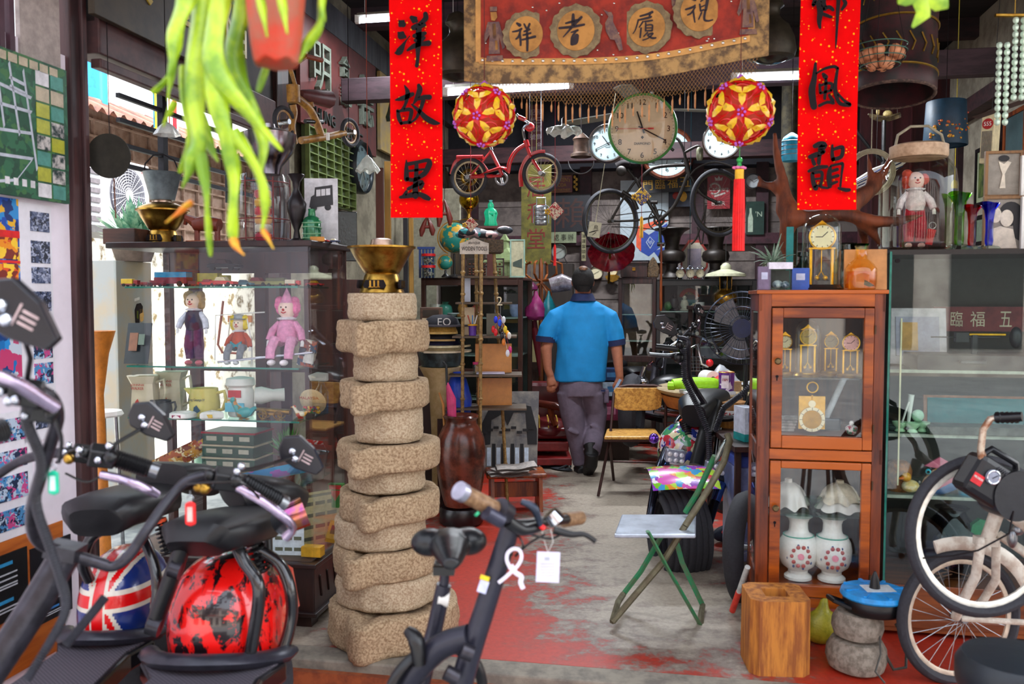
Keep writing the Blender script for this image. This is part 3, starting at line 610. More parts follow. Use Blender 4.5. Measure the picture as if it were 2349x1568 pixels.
# ================= left glass display case
V0=3.45; DC=.42; U0,U1=-2.42,-1.505; ZT=1.655
def CI(px,dv,z): return RV(px,V0+dv,z)
t=T('glass_display_case','tall glass display case of toys and jugs with a dark wooden plinth, at the left','display case',rp(U0,V0,0))
WC=U1-U0; fw=M('#2c1512',.4,k='wood',h2='#1c0e0d',s=24,n='case_wood'); edge_=M('#2c7a6a',.1,n='glass_edge');
b=MB(); b.box(WC/2,DC/2,.17,WC+.02,DC+.02,.20); b.box(WC/2,DC/2,.275,WC+.05,DC+.05,.02); b.box(WC/2,DC/2,.065,WC+.05,DC+.05,.02)
for i in range(5): b.box(WC+.012,.06+i*.08,.17,.008,.012,.1,(.2,0,0))
b.build('plinth',fw,t,bev=.004)
for x in (.05,WC-.05):
 for y in (.05,DC-.05): b=MB(); b.box(x,y,.028,.07,.07,.055); b.build('leg',fw,t)
b=MB(); b.box(WC/2,DC/2,ZT-.012,WC+.04,DC+.04,.026); b.build('top',fw,t,bev=.004)
b=MB(); b.box(WC-.025,DC-.02,.96,.05,.05,1.36); b.box(.02,DC-.02,.96,.03,.04,1.36); b.box(WC/2,DC-.02,1.08,WC,.03,.03)
for x in (.16,.50): b.box(x,DC-.02,.96,.055,.035,1.36)
b.box(WC/2,DC-.02,1.58,WC,.03,.1); b.box(WC-.012,DC-.1,1.58,.02,.12,.07); b.build('back_frame',M('#4a2018',.4,k='wood',h2='#2c120e',s=24),t)
b=MB(); b.box(WC/2,.004,.96,WC-.01,.006,1.36); b.build('front_pane',GLASS,t)
b=MB(); b.box(WC-.003,DC/2,.96,.006,DC-.03,1.36); b.build('side_pane',GLASS,t)
for z in (1.465,1.115,.885,.60):
 b=MB(); b.box(WC/2-.02,DC/2,z-.004,WC-.1,DC-.08,.007); b.m=1; b.box(WC/2-.02,.04,z-.004,WC-.1,.003,.0075); b.build('shelf',[M('#cfe8e0',.02,k='glass'),edge_],t)
b=MB(); b.box(WC/2,DC/2,.285,WC-.02,DC-.02,.006); b.build('inner_floor',M('#5c4438',.6),t)
SH=[1.465,1.115,.885,.60,.29]
def toy(px,dv,z,L,c1,c2,label,kind='car',cat='toy car',group='toy vehicles on the top shelf of the left case',rz=-TH,name='toy_car'):
 t=T(name,label,cat,CI(px,dv,z),rz,group); k=L
 m1=M(c1,.3); m2=M(c2,.3); H={'car':.22,'bus':.42,'truck':.34,'train':.26}[kind]*k
 b=MB()
 if kind=='car': b.prism([(-k/2,.08*k),(k/2,.08*k),(k/2,.17*k),(.25*k,.2*k),(-.4*k,.21*k),(-k/2,.18*k)],-.2*k,.2*k)
 elif kind=='bus': b.box(0,0,.17*k,k,.36*k,.18*k)
 else: b.box(0,0,.12*k,k,.3*k,.07*k); b.box(.36*k,0,.24*k,.24*k,.3*k,.22*k)
 b.build('body',m1,t,bev=.002)
 b=MB()
 if kind=='car': b.prism([(-.28*k,.2*k),(.2*k,.2*k),(.08*k,.34*k),(-.18*k,.34*k)],-.17*k,.17*k)
 elif kind=='bus': b.box(0,0,.33*k,.98*k,.34*k,.16*k)
 else: b.box(-.15*k,0,.28*k,.66*k,.3*k,.26*k)
 b.build('cabin' if kind!='truck' else 'cargo',m2,t,bev=.002)
 for x in (-.3,.3):
  for y in (-1,1):
   b=MB(); b.cyl((x*k,y*.15*k,.08*k),(x*k,y*.21*k,.08*k),.08*k,n=10); b.build('wheel',RUB,t)
 return t
V=[(300,.10,.085,'#8a1c24','#d8b020','train','small red and yellow toy engine at the left end of the toy shelf'),
(335,.08,.05,'#5a1a20','#8c2a2c','train','tiny maroon toy wagon behind the yellow engine'),
(362,.12,.07,'#7c1c28','#8e222c','bus','dark red toy lorry cab beside the blue-roofed bus'),
(398,.16,.16,'#8a2030','#2a8ec0','bus','red toy bus with a sky-blue roof'),
(447,.12,.06,'#9a2430','#7c3c40','truck','small red toy van between the bus and the yellow truck'),
(492,.22,.15,'#b8a83c','#c9b83a','truck','yellow toy truck with a long load'),
(512,.08,.12,'#c8322c','#e0cfa8','car','cream and red toy coach with a rounded nose'),
(478,.07,.09,'#c42420','#8a1c1c','car','low red toy racing car in front of the yellow truck'),
(560,.12,.085,'#3c6a78','#2f5664','car','slate-blue toy beetle-shaped car'),
(592,.2,.12,'#a08c5c','#8c3030','car','beige and maroon toy saloon'),
(634,.14,.09,'#8c8a50','#5a5c38','bus','olive toy van with a domed roof'),
(672,.10,.07,'#c03028','#d8c8b0','truck','red and white toy pickup near the corner of the toy shelf'),
(722,.26,.08,'#b42a2c','#d0a020','car','red and yellow toy car at the right end of the toy shelf')]
for p in V: toy(p[0],p[1],SH[0],p[2],p[3],p[4],p[6],p[5])
t=toy(516,.26,SH[0]+.075,.15,'#18181c','#3a1a18','black open toy car raised on the yellow truck','car');
def doll(name,label,loc,k,c,seated=False,rz=-TH):
 t=T(name,label,'doll',loc,rz); s=k
 f=lambda h,**q:M(h,.85,b=.5,s=60,**q)
 zt=.30*s if seated else .48*s
 b=MB(); b.lathe([(0,zt-.04*s),(.10*s,zt-.02*s),(.12*s,zt+.06*s),(.10*s,zt+.2*s),(.05*s,zt+.26*s),(0,zt+.27*s)],n=16); b.build('jacket',f(c[2]),t)
 hz=zt+.35*s
 b=MB(); b.ball((0,0,hz),.1*s,(1,1,1.1),16); hd=b.build('head',M(c[1],.5,a=.05),t)
 b=MB(); b.ball((0,-.102*s,hz-.005*s),.016*s,n=8); b.build('nose',M('#c01c20',.3),hd)
 b=MB()
 for x in (-.03,.03): b.ball((x*s,-.092*s,hz+.025*s),.01*s,n=6)
 b.build('eyes',INK,hd); b=MB();b.tube([(-.03*s,-.09*s,hz-.028*s),(0,-.098*s,hz-.042*s),(.03*s,-.09*s,hz-.028*s)],.007*s,5); b.build('mouth',M('#b81c28',.4),hd)
 b=MB(); rr=random.Random(len(label))
 for j in range(26):
  a=rr.uniform(-.3,PI+.3); z=rr.uniform(-.05,.09); b.ball((cos(a)*.10*s,abs(sin(a))*.07*s+.005*s,hz+z*s),.06*s,n=6)
 b.build('hair',f(c[0]),t)
 if c[5]:
  b=MB()
  if c[5]=='cone': b.lathe([(.075*s,hz+.07*s),(.05*s,hz+.14*s),(0,hz+.25*s)],n=12); b.ball((0,-.03*s,hz+.15*s),.03*s,n=8); b.build('hat',f(c[2]),t)
  else: b.lathe([(.13*s,hz+.075*s),(.14*s,hz+.085*s),(.08*s,hz+.09*s),(.075*s,hz+.15*s),(0,hz+.16*s)],n=16); b.build('hat',f(c[5]),t)
 b=MB(); b.lathe([(.03*s,zt+.25*s),(.10*s,zt+.235*s),(.11*s,zt+.25*s),(.03*s,zt+.275*s)],n=16,fn=lambda r,z,a:(r*(1+.1*sin(9*a)),z)); b.build('ruff',f('#e8e4ec'),t)
 for sx in (-1,1):
  b=MB()
  if seated: b.tube([(sx*.07*s,0,.28*s),(sx*.1*s,-.12*s,.3*s),(sx*.11*s,-.2*s,.2*s),(sx*.11*s,-.22*s,.1*s)],[.06*s,.06*s,.055*s,.05*s],8)
  else: b.tube([(sx*.05*s,0,zt),(sx*.07*s,-.01*s,.25*s),(sx*.065*s,0,.08*s)],[.06*s,.07*s,.055*s],10)
  b.build('leg',f(c[3]),t)
  b=MB(); b.ball((sx*.075*s,-.03*s if not seated else -.26*s,.03*s if not seated else .06*s),.05*s,(.8,1.5,.7),10); b.build('shoe',M(c[4],.4),t)
  b=MB(); b.tube([(sx*.09*s,0,zt+.2*s),(sx*.17*s,-.02*s,zt+.1*s),(sx*.2*s,-.05*s,zt-.0*s)],[.035*s,.045*s,.04*s],8); ar=b.build('sleeve',f(c[2] if len(c)<7 else c[6]),t)
  b=MB(); b.ball((sx*.205*s,-.055*s,zt-.03*s),.028*s,(.8,.7,1.2),8)
  for j in range(3): b.tube([(sx*.205*s+(j-1)*.012*s,-.06*s,zt-.04*s),(sx*.205*s+(j-1)*.014*s,-.065*s,zt-.07*s)],.008*s,5)
  b.build('hand',M('#ece8ea',.5),ar)
 return t
s_=3.75/2000
doll('clown_doll','standing clown doll with curly fair hair, white sleeves and purple flowered trousers',CI(447,.13,SH[1]),182*s_,['#a8844c','#e8c8b0','#3c2434','#5e2c50','#c8606c',None,'#d8d8e8'])
m=doll('marionette','marionette clown with yellow hair, blue bow tie and orange jacket, hung in a white frame',CI(550,.13,SH[1]),150*s_,['#e0c41c','#ecd8c0','#b8441c','#7c8088','#d8d8dc','#9aa0a4'],seated=True)
b=MB(); k=s_
b.tube([(-24*k,0,2*k),(-32*k,0,48*k),(-22*k,0,112*k),(-14*k,0,118*k)],.0035,5); b.tube([(30*k,0,2*k),(32*k,0,48*k),(20*k,0,112*k)],.0035,5); b.tube([(-70*k,.02,10*k),(-66*k,.02,118*k),(60*k,.02,126*k)],.003,5); b.build('frame_sticks',WHT,m)
b=MB(); b.box(0,.01,110*k,60*k,.015,16*k); b.build('crossbar',M('#c8824c',.6,k='woodx'),m)
b=MB(); b.prism([(-14*k,38*k),(0,46*k),(14*k,38*k),(14*k,58*k),(0,50*k),(-14*k,58*k)],-.028,-.036); b.build('bow_tie',M('#1c8c9c',.5),m)
doll('clown_doll','seated pink doll with fluffy pink hair and a pointed pink hat',CI(660,.12,SH[1]),205*s_,['#e070a0','#ecc8bc','#dc8cb4','#e098bc','#e8e4e8','cone'],seated=True)
b=MB(); b.box(0,0,50*k,64*k,.004,100*k,(-.22,0,0)); b.m=1; b.box(-8*k,-.013,54*k,22*k,.002,44*k,(-.22,0,0)); b.m=2; b.box(-4*k,-.006,24*k,30*k,.002,24*k,(-.22,0,0)); b.m=3; b.box(14*k,-.014,60*k,16*k,.002,26*k,(-.22,0,0))
o=b.build('portrait_picture',[M('#18262c',.3),M('#8c5a40',.4),M('#7c2c1c',.4),M('#6a7a6c',.4)],loc=CI(318,.12,SH[1]),rz=-TH); tag(o,'small dark portrait picture leaning at the left of the doll shelf','picture')
b=MB(); a=RVP(500,838,V0+.05); c=RVP(718,808,V0+.05); a.z=max(a.z,SH[1]+.02); b.tube([a,c],.005,8); o=b.build('metal_rod',CHR); tag(o,'thin bright metal rod lying across the front of the doll shelf','rod')
b=MB()
for i,(x,y,w,h,m_) in enumerate(((0,0,40,62,0),(6,0,24,26,1),(-8,0,14,18,2))): b.m=m_; b.box(x*k,-.01*i,(h/2+(0,8,26)[i])*k,w*k,.02,h*k,(.1,.2,.1))
o=b.build('souvenir_packet',[multi(['#b04c2c','#e8dcd0','#7c3020','#40506c'],40,n='printed_packet'),M('#e8e4e0',.4),M('#303848',.4)],loc=CI(706,.14,SH[1]),rz=-TH); tag(o,'brown and white printed souvenir packet beside the pink doll','packet')
b=MB(); q=[RVP(x,y,V0+.34) for x,y in ((512,690),(500,790),(510,808),(545,810),(552,800))]
b.tube(q,.006,6); o=b.build('wire_hanger',M('#b8502c',.4)); tag(o,'bent orange wire frame leaning behind the marionette','frame')
def jug(label,loc,w,h,mat,deco,square=False,txt=None,name='jug',rz=-TH):
 t=T(name,label,'jug',loc,rz); k=1; b=MB();n=4 if square else 24
 pr=[(w*.42,0),(w*.47,h*.06),(w*(.5 if not square else .44),h*.4),(w*(.46 if not square else .40),h*.8),(w*(.44 if not square else .52),h),(w*.36,h*.98),(w*.3,h*.4),(0,h*.1)]
 if square: pr=[(r*1.25,z) for r,z in pr]; b.X=Matrix.Rotation(PI/4+.25,4,'Z')
 b.lathe(pr,n=n,close=True,sm=not square); b.build('body',mat,t,bev=.006 if square else 0)
 b=MB(); b.tube([(w*.42,0,h*.82),(w*.72,0,h*.9),(w*.78,0,h*.6),(w*.66,0,h*.25),(w*.42,0,h*.18)],w*.06,8); b.build('handle',mat,t)
 b=MB(); b.prism([(-w*.4,h*.62),(-w*.72,h*1.0),(-w*.38,h*.98)],-w*.14,w*.14); b.build('spout',mat,t,bev=.006)
 b=MB(); y=-w*.5-.001
 if txt:
  for i,(s,z,hh,ww) in enumerate(txt): b.text(s,(0,y,h*z),h*hh,w*ww)
 b.prism([(-w*.12,h*.2),(w*.02,h*.16),(w*.14,h*.24),(w*.06,h*.34),(0,h*.44),(-w*.1,h*.36)],y,y-.001); b.build('printing',deco,t)
 return t
crmj=M('#cdbfa4',.4,a=.06,n='cream_glaze'); rj=M('#b0281c',.5)
jt=[('JOHNNIE',.78,.07,.55),('WALKER',.70,.07,.5)]
jug('square cream whisky jug with red lettering at the left of the jug shelf',CI(336,.13,SH[2]),.125,.178,crmj,rj,True,jt)
jug('square cream whisky jug with red lettering beside the yellow jug',CI(398,.22,SH[2]),.12,.19,crmj,rj,True,jt)
jug('small black jug with white print standing in front of the cream jugs',CI(373,.07,SH[2]),.085,.075,M('#101820',.3),WHT,txt=[('WHISKY',.25,.14,.7)])
jug('rounded pale yellow jug with a blue crest and printed name',CI(470,.14,SH[2]),.135,.125,M('#d2c268',.35,a=.06,n='yellow_glaze'),M('#26485c',.5),txt=[('King George IV',.62,.11,.6)])
def ashtray(label,loc,r,h,mat,deco,tri=False):
 t=T('ashtray',label,'ashtray',loc); b=MB();b.lathe([(r*.8,0),(r,h*.2),(r*.98,h*.8),(r*.8,h),(r*.62,h*.95),(r*.5,h*.4),(0,h*.35)],n=3 if tri else 28,sm=not tri,close=True); b.build('dish',mat,t,bev=.006 if tri else 0)
 b=MB(); b.box(0,-r*(.55 if tri else .93),h*.45,r*.7,.004,h*.45,(.2,0,0)); b.build('label',deco,t)
ashtray('round white porcelain ashtray with a red and blue emblem',CI(420,.05,SH[2]),.058,.028,WHT,M('#8c2c4c',.4))
ashtray('white three-sided ashtray with yellow and black panels',CI(486,.05,SH[2]),.06,.034,WHT,M('#e0b820',.4),True)
t=T('whisky_flask','white flask-shaped bottle with a red and sky-blue printed label','bottle',CI(553,.16,SH[2]))
b=MB(); b.lathe([(.05,0),(.056,.01),(.058,.11),(.05,.13),(.066,.142),(.06,.17),(.02,.178),(0,.178)],n=28); b.build('body',WHT,t); b=MB();b.box(0,-.056,.105,.06,.006,.032); b.m=1; b.box(0,-.057,.045,.09,.006,.04); b.build('label',[M('#c82c34',.4),M('#68c4dc',.4)],t)
def bird(label,loc,k,c1,c2,name='duck_figurine',rz=-TH):
 t=T(name,label,'figurine',loc,rz); b=MB();b.ball((0,0,.32*k),.3*k,(1.3,.8,.8),14,(0,-.2,0)); b.tube([(-.2*k,0,.4*k),(-.38*k,0,.6*k),(-.48*k,0,.8*k)],[.2*k,.12*k,.11*k],10); b.ball((-.5*k,0,.86*k),.14*k,n=10); b.ball((0,0,.05*k),.25*k,(1,.8,.2),12); b.build('body',multi(c1,30,n='bird_glaze'),t)
 b=MB(); b.tube([(-.58*k,0,.86*k),(-.78*k,0,.84*k)],[.06*k,.02*k],6); b.build('beak',M('#d8902c',.4),t)
 b=MB(); b.prism([(.1*k,.4*k),(.5*k,.62*k),(.56*k,.5*k),(.3*k,.2*k)],-.1*k,.1*k); b.build('tail',M(c2,.4),t)
bird('glazed duck figurine in teal and orange at the shelf edge',CI(560,.03,SH[2]+.001),.10,['#2c7c78','#c0782c','#8c6c28','#3c9c9c'],'#2c98a0')
t=T('brass_cannon','small brass model cannon on wheels on the jug shelf','model',CI(622,.1,SH[2])); b=MB();b.tube([(-.075,0,.04),(.0,0,.036),(.09,0,.03)],[.008,.011,.014],10); b.build('barrel',BRS,t)
for x in(-.03,.04):
 for y in (-.02,.02): b=MB(); b.ring((x,y,.02),.018,.003,(0,1,0),16,5); b.tube([(x-.018,y,.02),(x+.018,y,.02)],.002,4); b.tube([(x,y,.002),(x,y,.038)],.002,4); b.build('wheel',BRS,t)
b=MB(); b.box(0,0,.022,.12,.02,.01); b.build('carriage',BRS,t)
t=LT('white_vase','white ribbed vase lying on its side under the doll shelf','vase',CI(600,.2,SH[2]+.09),[(.036,-.03),(.04,0),(.026,.05),(.03,.1),(.024,.1),(.022,.04),(.0,.02)],WHT); t.rotation_euler=(0,PI/2,.3)
b=MB(); b.tube([(0,0,-.09),(0,0,-.03)],.02,8);
t=T('spray_bottle','white spray bottle with a clear blue lower part seen through the right pane','bottle',CI(738,.3,SH[2])); LTp=MB().lathe([(.03,0),(.032,.1),(.014,.13),(.012,.15)],n=16); LTp.build('bottle',M('#7cb4e0',.1,k='tint'),t);b=MB();b.prism([(-.05,.15),(.03,.15),(.03,.185),(-.02,.19),(-.06,.175)],-.015,.015); b.build('spray_head',WHT,t,bev=.004)
t=T('souvenir_plate','tilted cream souvenir plate with red lettering and coloured figures','plate',CI(716,.2,SH[2])); X=Matrix.Translation((0,0,.062))@Matrix.Rotation(-1.15,4,'X'); b=MB(X); b.lathe([(0,.004),(.04,.0),(.062,.012),(.06,.016),(.04,.006),(0,.008)],n=28); b.X=Matrix.Translation((0,0,.062)); b.build('dish',M('#d8c49c',.4),t)
b=MB(Matrix.Translation((0,0,.062))@Matrix.Rotation(.4,4,'X')); b.text('MALAYSIA',(0,-.02,.035),.014); b.m=1
for j in range(8): b.ball((-.03+.02*(j%4),-.016,-.02-.016*(j//4)),.011,n=6)
b.build('decoration',[rj,multi(['#c0342c','#2c8c4c','#e0b028','#305890'],60)],t)
bird('small winged figurine with gold and red feathers at the right end of the jug shelf',CI(690,.12,SH[2]),.06,['#d89c20','#b83c24','#e8dcc0'],'#e0a028','bird_figurine')
for i in range(4):
 b=MB(); b.box(0,0,.0275,.26-.004*i,.17,.054); b.m=1; b.box(0,-.0005,.05,.262,.172,.008); b.m=2
 for j in range(3): b.box(-.08+.08*j,-.086,.026,.05,.001,.02)
 o=b.build('cigarette_tin',[M('#1e4a34',.35,h2='#163828'),M('#8c1c24',.35) if i==3 else M('#a89c80',.4),M('#a8a490',.4)],loc=CI(546,.16,SH[3]+.056*i),rz=-TH+.03*(i%2)-.06,bev=.003); tag(o,['flat dark green tin, lowest of the stack below the jugs','flat dark green tin, second from the bottom of its stack','flat dark green tin, third from the bottom of its stack','dark green tin with a red lid, on top of its stack'][i],'tin','green tins stacked in the left case')
def packet(label,loc,w,h,mat,rot,name='snack_packet',cat='packet'):
 b=MB(); b.grid(lambda a,c:((a-.5)*w,-.012*sin(PI*a)*sin(PI*c),(c-.5)*h),10,8); b.grid(lambda a,c:((.5-a)*w,.012*sin(PI*a)*sin(PI*c),(c-.5)*h),10,8); o=b.build(name,mat,loc=loc); o.rotation_euler=rot; return tag(o,label,cat)
packet('gold and brown sealed packet leaning below the cream jugs',CI(405,.08,SH[3]+.10),.24,.085,multi(['#c89030','#7c3c1c','#e8d8a8','#b05828'],40,.2,n='foil'),(.5,-.45,0))
packet('pink and yellow sealed packet leaning against the green tins',CI(450,.12,SH[3]+.13),.2,.07,multi(['#e07c9c','#e0b030','#d85070','#f0d8c0'],40,.2),(.4,-.5,.1))
packet('bright blue plastic packet with purple print, lying below the jug shelf',CI(640,.1,SH[3]+.05),.3,.1,multi(['#1c98dc','#1c98dc','#b060d0','#38b0e8'],22,.15),(.9,-.2,0))
packet('crumpled red and white packet near the right pane',CI(706,.2,SH[3]+.17),.14,.05,multi(['#d02c28','#e4e0dc','#c83430'],40,.2),(1.0,.1,0))
t=T('potted_plant','small bushy green plant at the right of the tins','plant',CI(660,.2,SH[3]+.02)); MB().lathe([(.03,-.02),(.045,.08),(.035,.08),(0,.06)],n=14).build('pot',M('#6c4030',.8),t)
b=MB(); rr=random.Random(5)
for i in range(120):
 a=rr.uniform(0,6.28); e=rr.uniform(.2,1.5); l=rr.uniform(.08,.16); d=Vector((cos(a)*cos(e),sin(a)*cos(e)*.7,sin(e))); o_=Vector((0,0,.08)); n_=d.cross(Vector((0,0,1))).normalized()*.006; b.add([o_+n_*0,o_+d*l*.6+n_,o_+d*l,o_+d*l*.6-n_],[(0,1,2,3)])
b.build('foliage',M('#2c6c1c',.5,h2='#4c9c2c',s=30,n='leaf_green'),t,kind='stuff')
LT('glass_jar','pale green lidded jar standing left of the green tins','jar',CI(475,.2,SH[3]),[(.05,0),(.055,.01),(.055,.1),(.05,.115),(.052,.12),(.05,.13),(0,.13)],M('#a4d8b8',.3,a=.05,n='celadon'))
t=T('steel_bucket','small steel bucket with a bail handle on the lower shelf at the right','bucket',CI(716,.22,SH[3])); MB().lathe([(.05,0),(.075,.12),(.078,.12),(.07,.115),(.046,.005)],n=24,close=False).build('pail',STL,t); b=MB();b.tube([(-.075,0,.12),(-.06,0,.15),(.06,0,.15),(.075,0,.12)],.003,5); b.build('handle',STL,t)
b=MB(); b.box(0,0,.055,.07,.03,.11); b.m=1; b.prism([(-.03,.08),(.03,.08),(0,.03)],-.0155,-.0165); b.box(0,-.016,.095,.06,.001,.02)
o=b.build('carton',[M('#3c7c34',.4),M('#c82c2c',.4)],loc=CI(772,.32,.45),rz=-TH); tag(o,'green carton with a red triangle seen low through the side pane','carton')
b=MB(); b.box(0,0,.005,.32,.3,.01); b.build
for i,(px,dv,w,h,lb) in enumerate(((735,.26,.2,.24,'yellowed newspaper page with grey photographs standing in the bottom of the left case'),(662,.06,.14,.22,'white printed leaflet standing low behind the front pane'))):
 b=MB(); b.box(0,0,h/2,w,.003,h); b.m=1; rr=random.Random(i)
 for j in range(12): b.box(-w*.3+w*.3*(j%3),-.002,h*(.12+.11*(j//3)*2),w*.24,.001,h*.07)
 b.box(0,-.002,h*.93,w*.7,.001,h*.05)
 o=b.build('newspaper_page' if i==0 else 'leaflet',[M('#c8bc8c' if i==0 else '#dce4ec',.8),M('#6c6c58',.8)],loc=CI(px,dv,.295),rz=-TH+(.9 if i==0 else .1)); tag(o,lb,'paper')
b=MB(); b.box(0,0,.022,.09,.05,.044); o=b.build('yellow_box',M('#d8a020',.6),loc=CI(718,.07,.295),rz=-TH,bev=.002); tag(o,'low yellow box on the floor of the left case','box')
b=MB(); b.box(0,0,.05,.05,.012,.1); b.m=1; b.box(0,-.007,.06,.03,.001,.04); o=b.build('yellow_box',[M('#e0b020',.6),INK],loc=CI(757,.28,.295),rz=-TH+.4); o.rotation_euler=(.0,.3,.4); tag(o,'yellow and black card leaning near the back of the left case','card')
b=MB(); b.box(0,0,.05,.14,.12,.1); o=b.build('wood_block',LW,loc=F(648,1500),rz=-TH,bev=.004); o.location=rp(-1.62,V0-.16,0); tag(o,'light wooden block on the floor in front of the left case','block')
# ================= wooden glazed cabinet at the right
V1=3.68; CU0,CU1=.342,.828; CH=1.435; CD=.40; cwid=CU1-CU0
cab=M('#8a3c12',.35,k='wood',h2='#401c16',s=9,b=.1,n='worn_teak'); cab2=M('#b2560f',.3,k='woodx',h2='#682a12',s=9,b=.1,n='worn_teak_rail')
t=T('glazed_cabinet','tall worn reddish-brown wooden cabinet with two glazed doors, right of the doorway','cabinet',rp(CU0,V1,0))
zc=lambda y:RVP(1885,y,V1).z
xc=lambda px:(RV(px,V1,.8).x*cos(TH)-RV(px,V1,.8).y*sin(TH))-CU0
z0=zc(1380)
for x in (.025,cwid-.025):
 for y in (.025,CD-.025): b=MB(); b.box(x,y,z0/2+.02,.045,.045,z0+.04); b.build('leg',cab,t)
x1,x2=xc(1765),xc(2000)
b=MB(); b.box(x1/2,.012,(z0+CH)/2,x1,.024,CH-z0); b.box((x2+cwid)/2,.012,(z0+CH)/2,cwid-x2,.024,CH-z0); b.build('stile',cab,t,bev=.002)
b=MB();
for ya,yb_ in ((672,703),(1032,1056),(1372,1395)): b=MB(); b.box((x1+x2)/2,.012,(zc(ya)+zc(yb_))/2,x2-x1,.024,zc(ya)-zc(yb_)); b.build('rail',cab2,t,bev=.002)
b=MB(); b.box(cwid/2,CD/2,CH+.004,cwid+.02,CD+.02,.016); b.build('top',cab2,t,bev=.003)
for x in (0.006,cwid-.006):
 b=MB(); b.box(x,.03,(z0+CH)/2,.012,.04,CH-z0); b.box(x,CD-.03,(z0+CH)/2,.012,.05,CH-z0); b.box(x,CD/2,z0+.05,.012,CD,.1); b.box(x,CD/2,CH-.04,.012,CD,.07); b.box(x,CD/2,zc(1044),.012,CD,.06); b.build('side_frame',cab,t)
 b=MB(); b.box(x,CD/2,(z0+CH)/2,.004,CD-.08,CH-z0-.1); b.build('side_pane',GLASS,t)
b=MB(); b.box(cwid/2,CD-.008,(z0+CH)/2,cwid-.02,.012,CH-z0); b.build('back_panel',M('#2c1c18',.7,k='wood',h2='#503020',s=12),t)
for nm,ya,yb_,yga,ygb in (('upper',705,1030,730,1000),('lower',1058,1370,1076,1342)):
 ga,gb=xc(1792),xc(1976); b=MB();za,zb_,zga,zgb=zc(ya),zc(yb_),zc(yga),zc(ygb)
 b.box((x1+ga)/2+.001,.002,(za+zb_)/2,ga-x1-.004,.026,za-zb_-.004); b.box((gb+x2)/2-.001,.002,(za+zb_)/2,x2-gb-.004,.026,za-zb_-.004); b.box((ga+gb)/2,.002,(za+zga)/2,gb-ga,.026,za-zga-.003); b.box((ga+gb)/2,.002,(zgb+zb_)/2,gb-ga,.026,zgb-zb_-.003); d=b.build('door',cab2,t,bev=.003)
 b=MB(); b.box((ga+gb)/2,.006,(zga+zgb)/2,gb-ga,.004,zga-zgb); b.build('pane',GLASS,d)
 yk=828 if nm=='upper' else 1165; xk=xc(1779); b=MB();b.lathe([(.004,0),(.004,.012),(.013,.02),(.014,.028),(.009,.034),(0,.034)],c=(xk,-.011,zc(yk)),n=16,ax=(0,-1,0)); b.build('knob',M('#6c5c40',.4,.8),d)
 b=MB(); b.cyl((xk,-.012,zc(yk+36)),(xk,-.0135,zc(yk+36)),.006,n=12); b.box(xk,-.0125,zc(yk+42),.004,.002,.014); b.build('keyhole',INK,d)
 for y in (ya+50,yb_-50): b=MB(); b.cyl((x2+.001,-.012,zc(y-10)),(x2+.001,-.012,zc(y+10)),.004,n=8); b.build('hinge',M('#4c3420',.5,.5),d)
shf=[zc(868),zc(1000)+.0,zc(1186),z0+.02]
b=MB(); b.box(cwid/2,CD/2,shf[0]-.004,cwid-.03,CD-.06,.006); b.build('shelf',GLASS,t); b=MB();b.box(cwid/2,CD/2,shf[1]-.012,cwid-.03,CD-.04,.018); b.build('shelf',cab,t); b=MB();b.box(cwid/2,CD/2,shf[2]-.004,cwid-.03,CD-.06,.007); b.build('shelf',M('#e4f2ec',.05,k='glass'),t); zlow=zc(1344); b=MB();b.box(cwid/2,CD/2,zlow-.01,cwid-.03,CD-.04,.018); b.build('shelf',cab,t)
def KI(px,dv,z): return RV(px,V1+dv,z)
def anniv(label,loc,H,r,dome=True,face_=None,base=BRS,rz=-TH):
 t=T('anniversary_clock',label,'clock',loc,rz,'glass-domed anniversary clocks');
 MB().lathe([(r*1.12,0),(r*1.15,H*.02),(r*1.05,H*.045),(r*1.0,H*.07),(0,H*.075)],n=32).build('base',base,t)
 if dome: MB().lathe([(r,H*.06),(r,H*.8),(r*.95,H*.86),(r*.75,H*.94),(r*.4,H*.99),(0,H)],n=32,close=False).build('glass_dome',M('#f6fbf8',.02,k='glass'),t)
 for x in (-.55,.55): b=MB(); b.tube([(x*r,0,H*.07),(x*r,0,H*.55)],r*.09,8); b.build('pillar',GLD,t)
 b=MB(); b.box(0,0,H*.55,r*1.35,r*.5,H*.02); b.build('bridge',GLD,t)
 fr=r*.66; b=MB();b.cyl((0,r*.12,H*.7),(0,-r*.2,H*.7),fr,n=32); b.m=1; b.ring((0,-r*.2,H*.7),fr,r*.05,(0,1,0),32,6); b.m=2
 for i in range(12): a=i*PI/6; b.box(cos(a)*fr*.82,-r*.205,H*.7+sin(a)*fr*.82,fr*.05,.001,fr*.14,(0,PI/2-a,0))
 b.box(fr*.2,-r*.22,H*.7+fr*.2,fr*.06,.001,fr*.6,(0,.8,0)); b.box(-fr*.25,-r*.22,H*.7,fr*.55,.001,fr*.06)
 b.build('dial',[face_ or M('#e4dcae',.5,a=.04),GLD,INK],t)
 b=MB(); b.prism([(-.6*r,H*.82),(-.3*r,H*.86),(0,H*.92),(.3*r,H*.86),(.6*r,H*.82)],-.05*r,.05*r); b.build('crest',GLD,t)
 b=MB(); b.tube([(0,0,H*.55),(0,0,H*.25)],r*.03,5)
 for a in range(4): b.ball((cos(a*PI/2+.6)*r*.3,sin(a*PI/2+.6)*r*.3,H*.16),r*.13,n=8); b.tube([(0,0,H*.25),(cos(a*PI/2+.6)*r*.3,sin(a*PI/2+.6)*r*.3,H*.16)],r*.03,4)
 b.build('pendulum',GLD,t)
 return t
mc=anniv('large anniversary clock under a glass dome on top of the wooden cabinet',KI(1883,.16,CH+.013),.315,.078,base=M('#241c18',.3))
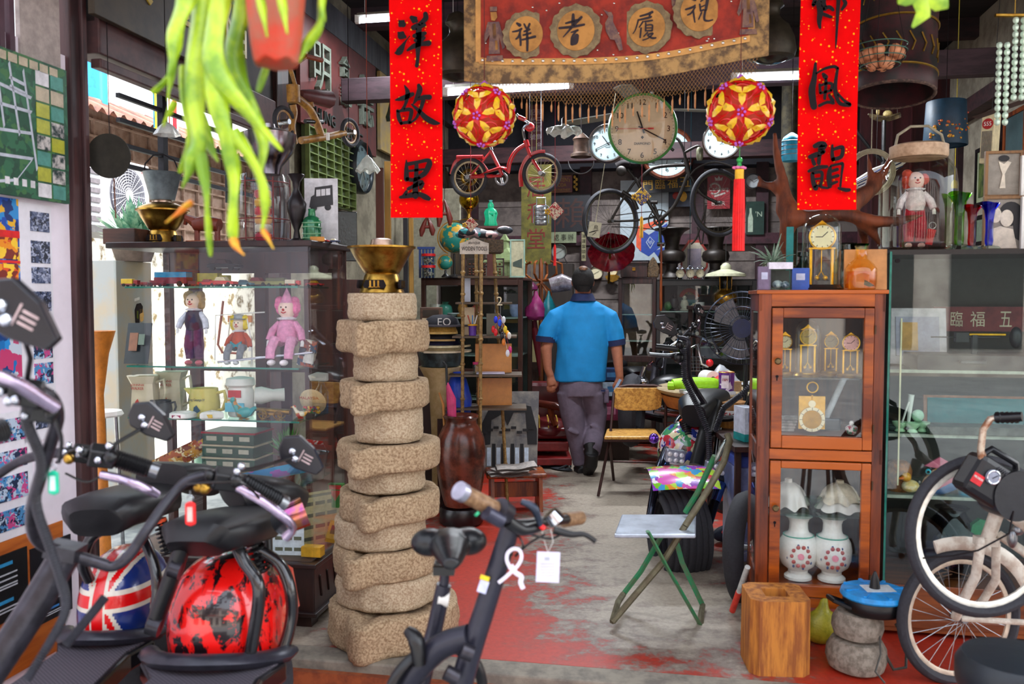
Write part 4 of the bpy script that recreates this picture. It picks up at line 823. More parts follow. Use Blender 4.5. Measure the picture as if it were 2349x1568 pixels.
b=MB(); b.box(-.08,-.04,.022,.022,.012,.018,(0,.2,.7)); b.build('price_sticker',M('#e89c10',.5),mc)
k1=anniv('anniversary clock with a bronze dial on the upper glass shelf of the cabinet',KI(1852,.1,shf[0]),.235,.05,face_=M('#8c7430',.4,.6))
anniv('dark-dialled anniversary clock at the back of the upper glass shelf',KI(1905,.22,shf[0]),.2,.042,face_=M('#6c6240',.4,.4),dome=False)
anniv('anniversary clock with a pink and white dial at the right of the upper shelf',KI(1950,.1,shf[0]),.2,.05,face_=M('#dca8a0',.4),dome=False)
anniv('small gilt clock partly hidden by the left stile of the upper door',KI(1800,.14,shf[0]),.2,.04,dome=False)
t=T('carriage_clock','flat square gilt clock with a ring handle and open dial inside the upper door','clock',KI(1861,.08,shf[1])); k=3.6/2000
b=MB(); b.box(0,0,42*k+.01,58*k,.012,76*k); b.build('plate',M('#c89a3c',.35,.7,n='gilt'),t);b=MB();b.ring((0,-.01,96*k+.018),12*k,.003,(0,1,0),24,6); b.tube([(0,-.006,76*k),(0,-.008,88*k)],.004,6); b.build('ring_handle',GLD,t)
b=MB(); b.ring((0,-.012,32*k),25*k,4*k,(0,1,0),32,6,flat=.4); b.m=1
for i in range(12): a=i*PI/6; b.box(cos(a)*25*k,-.020,32*k+sin(a)*25*k,.0015,.001,.012,(0,PI/2-a,0))
b.build('chapter_ring',[CRM,INK],t); b=MB();b.cyl((0,-.006,32*k),(0,-.01,32*k),21*k,n=24); b.build('dial_plate',M('#a87c24',.4,.6),t);b=MB();b.cyl((0,-.006,68*k),(0,-.01,68*k),8*k,n=20); b.build('seconds_dial',CRM,t)
o=MB().tube([(0,0,.01),(.10,.02,.24)],.013,10).build('paper_roll',M('#b8c0c4',.5),loc=KI(1885,.2,shf[1]),rz=-TH); tag(o,'pale rolled paper leaning inside the upper door','paper roll')
b=MB(); b.box(0,0,.032,.09,.02,.055); o=b.build('hand_mirror',M('#1c242c',.15),loc=KI(1903,.12,shf[1]),rz=-TH,bev=.015); tag(o,'small dark rounded mirror right of the gilt clock','mirror')
t=LT('perfume_bottle','small round flowered porcelain bottle in the right corner of the upper door','bottle',KI(1954,.07,shf[1]),None,None) if 0 else T('perfume_bottle','small round flowered porcelain bottle in the right corner of the upper door','bottle',KI(1953,.07,shf[1]))
MB().lathe([(.012,0),(.024,.012),(.024,.03),(.01,.04),(0,.042)],n=18).build('body',multi(['#e8e4e0','#e8e4e0','#c05c6c','#5c8c74'],60),t); MB().lathe([(.007,.04),(.01,.046),(.006,.056),(0,.056)],n=12).build('stopper',WHT,t)
b=MB()
for i in range(5): b.box(-.03+.004*i,0,.006+.012*i,.1,.07,.01)
b.m=0; o=b.build('old_booklets',M('#54504c',.7,h2='#a8a09c',s=12),loc=KI(1808,.14,shf[1]),rz=-TH); tag(o,'small heap of grey booklets at the left behind the upper door','booklets')
def shade(label,loc,r,h,mat,name='lamp_shade',group=None,k=7,amp=.11,rot=None,cat='lampshade'):
 b=MB(); f=lambda q,z,a:(q*(1+amp*(q/r)**3*sin(k*a)),z+h*.10*(q/r)**3*cos(k*a))
 b.lathe([(r,h*.0),(r*.9,h*.2),(r*.8,h*.5),(r*.62,h*.78),(r*.35,h*.96),(r*.2,h),(r*.18,h*1.15),(r*.2,h*.98),(r*.55,h*.74),(r*.86,h*.2),(r*.98,h*.0)],n=72,fn=f,close=False)
 o=b.build(name,mat,loc=loc,rz=-TH);
 if rot: o.rotation_euler=rot
 return tag(o,label,cat,group)
opal=M('#e8e4dc',.25,a=.04,t=.2,n='opal_glass')
shade('big ruffled opal glass lampshade on the left of the lower glass shelf',KI(1808,.14,shf[2]+.012),.085,.1,opal,group='ruffled glass shades in the cabinet')
shade('ruffled cream glass lampshade at the right, lower of the stacked pair',KI(1928,.12,shf[2]+.012),.095,.055,opal,group='ruffled glass shades in the cabinet')
shade('ruffled cream glass lampshade stacked on top at the right of the lower door',KI(1926,.12,shf[2]+.045),.082,.075,M('#d8ccb4',.25,t=.2),group='ruffled glass shades in the cabinet')
LT('glass_tumbler','smoky clear glass dish between the ruffled shades','dish',KI(1866,.1,shf[2]),[(.01,0),(.012,.02),(.03,.05),(.034,.06),(.028,.055),(0,.02)],JAR)
def vase2(label,loc,k):
 t=T('porcelain_vase',label,'vase',loc,-TH,'pair of porcelain vases in the lower cabinet')
 MB().lathe([(r*k,z*k) for r,z in [(.16,0),(.21,.01),(.21,.05),(.15,.1),(.15,.15),(.25,.23),(.29,.34),(.3,.5),(.28,.62),(.23,.7),(.16,.75),(.145,.8),(.14,.9),(.16,.96),(.21,1.0),(.19,1.0),(.1,.9),(.09,.5)]],n=32,close=True).build('body',M('#e6e4de',.2,a=.05,s=90,b=.2,n='porcelain'),t)
 b=MB(); b.ring((0,0,.70*k),.228*k,.012*k,n=32,k=6); b.build('green_band',M('#5ca894',.3),t)
 b=MB(); b.cyl((0,-.28*k,.43*k),(0,-.31*k,.43*k),.05*k,n=12); b.m=1
 for j in range(10):
  a=j*PI/5; b.ball((cos(a)*.13*k,-math.sqrt(.3**2-(cos(a)*.13)**2)*k,.43*k+sin(a)*.15*k),.032*k,(1,.3,1),8)
 b.m=2
 for j in range(8): a=j*PI/4+.2; b.ball((cos(a)*.19*k,-math.sqrt(.285**2-(cos(a)*.19)**2)*k,.42*k+sin(a)*.18*k),.018*k,(1,.4,1.4),6)
 b.build('painted_flowers',[M('#d88c9c',.3),M('#b05450',.3),M('#4c5c84',.3)],t)
vase2('left white porcelain vase with a painted red wreath, behind the lower door',KI(1830,.09,zlow),.265)
vase2('right white porcelain vase with a painted red wreath, behind the lower door',KI(1907,.09,zlow),.265)
t=T('air_plant','spiky grey-green air plant in a clear tumbler on the wooden cabinet','plant',KI(1772,.2,CH+.013));
MB().lathe([(.04,0),(.045,.12),(.042,.12),(.037,.008),(0,.006)],n=24).build('tumbler',JAR,t)
b=MB(); rr=random.Random(11)
for i in range(34):
 a=rr.uniform(0,6.28); e=rr.uniform(.25,1.35); l=rr.uniform(.08,.15); d=Vector((cos(a),sin(a),0)); p0=Vector((0,0,.11)); pts=[p0+d*l*cos(e)*q+Vector((0,0,l*sin(e)*q-.05*q*q*cos(e))) for q in (0,.35,.7,1)]; b.tube(pts,[.006,.006,.004,.001],5,flat=.5)
b.build('leaves',M('#8ca490',.6,h2='#5c7c64',s=40,n='grey_green_leaf'),t)
for i,(px,dv,w,h,c,lb) in enumerate(((1752,.05,.05,.095,'#6c5c78','narrow purple box at the left corner of the cabinet top'),(1834,.12,.07,.09,'#2450a8','bright blue box between the clear box and the domed clock'))):
 b=MB(); b.box(0,0,h/2,w,.05,h); b.m=1; b.box(0,-.0255,h*.6,w*.5,.001,h*.3); o=b.build('small_box',[M(c,.3),M('#b8bcd4',.4)],loc=KI(px,dv,CH+.013),rz=-TH,bev=.001); tag(o,lb,'box')
t=T('clear_plastic_box','clear plastic box with a white lid and a small figure inside, on the cabinet top','box',KI(1788,.06,CH+.013)); b=MB();b.box(0,0,.042,.09,.07,.084); b.build('case',JAR,t); b=MB();b.box(0,0,.098,.095,.075,.028); b.build('lid',M('#d8d4e0',.3),t,bev=.002); b=MB();b.box(0,.02,.045,.08,.01,.07); b.build('backing',M('#3c3a38',.6),t);b=MB();b.ball((-.01,-.01,.022),.022,(1,1,.8)); b.ball((.02,-.02,.02),.016); b.build('figure',M('#c8d0d8',.5,h2='#1c3c58',s=30),t)
t=T('amber_flask','amber glass flask of dark liquid standing on the wooden cabinet','flask',KI(1974,.09,CH+.013));
am_=M('#fff0c0',.02,k='tint',s=30,h2='#ffe8a8',n='amber_glass'); MB().lathe([(.052,0),(.06,.006),(.063,.03),(.062,.085),(.05,.105),(.026,.125),(.022,.165),(.026,.178),(.022,.178),(.018,.165),(.02,.125)],n=32,close=False).build('glass',am_,t)
MB().lathe([(.057,.004),(.06,.03),(.059,.075),(0,.075)],n=32).build('liquid',M('#fce090',.1,k='tint',h2='#f4d070'),t)
b=MB(); b.prism([(.01,.02),(.03,.012),(.05,.016),(.03,.03),(.012,.04)],-.02,-.012); b.build('sediment',INK,t)
b=MB(); b.box(0,0,.084,.17,.006,.168,(-.06,0,0)); o=b.build('cardboard_panel',M('#c08a58',.8,s=10),loc=KI(1984,.15,CH+.013),rz=-TH,bev=.006); tag(o,'tan cardboard panel with rounded corners behind the amber flask','cardboard')
# ================= big glass case at the right
V2=3.82; RU0,RU1=.872,2.2; RT=1.612; RD=.5
def DI(px,dv,z): return RV(px,V2+dv,z)
t=T('glass_showcase','wide glass showcase with a wooden plinth behind the white bicycle, at the right','display case',rp(RU0,V2,0)); wr=RU1-RU0
b=MB(); b.box(wr/2,RD/2,.12,wr,RD,.2); b.box(wr/2,-.002,.06,wr,.01,.04); b.build('plinth',M('#8a4a22',.4,k='woodx',h2='#5c2c16',s=10,n='plinth_wood'),t,bev=.004)
b=MB(); b.box(wr/2,RD/2,RT-.01,wr,RD,.02); b.build('top',M('#15181a',.2),t)
b=MB(); b.box(.005,RD/2,.9,.01,RD,1.4); b.box(wr/2,RD-.01,.9,wr,.02,1.4); b.box(wr-.01,RD/2,.9,.02,RD,1.4); b.build('back_panels',M('#1e2224',.5,n='dark_panel'),t)
b=MB(); b.box(wr/2,.004,.91,wr-.01,.006,1.38); b.build('front_pane',M('#f2f9f6',.01,k='glass'),t)
b=MB(); b.box(.004,.004,.91,.008,.01,1.39); b.build('edge_strip',edge_,t)
for z in (1.115,.845,.585): b=MB(); b.box(wr/2,RD/2+.02,z-.005,wr-.03,RD-.08,.01); b.m=1; b.box(wr/2,.055,z-.006,wr-.03,.006,.013); b.build('shelf',[M('#7c8c84',.2),M('#a8aca0',.4)],t)
b=MB(); b.box(.06,.04,.98,.006,.006,.7); b.build('rod',CRM,t); b=MB();b.cyl((.03,-.001,RT-.045),(.03,.006,RT-.045),.009,n=14); b.build('bolt',INK,t)
QS=[1.115,.845,.585,.22]
t=T('name_board','dusty red board with pale characters 五福 inside the showcase','sign',DI(2290,.4,1.26)); b=MB();b.box(0,0,.06,.55,.02,.11); b.build('board',M('#7a3034',.7,h2='#5c2028',s=8),t)
for ch,px,w in (('五',2308,.05),('福',2243,.06),('臨',2195,.05)): b=MB(); p=DI(px,.385,1.32); L_=Matrix.Rotation(TH,3,'Z')@(p-t.location); b.text(ch,(L_.x,-.011,.06),.068,w); b.build('character',M('#c8b8a0',.7),t)
b=MB(); b.box(0,0,.07,.62,.3,.14); b.m=1; b.box(-.1,-.16,.08,.1,.02,.03); o=b.build('scale_base',[M('#20242c',.5),M('#3c4048',.4)],loc=DI(2260,.2,QS[0]),rz=-TH,bev=.004); o.scale=(1,1,.45); tag(o,'long dark balance beam base on the top shelf of the showcase','scale')
b=MB(); b.tube([(-.17,0,0),(.10,0,.0)],.003,6); b.m=1; b.tube([(-.02,0,.012),(.12,0,.012)],.005,6); b.m=0; b.box(-.05,0,.0,.05,.03,.04); b.ball((.16,0,0),.035,(.7,.7,1.3)); b.box(0,0,-.03,.02,.02,.08)
o=b.build('balance_beam',[M('#23252b',.4),GLD],loc=DI(2235,.12,QS[0]+.135),rz=-TH); tag(o,'thin dark and gold balance beam across the top shelf of the showcase','beam')
b=MB(); b.box(0,0,.075,.6,.012,.15); b.m=1; b.box(0,-.008,.077,.57,.004,.125); o=b.build('felt_board',[M('#8c5438',.5),M('#0c6c74',.8,a=.08,n='teal_felt')],loc=DI(2290,.2,QS[1]),rz=-TH); o.rotation_euler=(-.1,0,-TH); tag(o,'teal felt board in a brown frame on the middle shelf of the showcase','board')
b=MB(); b.box(0,0,.02,.6,.12,.035); o=b.build('wooden_tray',M('#4c5048',.5,h2='#2c2c28',s=14),loc=DI(2300,.1,QS[1]),rz=-TH,bev=.003); tag(o,'low grey tray in front of the teal board','tray')
t=T('green_cup_set','set of pale green glazed cups with sticks','cup set',DI(2090,.1,QS[1])) ; t['label']='cluster of three pale green cups with tall white sticks on the middle showcase shelf'
for x,y in ((-.045,.0),(.0,-.02),(.045,.01)): b=MB(); b.lathe([(.012,0),(.022,.006),(.014,.018),(.03,.035),(.032,.045),(.026,.045),(0,.02)],c=(x,y,0),n=18); b.build('cup',M('#b4dcb4',.3,a=.05,n='pale_green_glaze'),t)
b=MB(); b.tube([(-.01,.01,.03),(.0,.01,.16)],[.006,.013],8); b.build('stick',WHT,t); b=MB();b.tube([(-.04,0,.03),(-.012,0,.13)],.004,6); b.build('stick',WHT,t); b=MB();b.ball((.03,.02,.07),.026,(1,.7,1)); b.build('sphere',M('#b8dcc0',.3),t)
t=T('ceramic_fish','painted ceramic fish with a pink back and blue belly on the lower showcase shelf','figurine',DI(2165,.1,QS[2])); b=MB();b.ball((0,0,.07),.065,(1.5,.45,.8),18,(0,-.5,0)); b.build('body',multi(['#d88c54','#e8c0a8','#c8647c','#e0a468'],16,.25,n='fish_glaze'),t);b=MB();b.ball((.02,-.008,.04),.05,(1.5,.45,.5),12,(0,-.5,0)); b.build('belly',M('#2c5c94',.3),t);b=MB();b.prism([(-.08,.12),(-.02,.16),(.05,.12),(.04,.1)],-.006,.006); b.prism([(.07,.06),(.13,.02),(.12,.0),(.06,.03)],-.006,.006); b.build('fin',M('#c05c78',.4),t);b=MB();b.ball((-.07,-.024,.1),.012,n=10); b.m=1; b.ball((-.072,-.034,.1),.006,n=8); b.build('eye',[M('#3cb0c8',.3),INK],t)
t=T('ceramic_duck','small yellow and cream ceramic duck left of the fish','figurine',DI(2088,.08,QS[2])); b=MB();b.ball((0,0,.035),.03,(1.2,.8,.9)); b.build('body',M('#d8b464',.3,h2='#e0d4b0',s=30),t);b=MB();b.ball((-.02,-.01,.075),.02); b.build('head',M('#e09c1c',.3),t);b=MB();b.tube([(-.035,-.02,.072),(-.055,-.025,.07)],[.008,.003],6); b.build('beak',M('#d86c1c',.3),t)
def simple(label,name,loc,pr,mat,cat,k=1,**kw): return LT(name,label,cat,loc,pr,mat,k=k,**kw)
simple('cobalt blue glass orb vase low in the showcase','vase',DI(2180,.15,QS[3]),[(.04,0),(.09,.03),(.13,.11),(.12,.2),(.06,.27),(.05,.29),(.07,.3),(.04,.28)],M('#1c2c7c',.05,k='tint',h2='#16205c',n='cobalt_glass'),'vase')
simple('carved wooden vessel at the left end of the lower showcase shelf','carved_vessel',DI(2060,.15,QS[2]),[(.04,0),(.05,.03),(.055,.09),(.045,.12),(.03,.13),(0,.13)],M('#a8642c',.5,h2='#70401c',s=50),'vessel')
simple('blue and yellow tin on the lower showcase shelf','tin',DI(2215,.12,QS[2]),[(.03,0),(.03,.06),(0,.06)],M('#2488a8',.4),'tin')
b=MB(); b.prism([(-.04,0),(.05,.02),(.07,.06),(0,.075),(-.03,.05)],0,.03); o=b.build('green_wedge',M('#1c7c4c',.2),loc=DI(2248,.06,QS[3]+.2),rz=-TH); tag(o,'green glass slab propped behind the bicycle tyre','slab')
b=MB(); n=26; b.prism([( (.075 if i%2 else .1 if i<15 else .075)*cos(i*2*PI/n),(.075 if i%2 else .1 if i<15 else .075)*sin(i*2*PI/n)) for i in range(n)],0,.02); o=b.build('coral_piece',M('#b8bcae',.8,b=.6),loc=DI(2165,.12,QS[3]+.09),rz=-TH); tag(o,'pale spiky coral piece seen behind the wheel spokes','coral')
b=MB(); rr=random.Random(4)
for j in range(7): b.tube([(rr.uniform(-.15,.15),rr.uniform(-.05,.05),rr.uniform(0,.1)) for q in range(4)],.003,4)
o=b.build('dry_twigs',M('#6c4430',.8),loc=DI(2200,.08,QS[3]+.0),rz=-TH); tag(o,'tangle of thin brown twigs in the bottom of the showcase','twigs')
b=MB(); b.box(0,0,.1,.2,.01,.2,(-.2,0,0)); b.m=1; b.box(0,-.008,.1,.15,.004,.14,(-.2,0,0)); b.m=2; b.box(-.03,-.012,.1,.06,.004,.1,(-.2,0,0)); o=b.build('framed_print',[M('#c8bcc4',.3),M('#a49cb0',.4),M('#c89040',.5)],loc=DI(2105,.3,QS[0]+.24),rz=-TH); o.scale=(1.2,1,1.25); o.location.z=QS[0]+.005; tag(o,'pale framed print with an orange panel standing at the left of the top shelf','picture')
t=T('glass_jar','large clear glass jar with a screw lid and rope handle, holding a clown doll','jar',DI(2102,.26,RT)); kk=3.95/2000
MB().lathe([(r*kk,z*kk) for r,z in [(70,2),(78,8),(80,20),(80,150),(76,178),(64,198),(54,206),(54,212)]],n=40,close=False).build('glass',M('#f0f2ea',.02,k='glass'),t); MB().lathe([(0,3*kk),(70*kk,3*kk),(74*kk,9*kk),(0,9*kk)],n=32,close=False).build('glass_base',JAR,t)
MB().lathe([(r*kk,z*kk) for r,z in [(58,206),(60,210),(60,232),(50,236),(0,236)]],n=36).build('lid',M('#a08060',.5,h2='#c8a888',s=14,n='worn_lid'),t)
b=MB(); b.tube([(-50*kk,0,226*kk),(-44*kk,0,258*kk),(-18*kk,0,276*kk),(18*kk,0,276*kk),(46*kk,0,256*kk),(54*kk,0,226*kk)],.006,8); b.build('handle',M('#a09880',.6),t)
doll('clown_doll','clown doll in a red and white suit squeezed inside the big glass jar',DI(2097,.26,RT+.02),165*kk/.93,['#c04838','#e8c4bc','#d8ccd0','#b01830','#e0b8b0',None,'#e0d4dc'])
t=T('sock_charm','small red sock charm at the bottom of the glass jar','charm',DI(2130,.2,RT+.02)); b=MB();b.tube([(0,0,.01),(.004,0,.04),(.012,0,.075)],[.014,.016,.018],10); b.build('sock',M('#c01818',.8),t);b=MB();b.ring((.014,0,.092),.014,.0018,(0,1,0),16,5); b.build('ring',STL,t)
for px,h,c,lb in ((2199,122,'#a4dc58','green glass bud vase, tallest and leftmost of the three on the showcase'),(2228,95,'#e04858','ruby red glass bud vase between the green and blue ones'),(2268,100,'#4c6cf0','cobalt blue glass bud vase in front of the photo frame')):
 t=T('bud_vase',lb,'vase',DI(px,.12,RT),group='coloured glass bud vases'); k=h*3.9/2000
 MB().lathe([(.07*k,.1*k),(.085*k,.2*k),(.075*k,.4*k),(.08*k,.65*k),(.11*k,.85*k),(.2*k,1.0*k),(.19*k,1.0*k),(.09*k,.83*k),(.05*k,.6*k)],n=24,fn=lambda r,z,a,k=k:(r,z+(.03*k*sin(2*a) if z>.95*k else 0))).build('body',M(c,.05,k='tint',h2=c,n='coloured_glass'),t)
 MB().lathe([(.2*k,0),(.24*k,.03*k),(.2*k,.08*k),(.08*k,.12*k),(0,.12*k)],n=10,sm=False).build('crystal_foot',JAR,t)
def frame(label,loc,w,h,fm_,im,rz=-TH,tilt=0,fwd=.012,name='framed_photo',cat='photo frame',extra=None,th=.02,group=None):
 t=T(name,label,cat,loc,rz,group); t.rotation_euler=(tilt,0,rz); b=MB();f=fwd
 b.box(0,0,f/2,w,th,f); b.box(0,0,h-f/2,w,th,f); b.box(-w/2+f/2,0,h/2,f,th,h-2*f); b.box(w/2-f/2,0,h/2,f,th,h-2*f); b.build('frame',fm_,t,bev=.001)
 b=MB(); b.box(0,.002,h/2,w-2*f,.004,h-2*f)
 if extra: extra(b,w,h)
 b.build('picture',im,t); return t
gsc=[M('#8c8478',.5),M('#d8ccb8',.5),M('#1c1a1c',.6),M('#b4a890',.5)]
def figA(b,w,h):
 b.m=1; b.prism([(-.1*w,.2*h),(.06*w,.2*h),(.03*w,.5*h),(.1*w,.62*h),(.2*w,.75*h),(.1*w,.78*h),(.0,.72*h),(-.14*w,.78*h),(-.08*w,.6*h),(-.03*w,.5*h)],-.004,-.001); b.m=2; b.ball((0,-.003,.84*h),.07*h,(1.6,.05,1),10)
def figB(b,w,h):
 b.m=2; b.ball((.14*w,-.002,.68*h),.2*h,(1,.03,1.1),14); b.prism([(.18*w,.7*h),(.36*w,.6*h),(.34*w,.2*h),(.24*w,.25*h),(.2*w,.5*h)],-.004,-.001); b.m=1; b.ball((.04*w,-.006,.6*h),.14*h,(.8,.05,1.1),14); b.ball((-.22*w,-.005,.66*h),.13*h,(.8,.05,1.1),12); b.prism([(-.36*w,.06*h),(.3*w,.06*h),(.2*w,.4*h),(-.1*w,.46*h),(-.34*w,.4*h)],-.004,-.001)
ly=M('#8c6438',.5,k='wood',h2='#6c4824',s=20,n='frame_wood')
frame('wooden frame with an old sepia photo of a standing figure, upper left of the group',DI(2300,.30,RT+.235),.15,.2,ly,gsc,extra=figA)
frame('wooden frame with a sepia close-up of two people, behind the blue vase',DI(2302,.24,RT),.17,.235,ly,gsc,extra=figB)
frame('wooden frame with a dark photograph at the right edge, upper row',DI(2375,.28,RT+.24),.12,.17,WHT,[M('#241c2c',.4)])
frame('wooden frame with a pale photograph at the right edge, lower row',DI(2378,.22,RT),.13,.23,WHT,[M('#a8a49c',.4)])
b=MB(); dr=lambda *q:[P(x,y,Y) for x,y,Y in q]
Yd=3.9
b.tube(dr((1775,300,4.0),(1782,360,3.98),(1795,410,3.95),(1800,480,3.92),(1830,520,3.9)),[.012,.02,.026,.045,.05],8)
b.tube(dr((1735,425,4.0),(1770,425,3.98),(1800,450,3.95),(1815,490,3.9)),[.012,.022,.03,.05],8); b.tube(dr((1738,400,4.0),(1750,425,3.98)),[.008,.02],6)
b.tube(dr((1800,500,3.9),(1860,500,3.88),(1930,490,3.86),(2010,508,3.8),(2060,508,3.76),(2120,492,3.74)),[.05,.045,.04,.036,.03,.01],8,flat=.8)
b.tube(dr((1930,490,3.86),(1975,450,3.9),(2010,425,3.92),(2035,380,3.9),(2045,350,3.9)),[.04,.045,.03,.018,.007],8)
b.tube(dr((1985,450,3.9),(1998,410,3.93),(1990,350,3.95)),[.025,.02,.008],8)
b.tube(dr((1975,500,3.84),(2000,530,3.84),(2018,560,3.86),(2012,568,3.9)),[.04,.025,.012,.01],8); b.tube(dr((1810,505,3.9),(1800,560,3.95),(1812,600,3.95),(1815,668,3.86)),[.04,.03,.02,.02],8)
b.tube(dr((1975,500,3.84),(1985,560,3.95),(1990,660,3.8)),[.03,.02,.016],8)
r0=KI(1815,.3,CH+.013); o=b.build('driftwood',M('#7c3c1c',.7,k='wood',h2='#4c2412',s=14,b=.6,n='driftwood_brown'),rem=.012); tag(o,'branching reddish-brown driftwood piece behind the domed clock','driftwood')
for px,dv,h,lb in ((1935,.3,.2,'clear glass bottle with a round shoulder behind the domed clock'),(1842,.34,.17,'dark glass bottle partly hidden left of the domed clock')):
 LT('glass_bottle',lb,'bottle',KI(px,dv,CH+.013),[(.2,0),(.24,.02),(.24,.55),(.12,.72),(.11,.85),(.16,.88),(.15,.98),(0,1.0)],M('#cfdcd4' if px>1900 else '#6c7c74',.03,k='glass'),k=h)
simple('green fluted glass vase behind the amber flask','vase',KI(1965,.33,CH+.013),[(.02,0),(.025,.05),(.02,.14),(.05,.2),(.045,.2),(.015,.12)],M('#4c9c1c',.05,k='tint',h2='#3c8414'),'vase')
# ================= floor things at the right front
t=T('wooden_block','squared orange-brown timber block with a square mortise in its top','block',F(1792,1552),-TH+.12); k=3.3/2000; w=.225; h=.285
b=MB(); o_=w/2; i_=.045
c8=lambda s_,cc:[(-s_+cc,-s_),(s_-cc,-s_),(s_,-s_+cc),(s_,s_-cc),(s_-cc,s_),(-s_+cc,s_),(-s_,s_-cc),(-s_,-s_+cc)]
out=c8(o_,.03); inn=c8(i_,.001); vs=[(x,y+o_,0) for x,y in out]+[(x*.99,y*.99+o_,h) for x,y in out]+[(x,y+o_,h-.002) for x,y in inn]+[(x,y+o_,h-.12) for x,y in inn]
fs=[tuple(range(7,-1,-1))]
for i in range(8): j=(i+1)%8; fs+=[(i,j,8+j,8+i),(8+i,8+j,16+j,16+i),(16+i,16+j,24+j,24+i)]
fs.append(tuple(range(24,32))); b.add(vs,fs); b.build('timber',M('#c07a2c',.7,k='wood',h2='#8a4c1c',s=34,b=.6,n='raw_timber'),t,bev=.006)
stg=M('#8f8578',.85,h2='#6c6256',s=40,b=.7,n='grey_stone')
zz=0
for i,(px,r,h,lb) in enumerate(((1965,.112,.125,'lower round grey stone ring on the floor, under a second one'),(1968,.095,.105,'upper round grey stone ring, under the blue cable reel'))):
 b=MB(); b.lathe([(r*.62,0),(r*.9,h*.12),(r,h*.4),(r*.97,h*.7),(r*.8,h*.97),(r*.6,h),(0,h)],n=32,fn=lambda q,z,a:(q*(1+.03*sin(3*a)),z)); c=F(1965,1540); c.y+=.02; c.z=zz; c.x=S(px,c.y,zz).x
 o=b.build('stone_ring',stg,loc=c); tag(o,lb,'stone','grey stones under the cable reel'); zz+=h
t=T('cable_reel','bright blue and black cable reel lying on top of the grey stones','cable reel',Vector((c.x+.06,c.y,zz)),.1)
b=MB(); b.lathe([(.105,0),(.115,.01),(.115,.05),(.105,.06),(0,.06)],n=32); b.build('body',BLK,t); b=MB();b.lathe([(.12,.055),(.125,.062),(.12,.078),(.09,.084),(0,.084)],n=36)
for i in range(8): b.box(cos(i*PI/4)*.09,sin(i*PI/4)*.09,.082,.05,.012,.008,(0,0,i*PI/4))
b.build('disc',M('#1c90d8',.35,n='blue_plastic'),t);b=MB();b.lathe([(.02,.084),(.016,.12),(.004,.15),(0,.15)],n=14); b.build('spike',BLK,t)
b=MB(); b.prism([(-.05,-.04),(.06,-.05),(.07,.03),(-.04,.04)],.085,.0865,'xy'); b.build('label',M('#d8e0e4',.4),t);b=MB();b.tube([(-.1,-.03,.02),(-.17,-.02,.05),(-.17,.03,.05),(-.1,.05,.02)],.009,6); b.build('handle',BLK,t)
b=MB(); b.tube([P(2000,1420,3.2),P(2018,1460,3.18),P(2020,1500,3.15),P(2008,1540,3.12),P(2030,1566,3.1)],.004,6); b.tube([P(2055,1430,3.3),P(2080,1480,3.28),P(2078,1530,3.2),P(2050,1535,3.2),P(2030,1500,3.2)],.006,6); o=b.build('power_cable',M('#3c3a34',.6)); tag(o,'loose dark power cable trailing down from the blue reel','cable')
b=MB(); b.ball((0,0,.07),.08,(1.1,.7,.9),14); b.tube([(0,0,.13),(.01,0,.2)],[.03,.012],8); o=b.build('plastic_bag',M('#b8b030',.4,h2='#8c8c20',s=14,b=.9,n='yellow_plastic'),loc=F(1885,1475),rem=.01); tag(o,'crumpled yellow plastic bag under the wooden cabinet','bag')
b=MB(); a=F(1680,1400,.02); c=P(1715,1300,3.62); b.tube([a,a.lerp(c,.45)],.014,10); b.m=1; b.tube([a.lerp(c,.45),c],.012,10); o=b.build('striped_stick',[M('#e03c2c',.4),M('#c8ccc8',.4)]); tag(o,'red and white stick leaning against the left side of the wooden cabinet','stick')
# ================= white bicycles at the right
wp=M('#d8d2c4',.35,h2='#b8a898',s=24,n='white_bike_paint'); tyr=M('#2c2c32',.8,a=.2,s=90,n='tyre_rubber')
def wheel(parent,c,r,ax,tr=.02,rim=STL,spokes=28,hub=True,name='wheel',tm=None,rimw=.012,tan=None,spm=None):
 c=Vector(c); q=Vector(ax).to_track_quat('Z','Y').to_matrix(); b=MB();b.ring(c,r-tr,tr,ax,48,8); w_=b.build(name,tm or tyr,parent,world=True)
 b=MB(); b.ring(c,r-tr*2.2,rimw,ax,48,6,flat=.6)
 if tan: b.m=1; b.ring(c,r-tr*1.75,tr*.5,ax,48,6,flat=.5)
 b.build('rim',[rim,tan or rim],w_,world=True)
 if spokes:
  b=MB()
  for i in range(spokes):
   a=2*PI*i/spokes; b.tube([c+q@Vector((.015*cos(a+1.3),.015*sin(a+1.3),.02*(1 if i%2 else -1))),c+q@Vector(((r-tr*2.3)*cos(a),(r-tr*2.3)*sin(a),0))],.0011,3,cap=False)
  b.build('spokes',spm or STL,w_,world=True)
  b=MB(); b.cyl(c-Vector(ax)*.035,c+Vector(ax)*.035,.014); b.build('hub',STL,w_,world=True)
 return w_
t=T('folding_bicycle','folded white bicycle with two small wheels in front of the showcase','bicycle',F(2200,1573),0)
hub=P(2200,1415,3.17); ax=Vector((.18,-1,.05)).normalized(); wheel(t,hub,.253,ax,tr=.02,rim=M('#c8b8a4',.4,.3),tan=M('#b48c6c',.7),name='rear_wheel')
ax2=Vector((.1,-1,.12)).normalized(); cw_=P(2252,1228,2.86); wheel(t,cw_,.268,ax2,tr=.018,rim=M('#e0dcd0',.25,.4),spokes=0,name='front_wheel',rimw=.014)
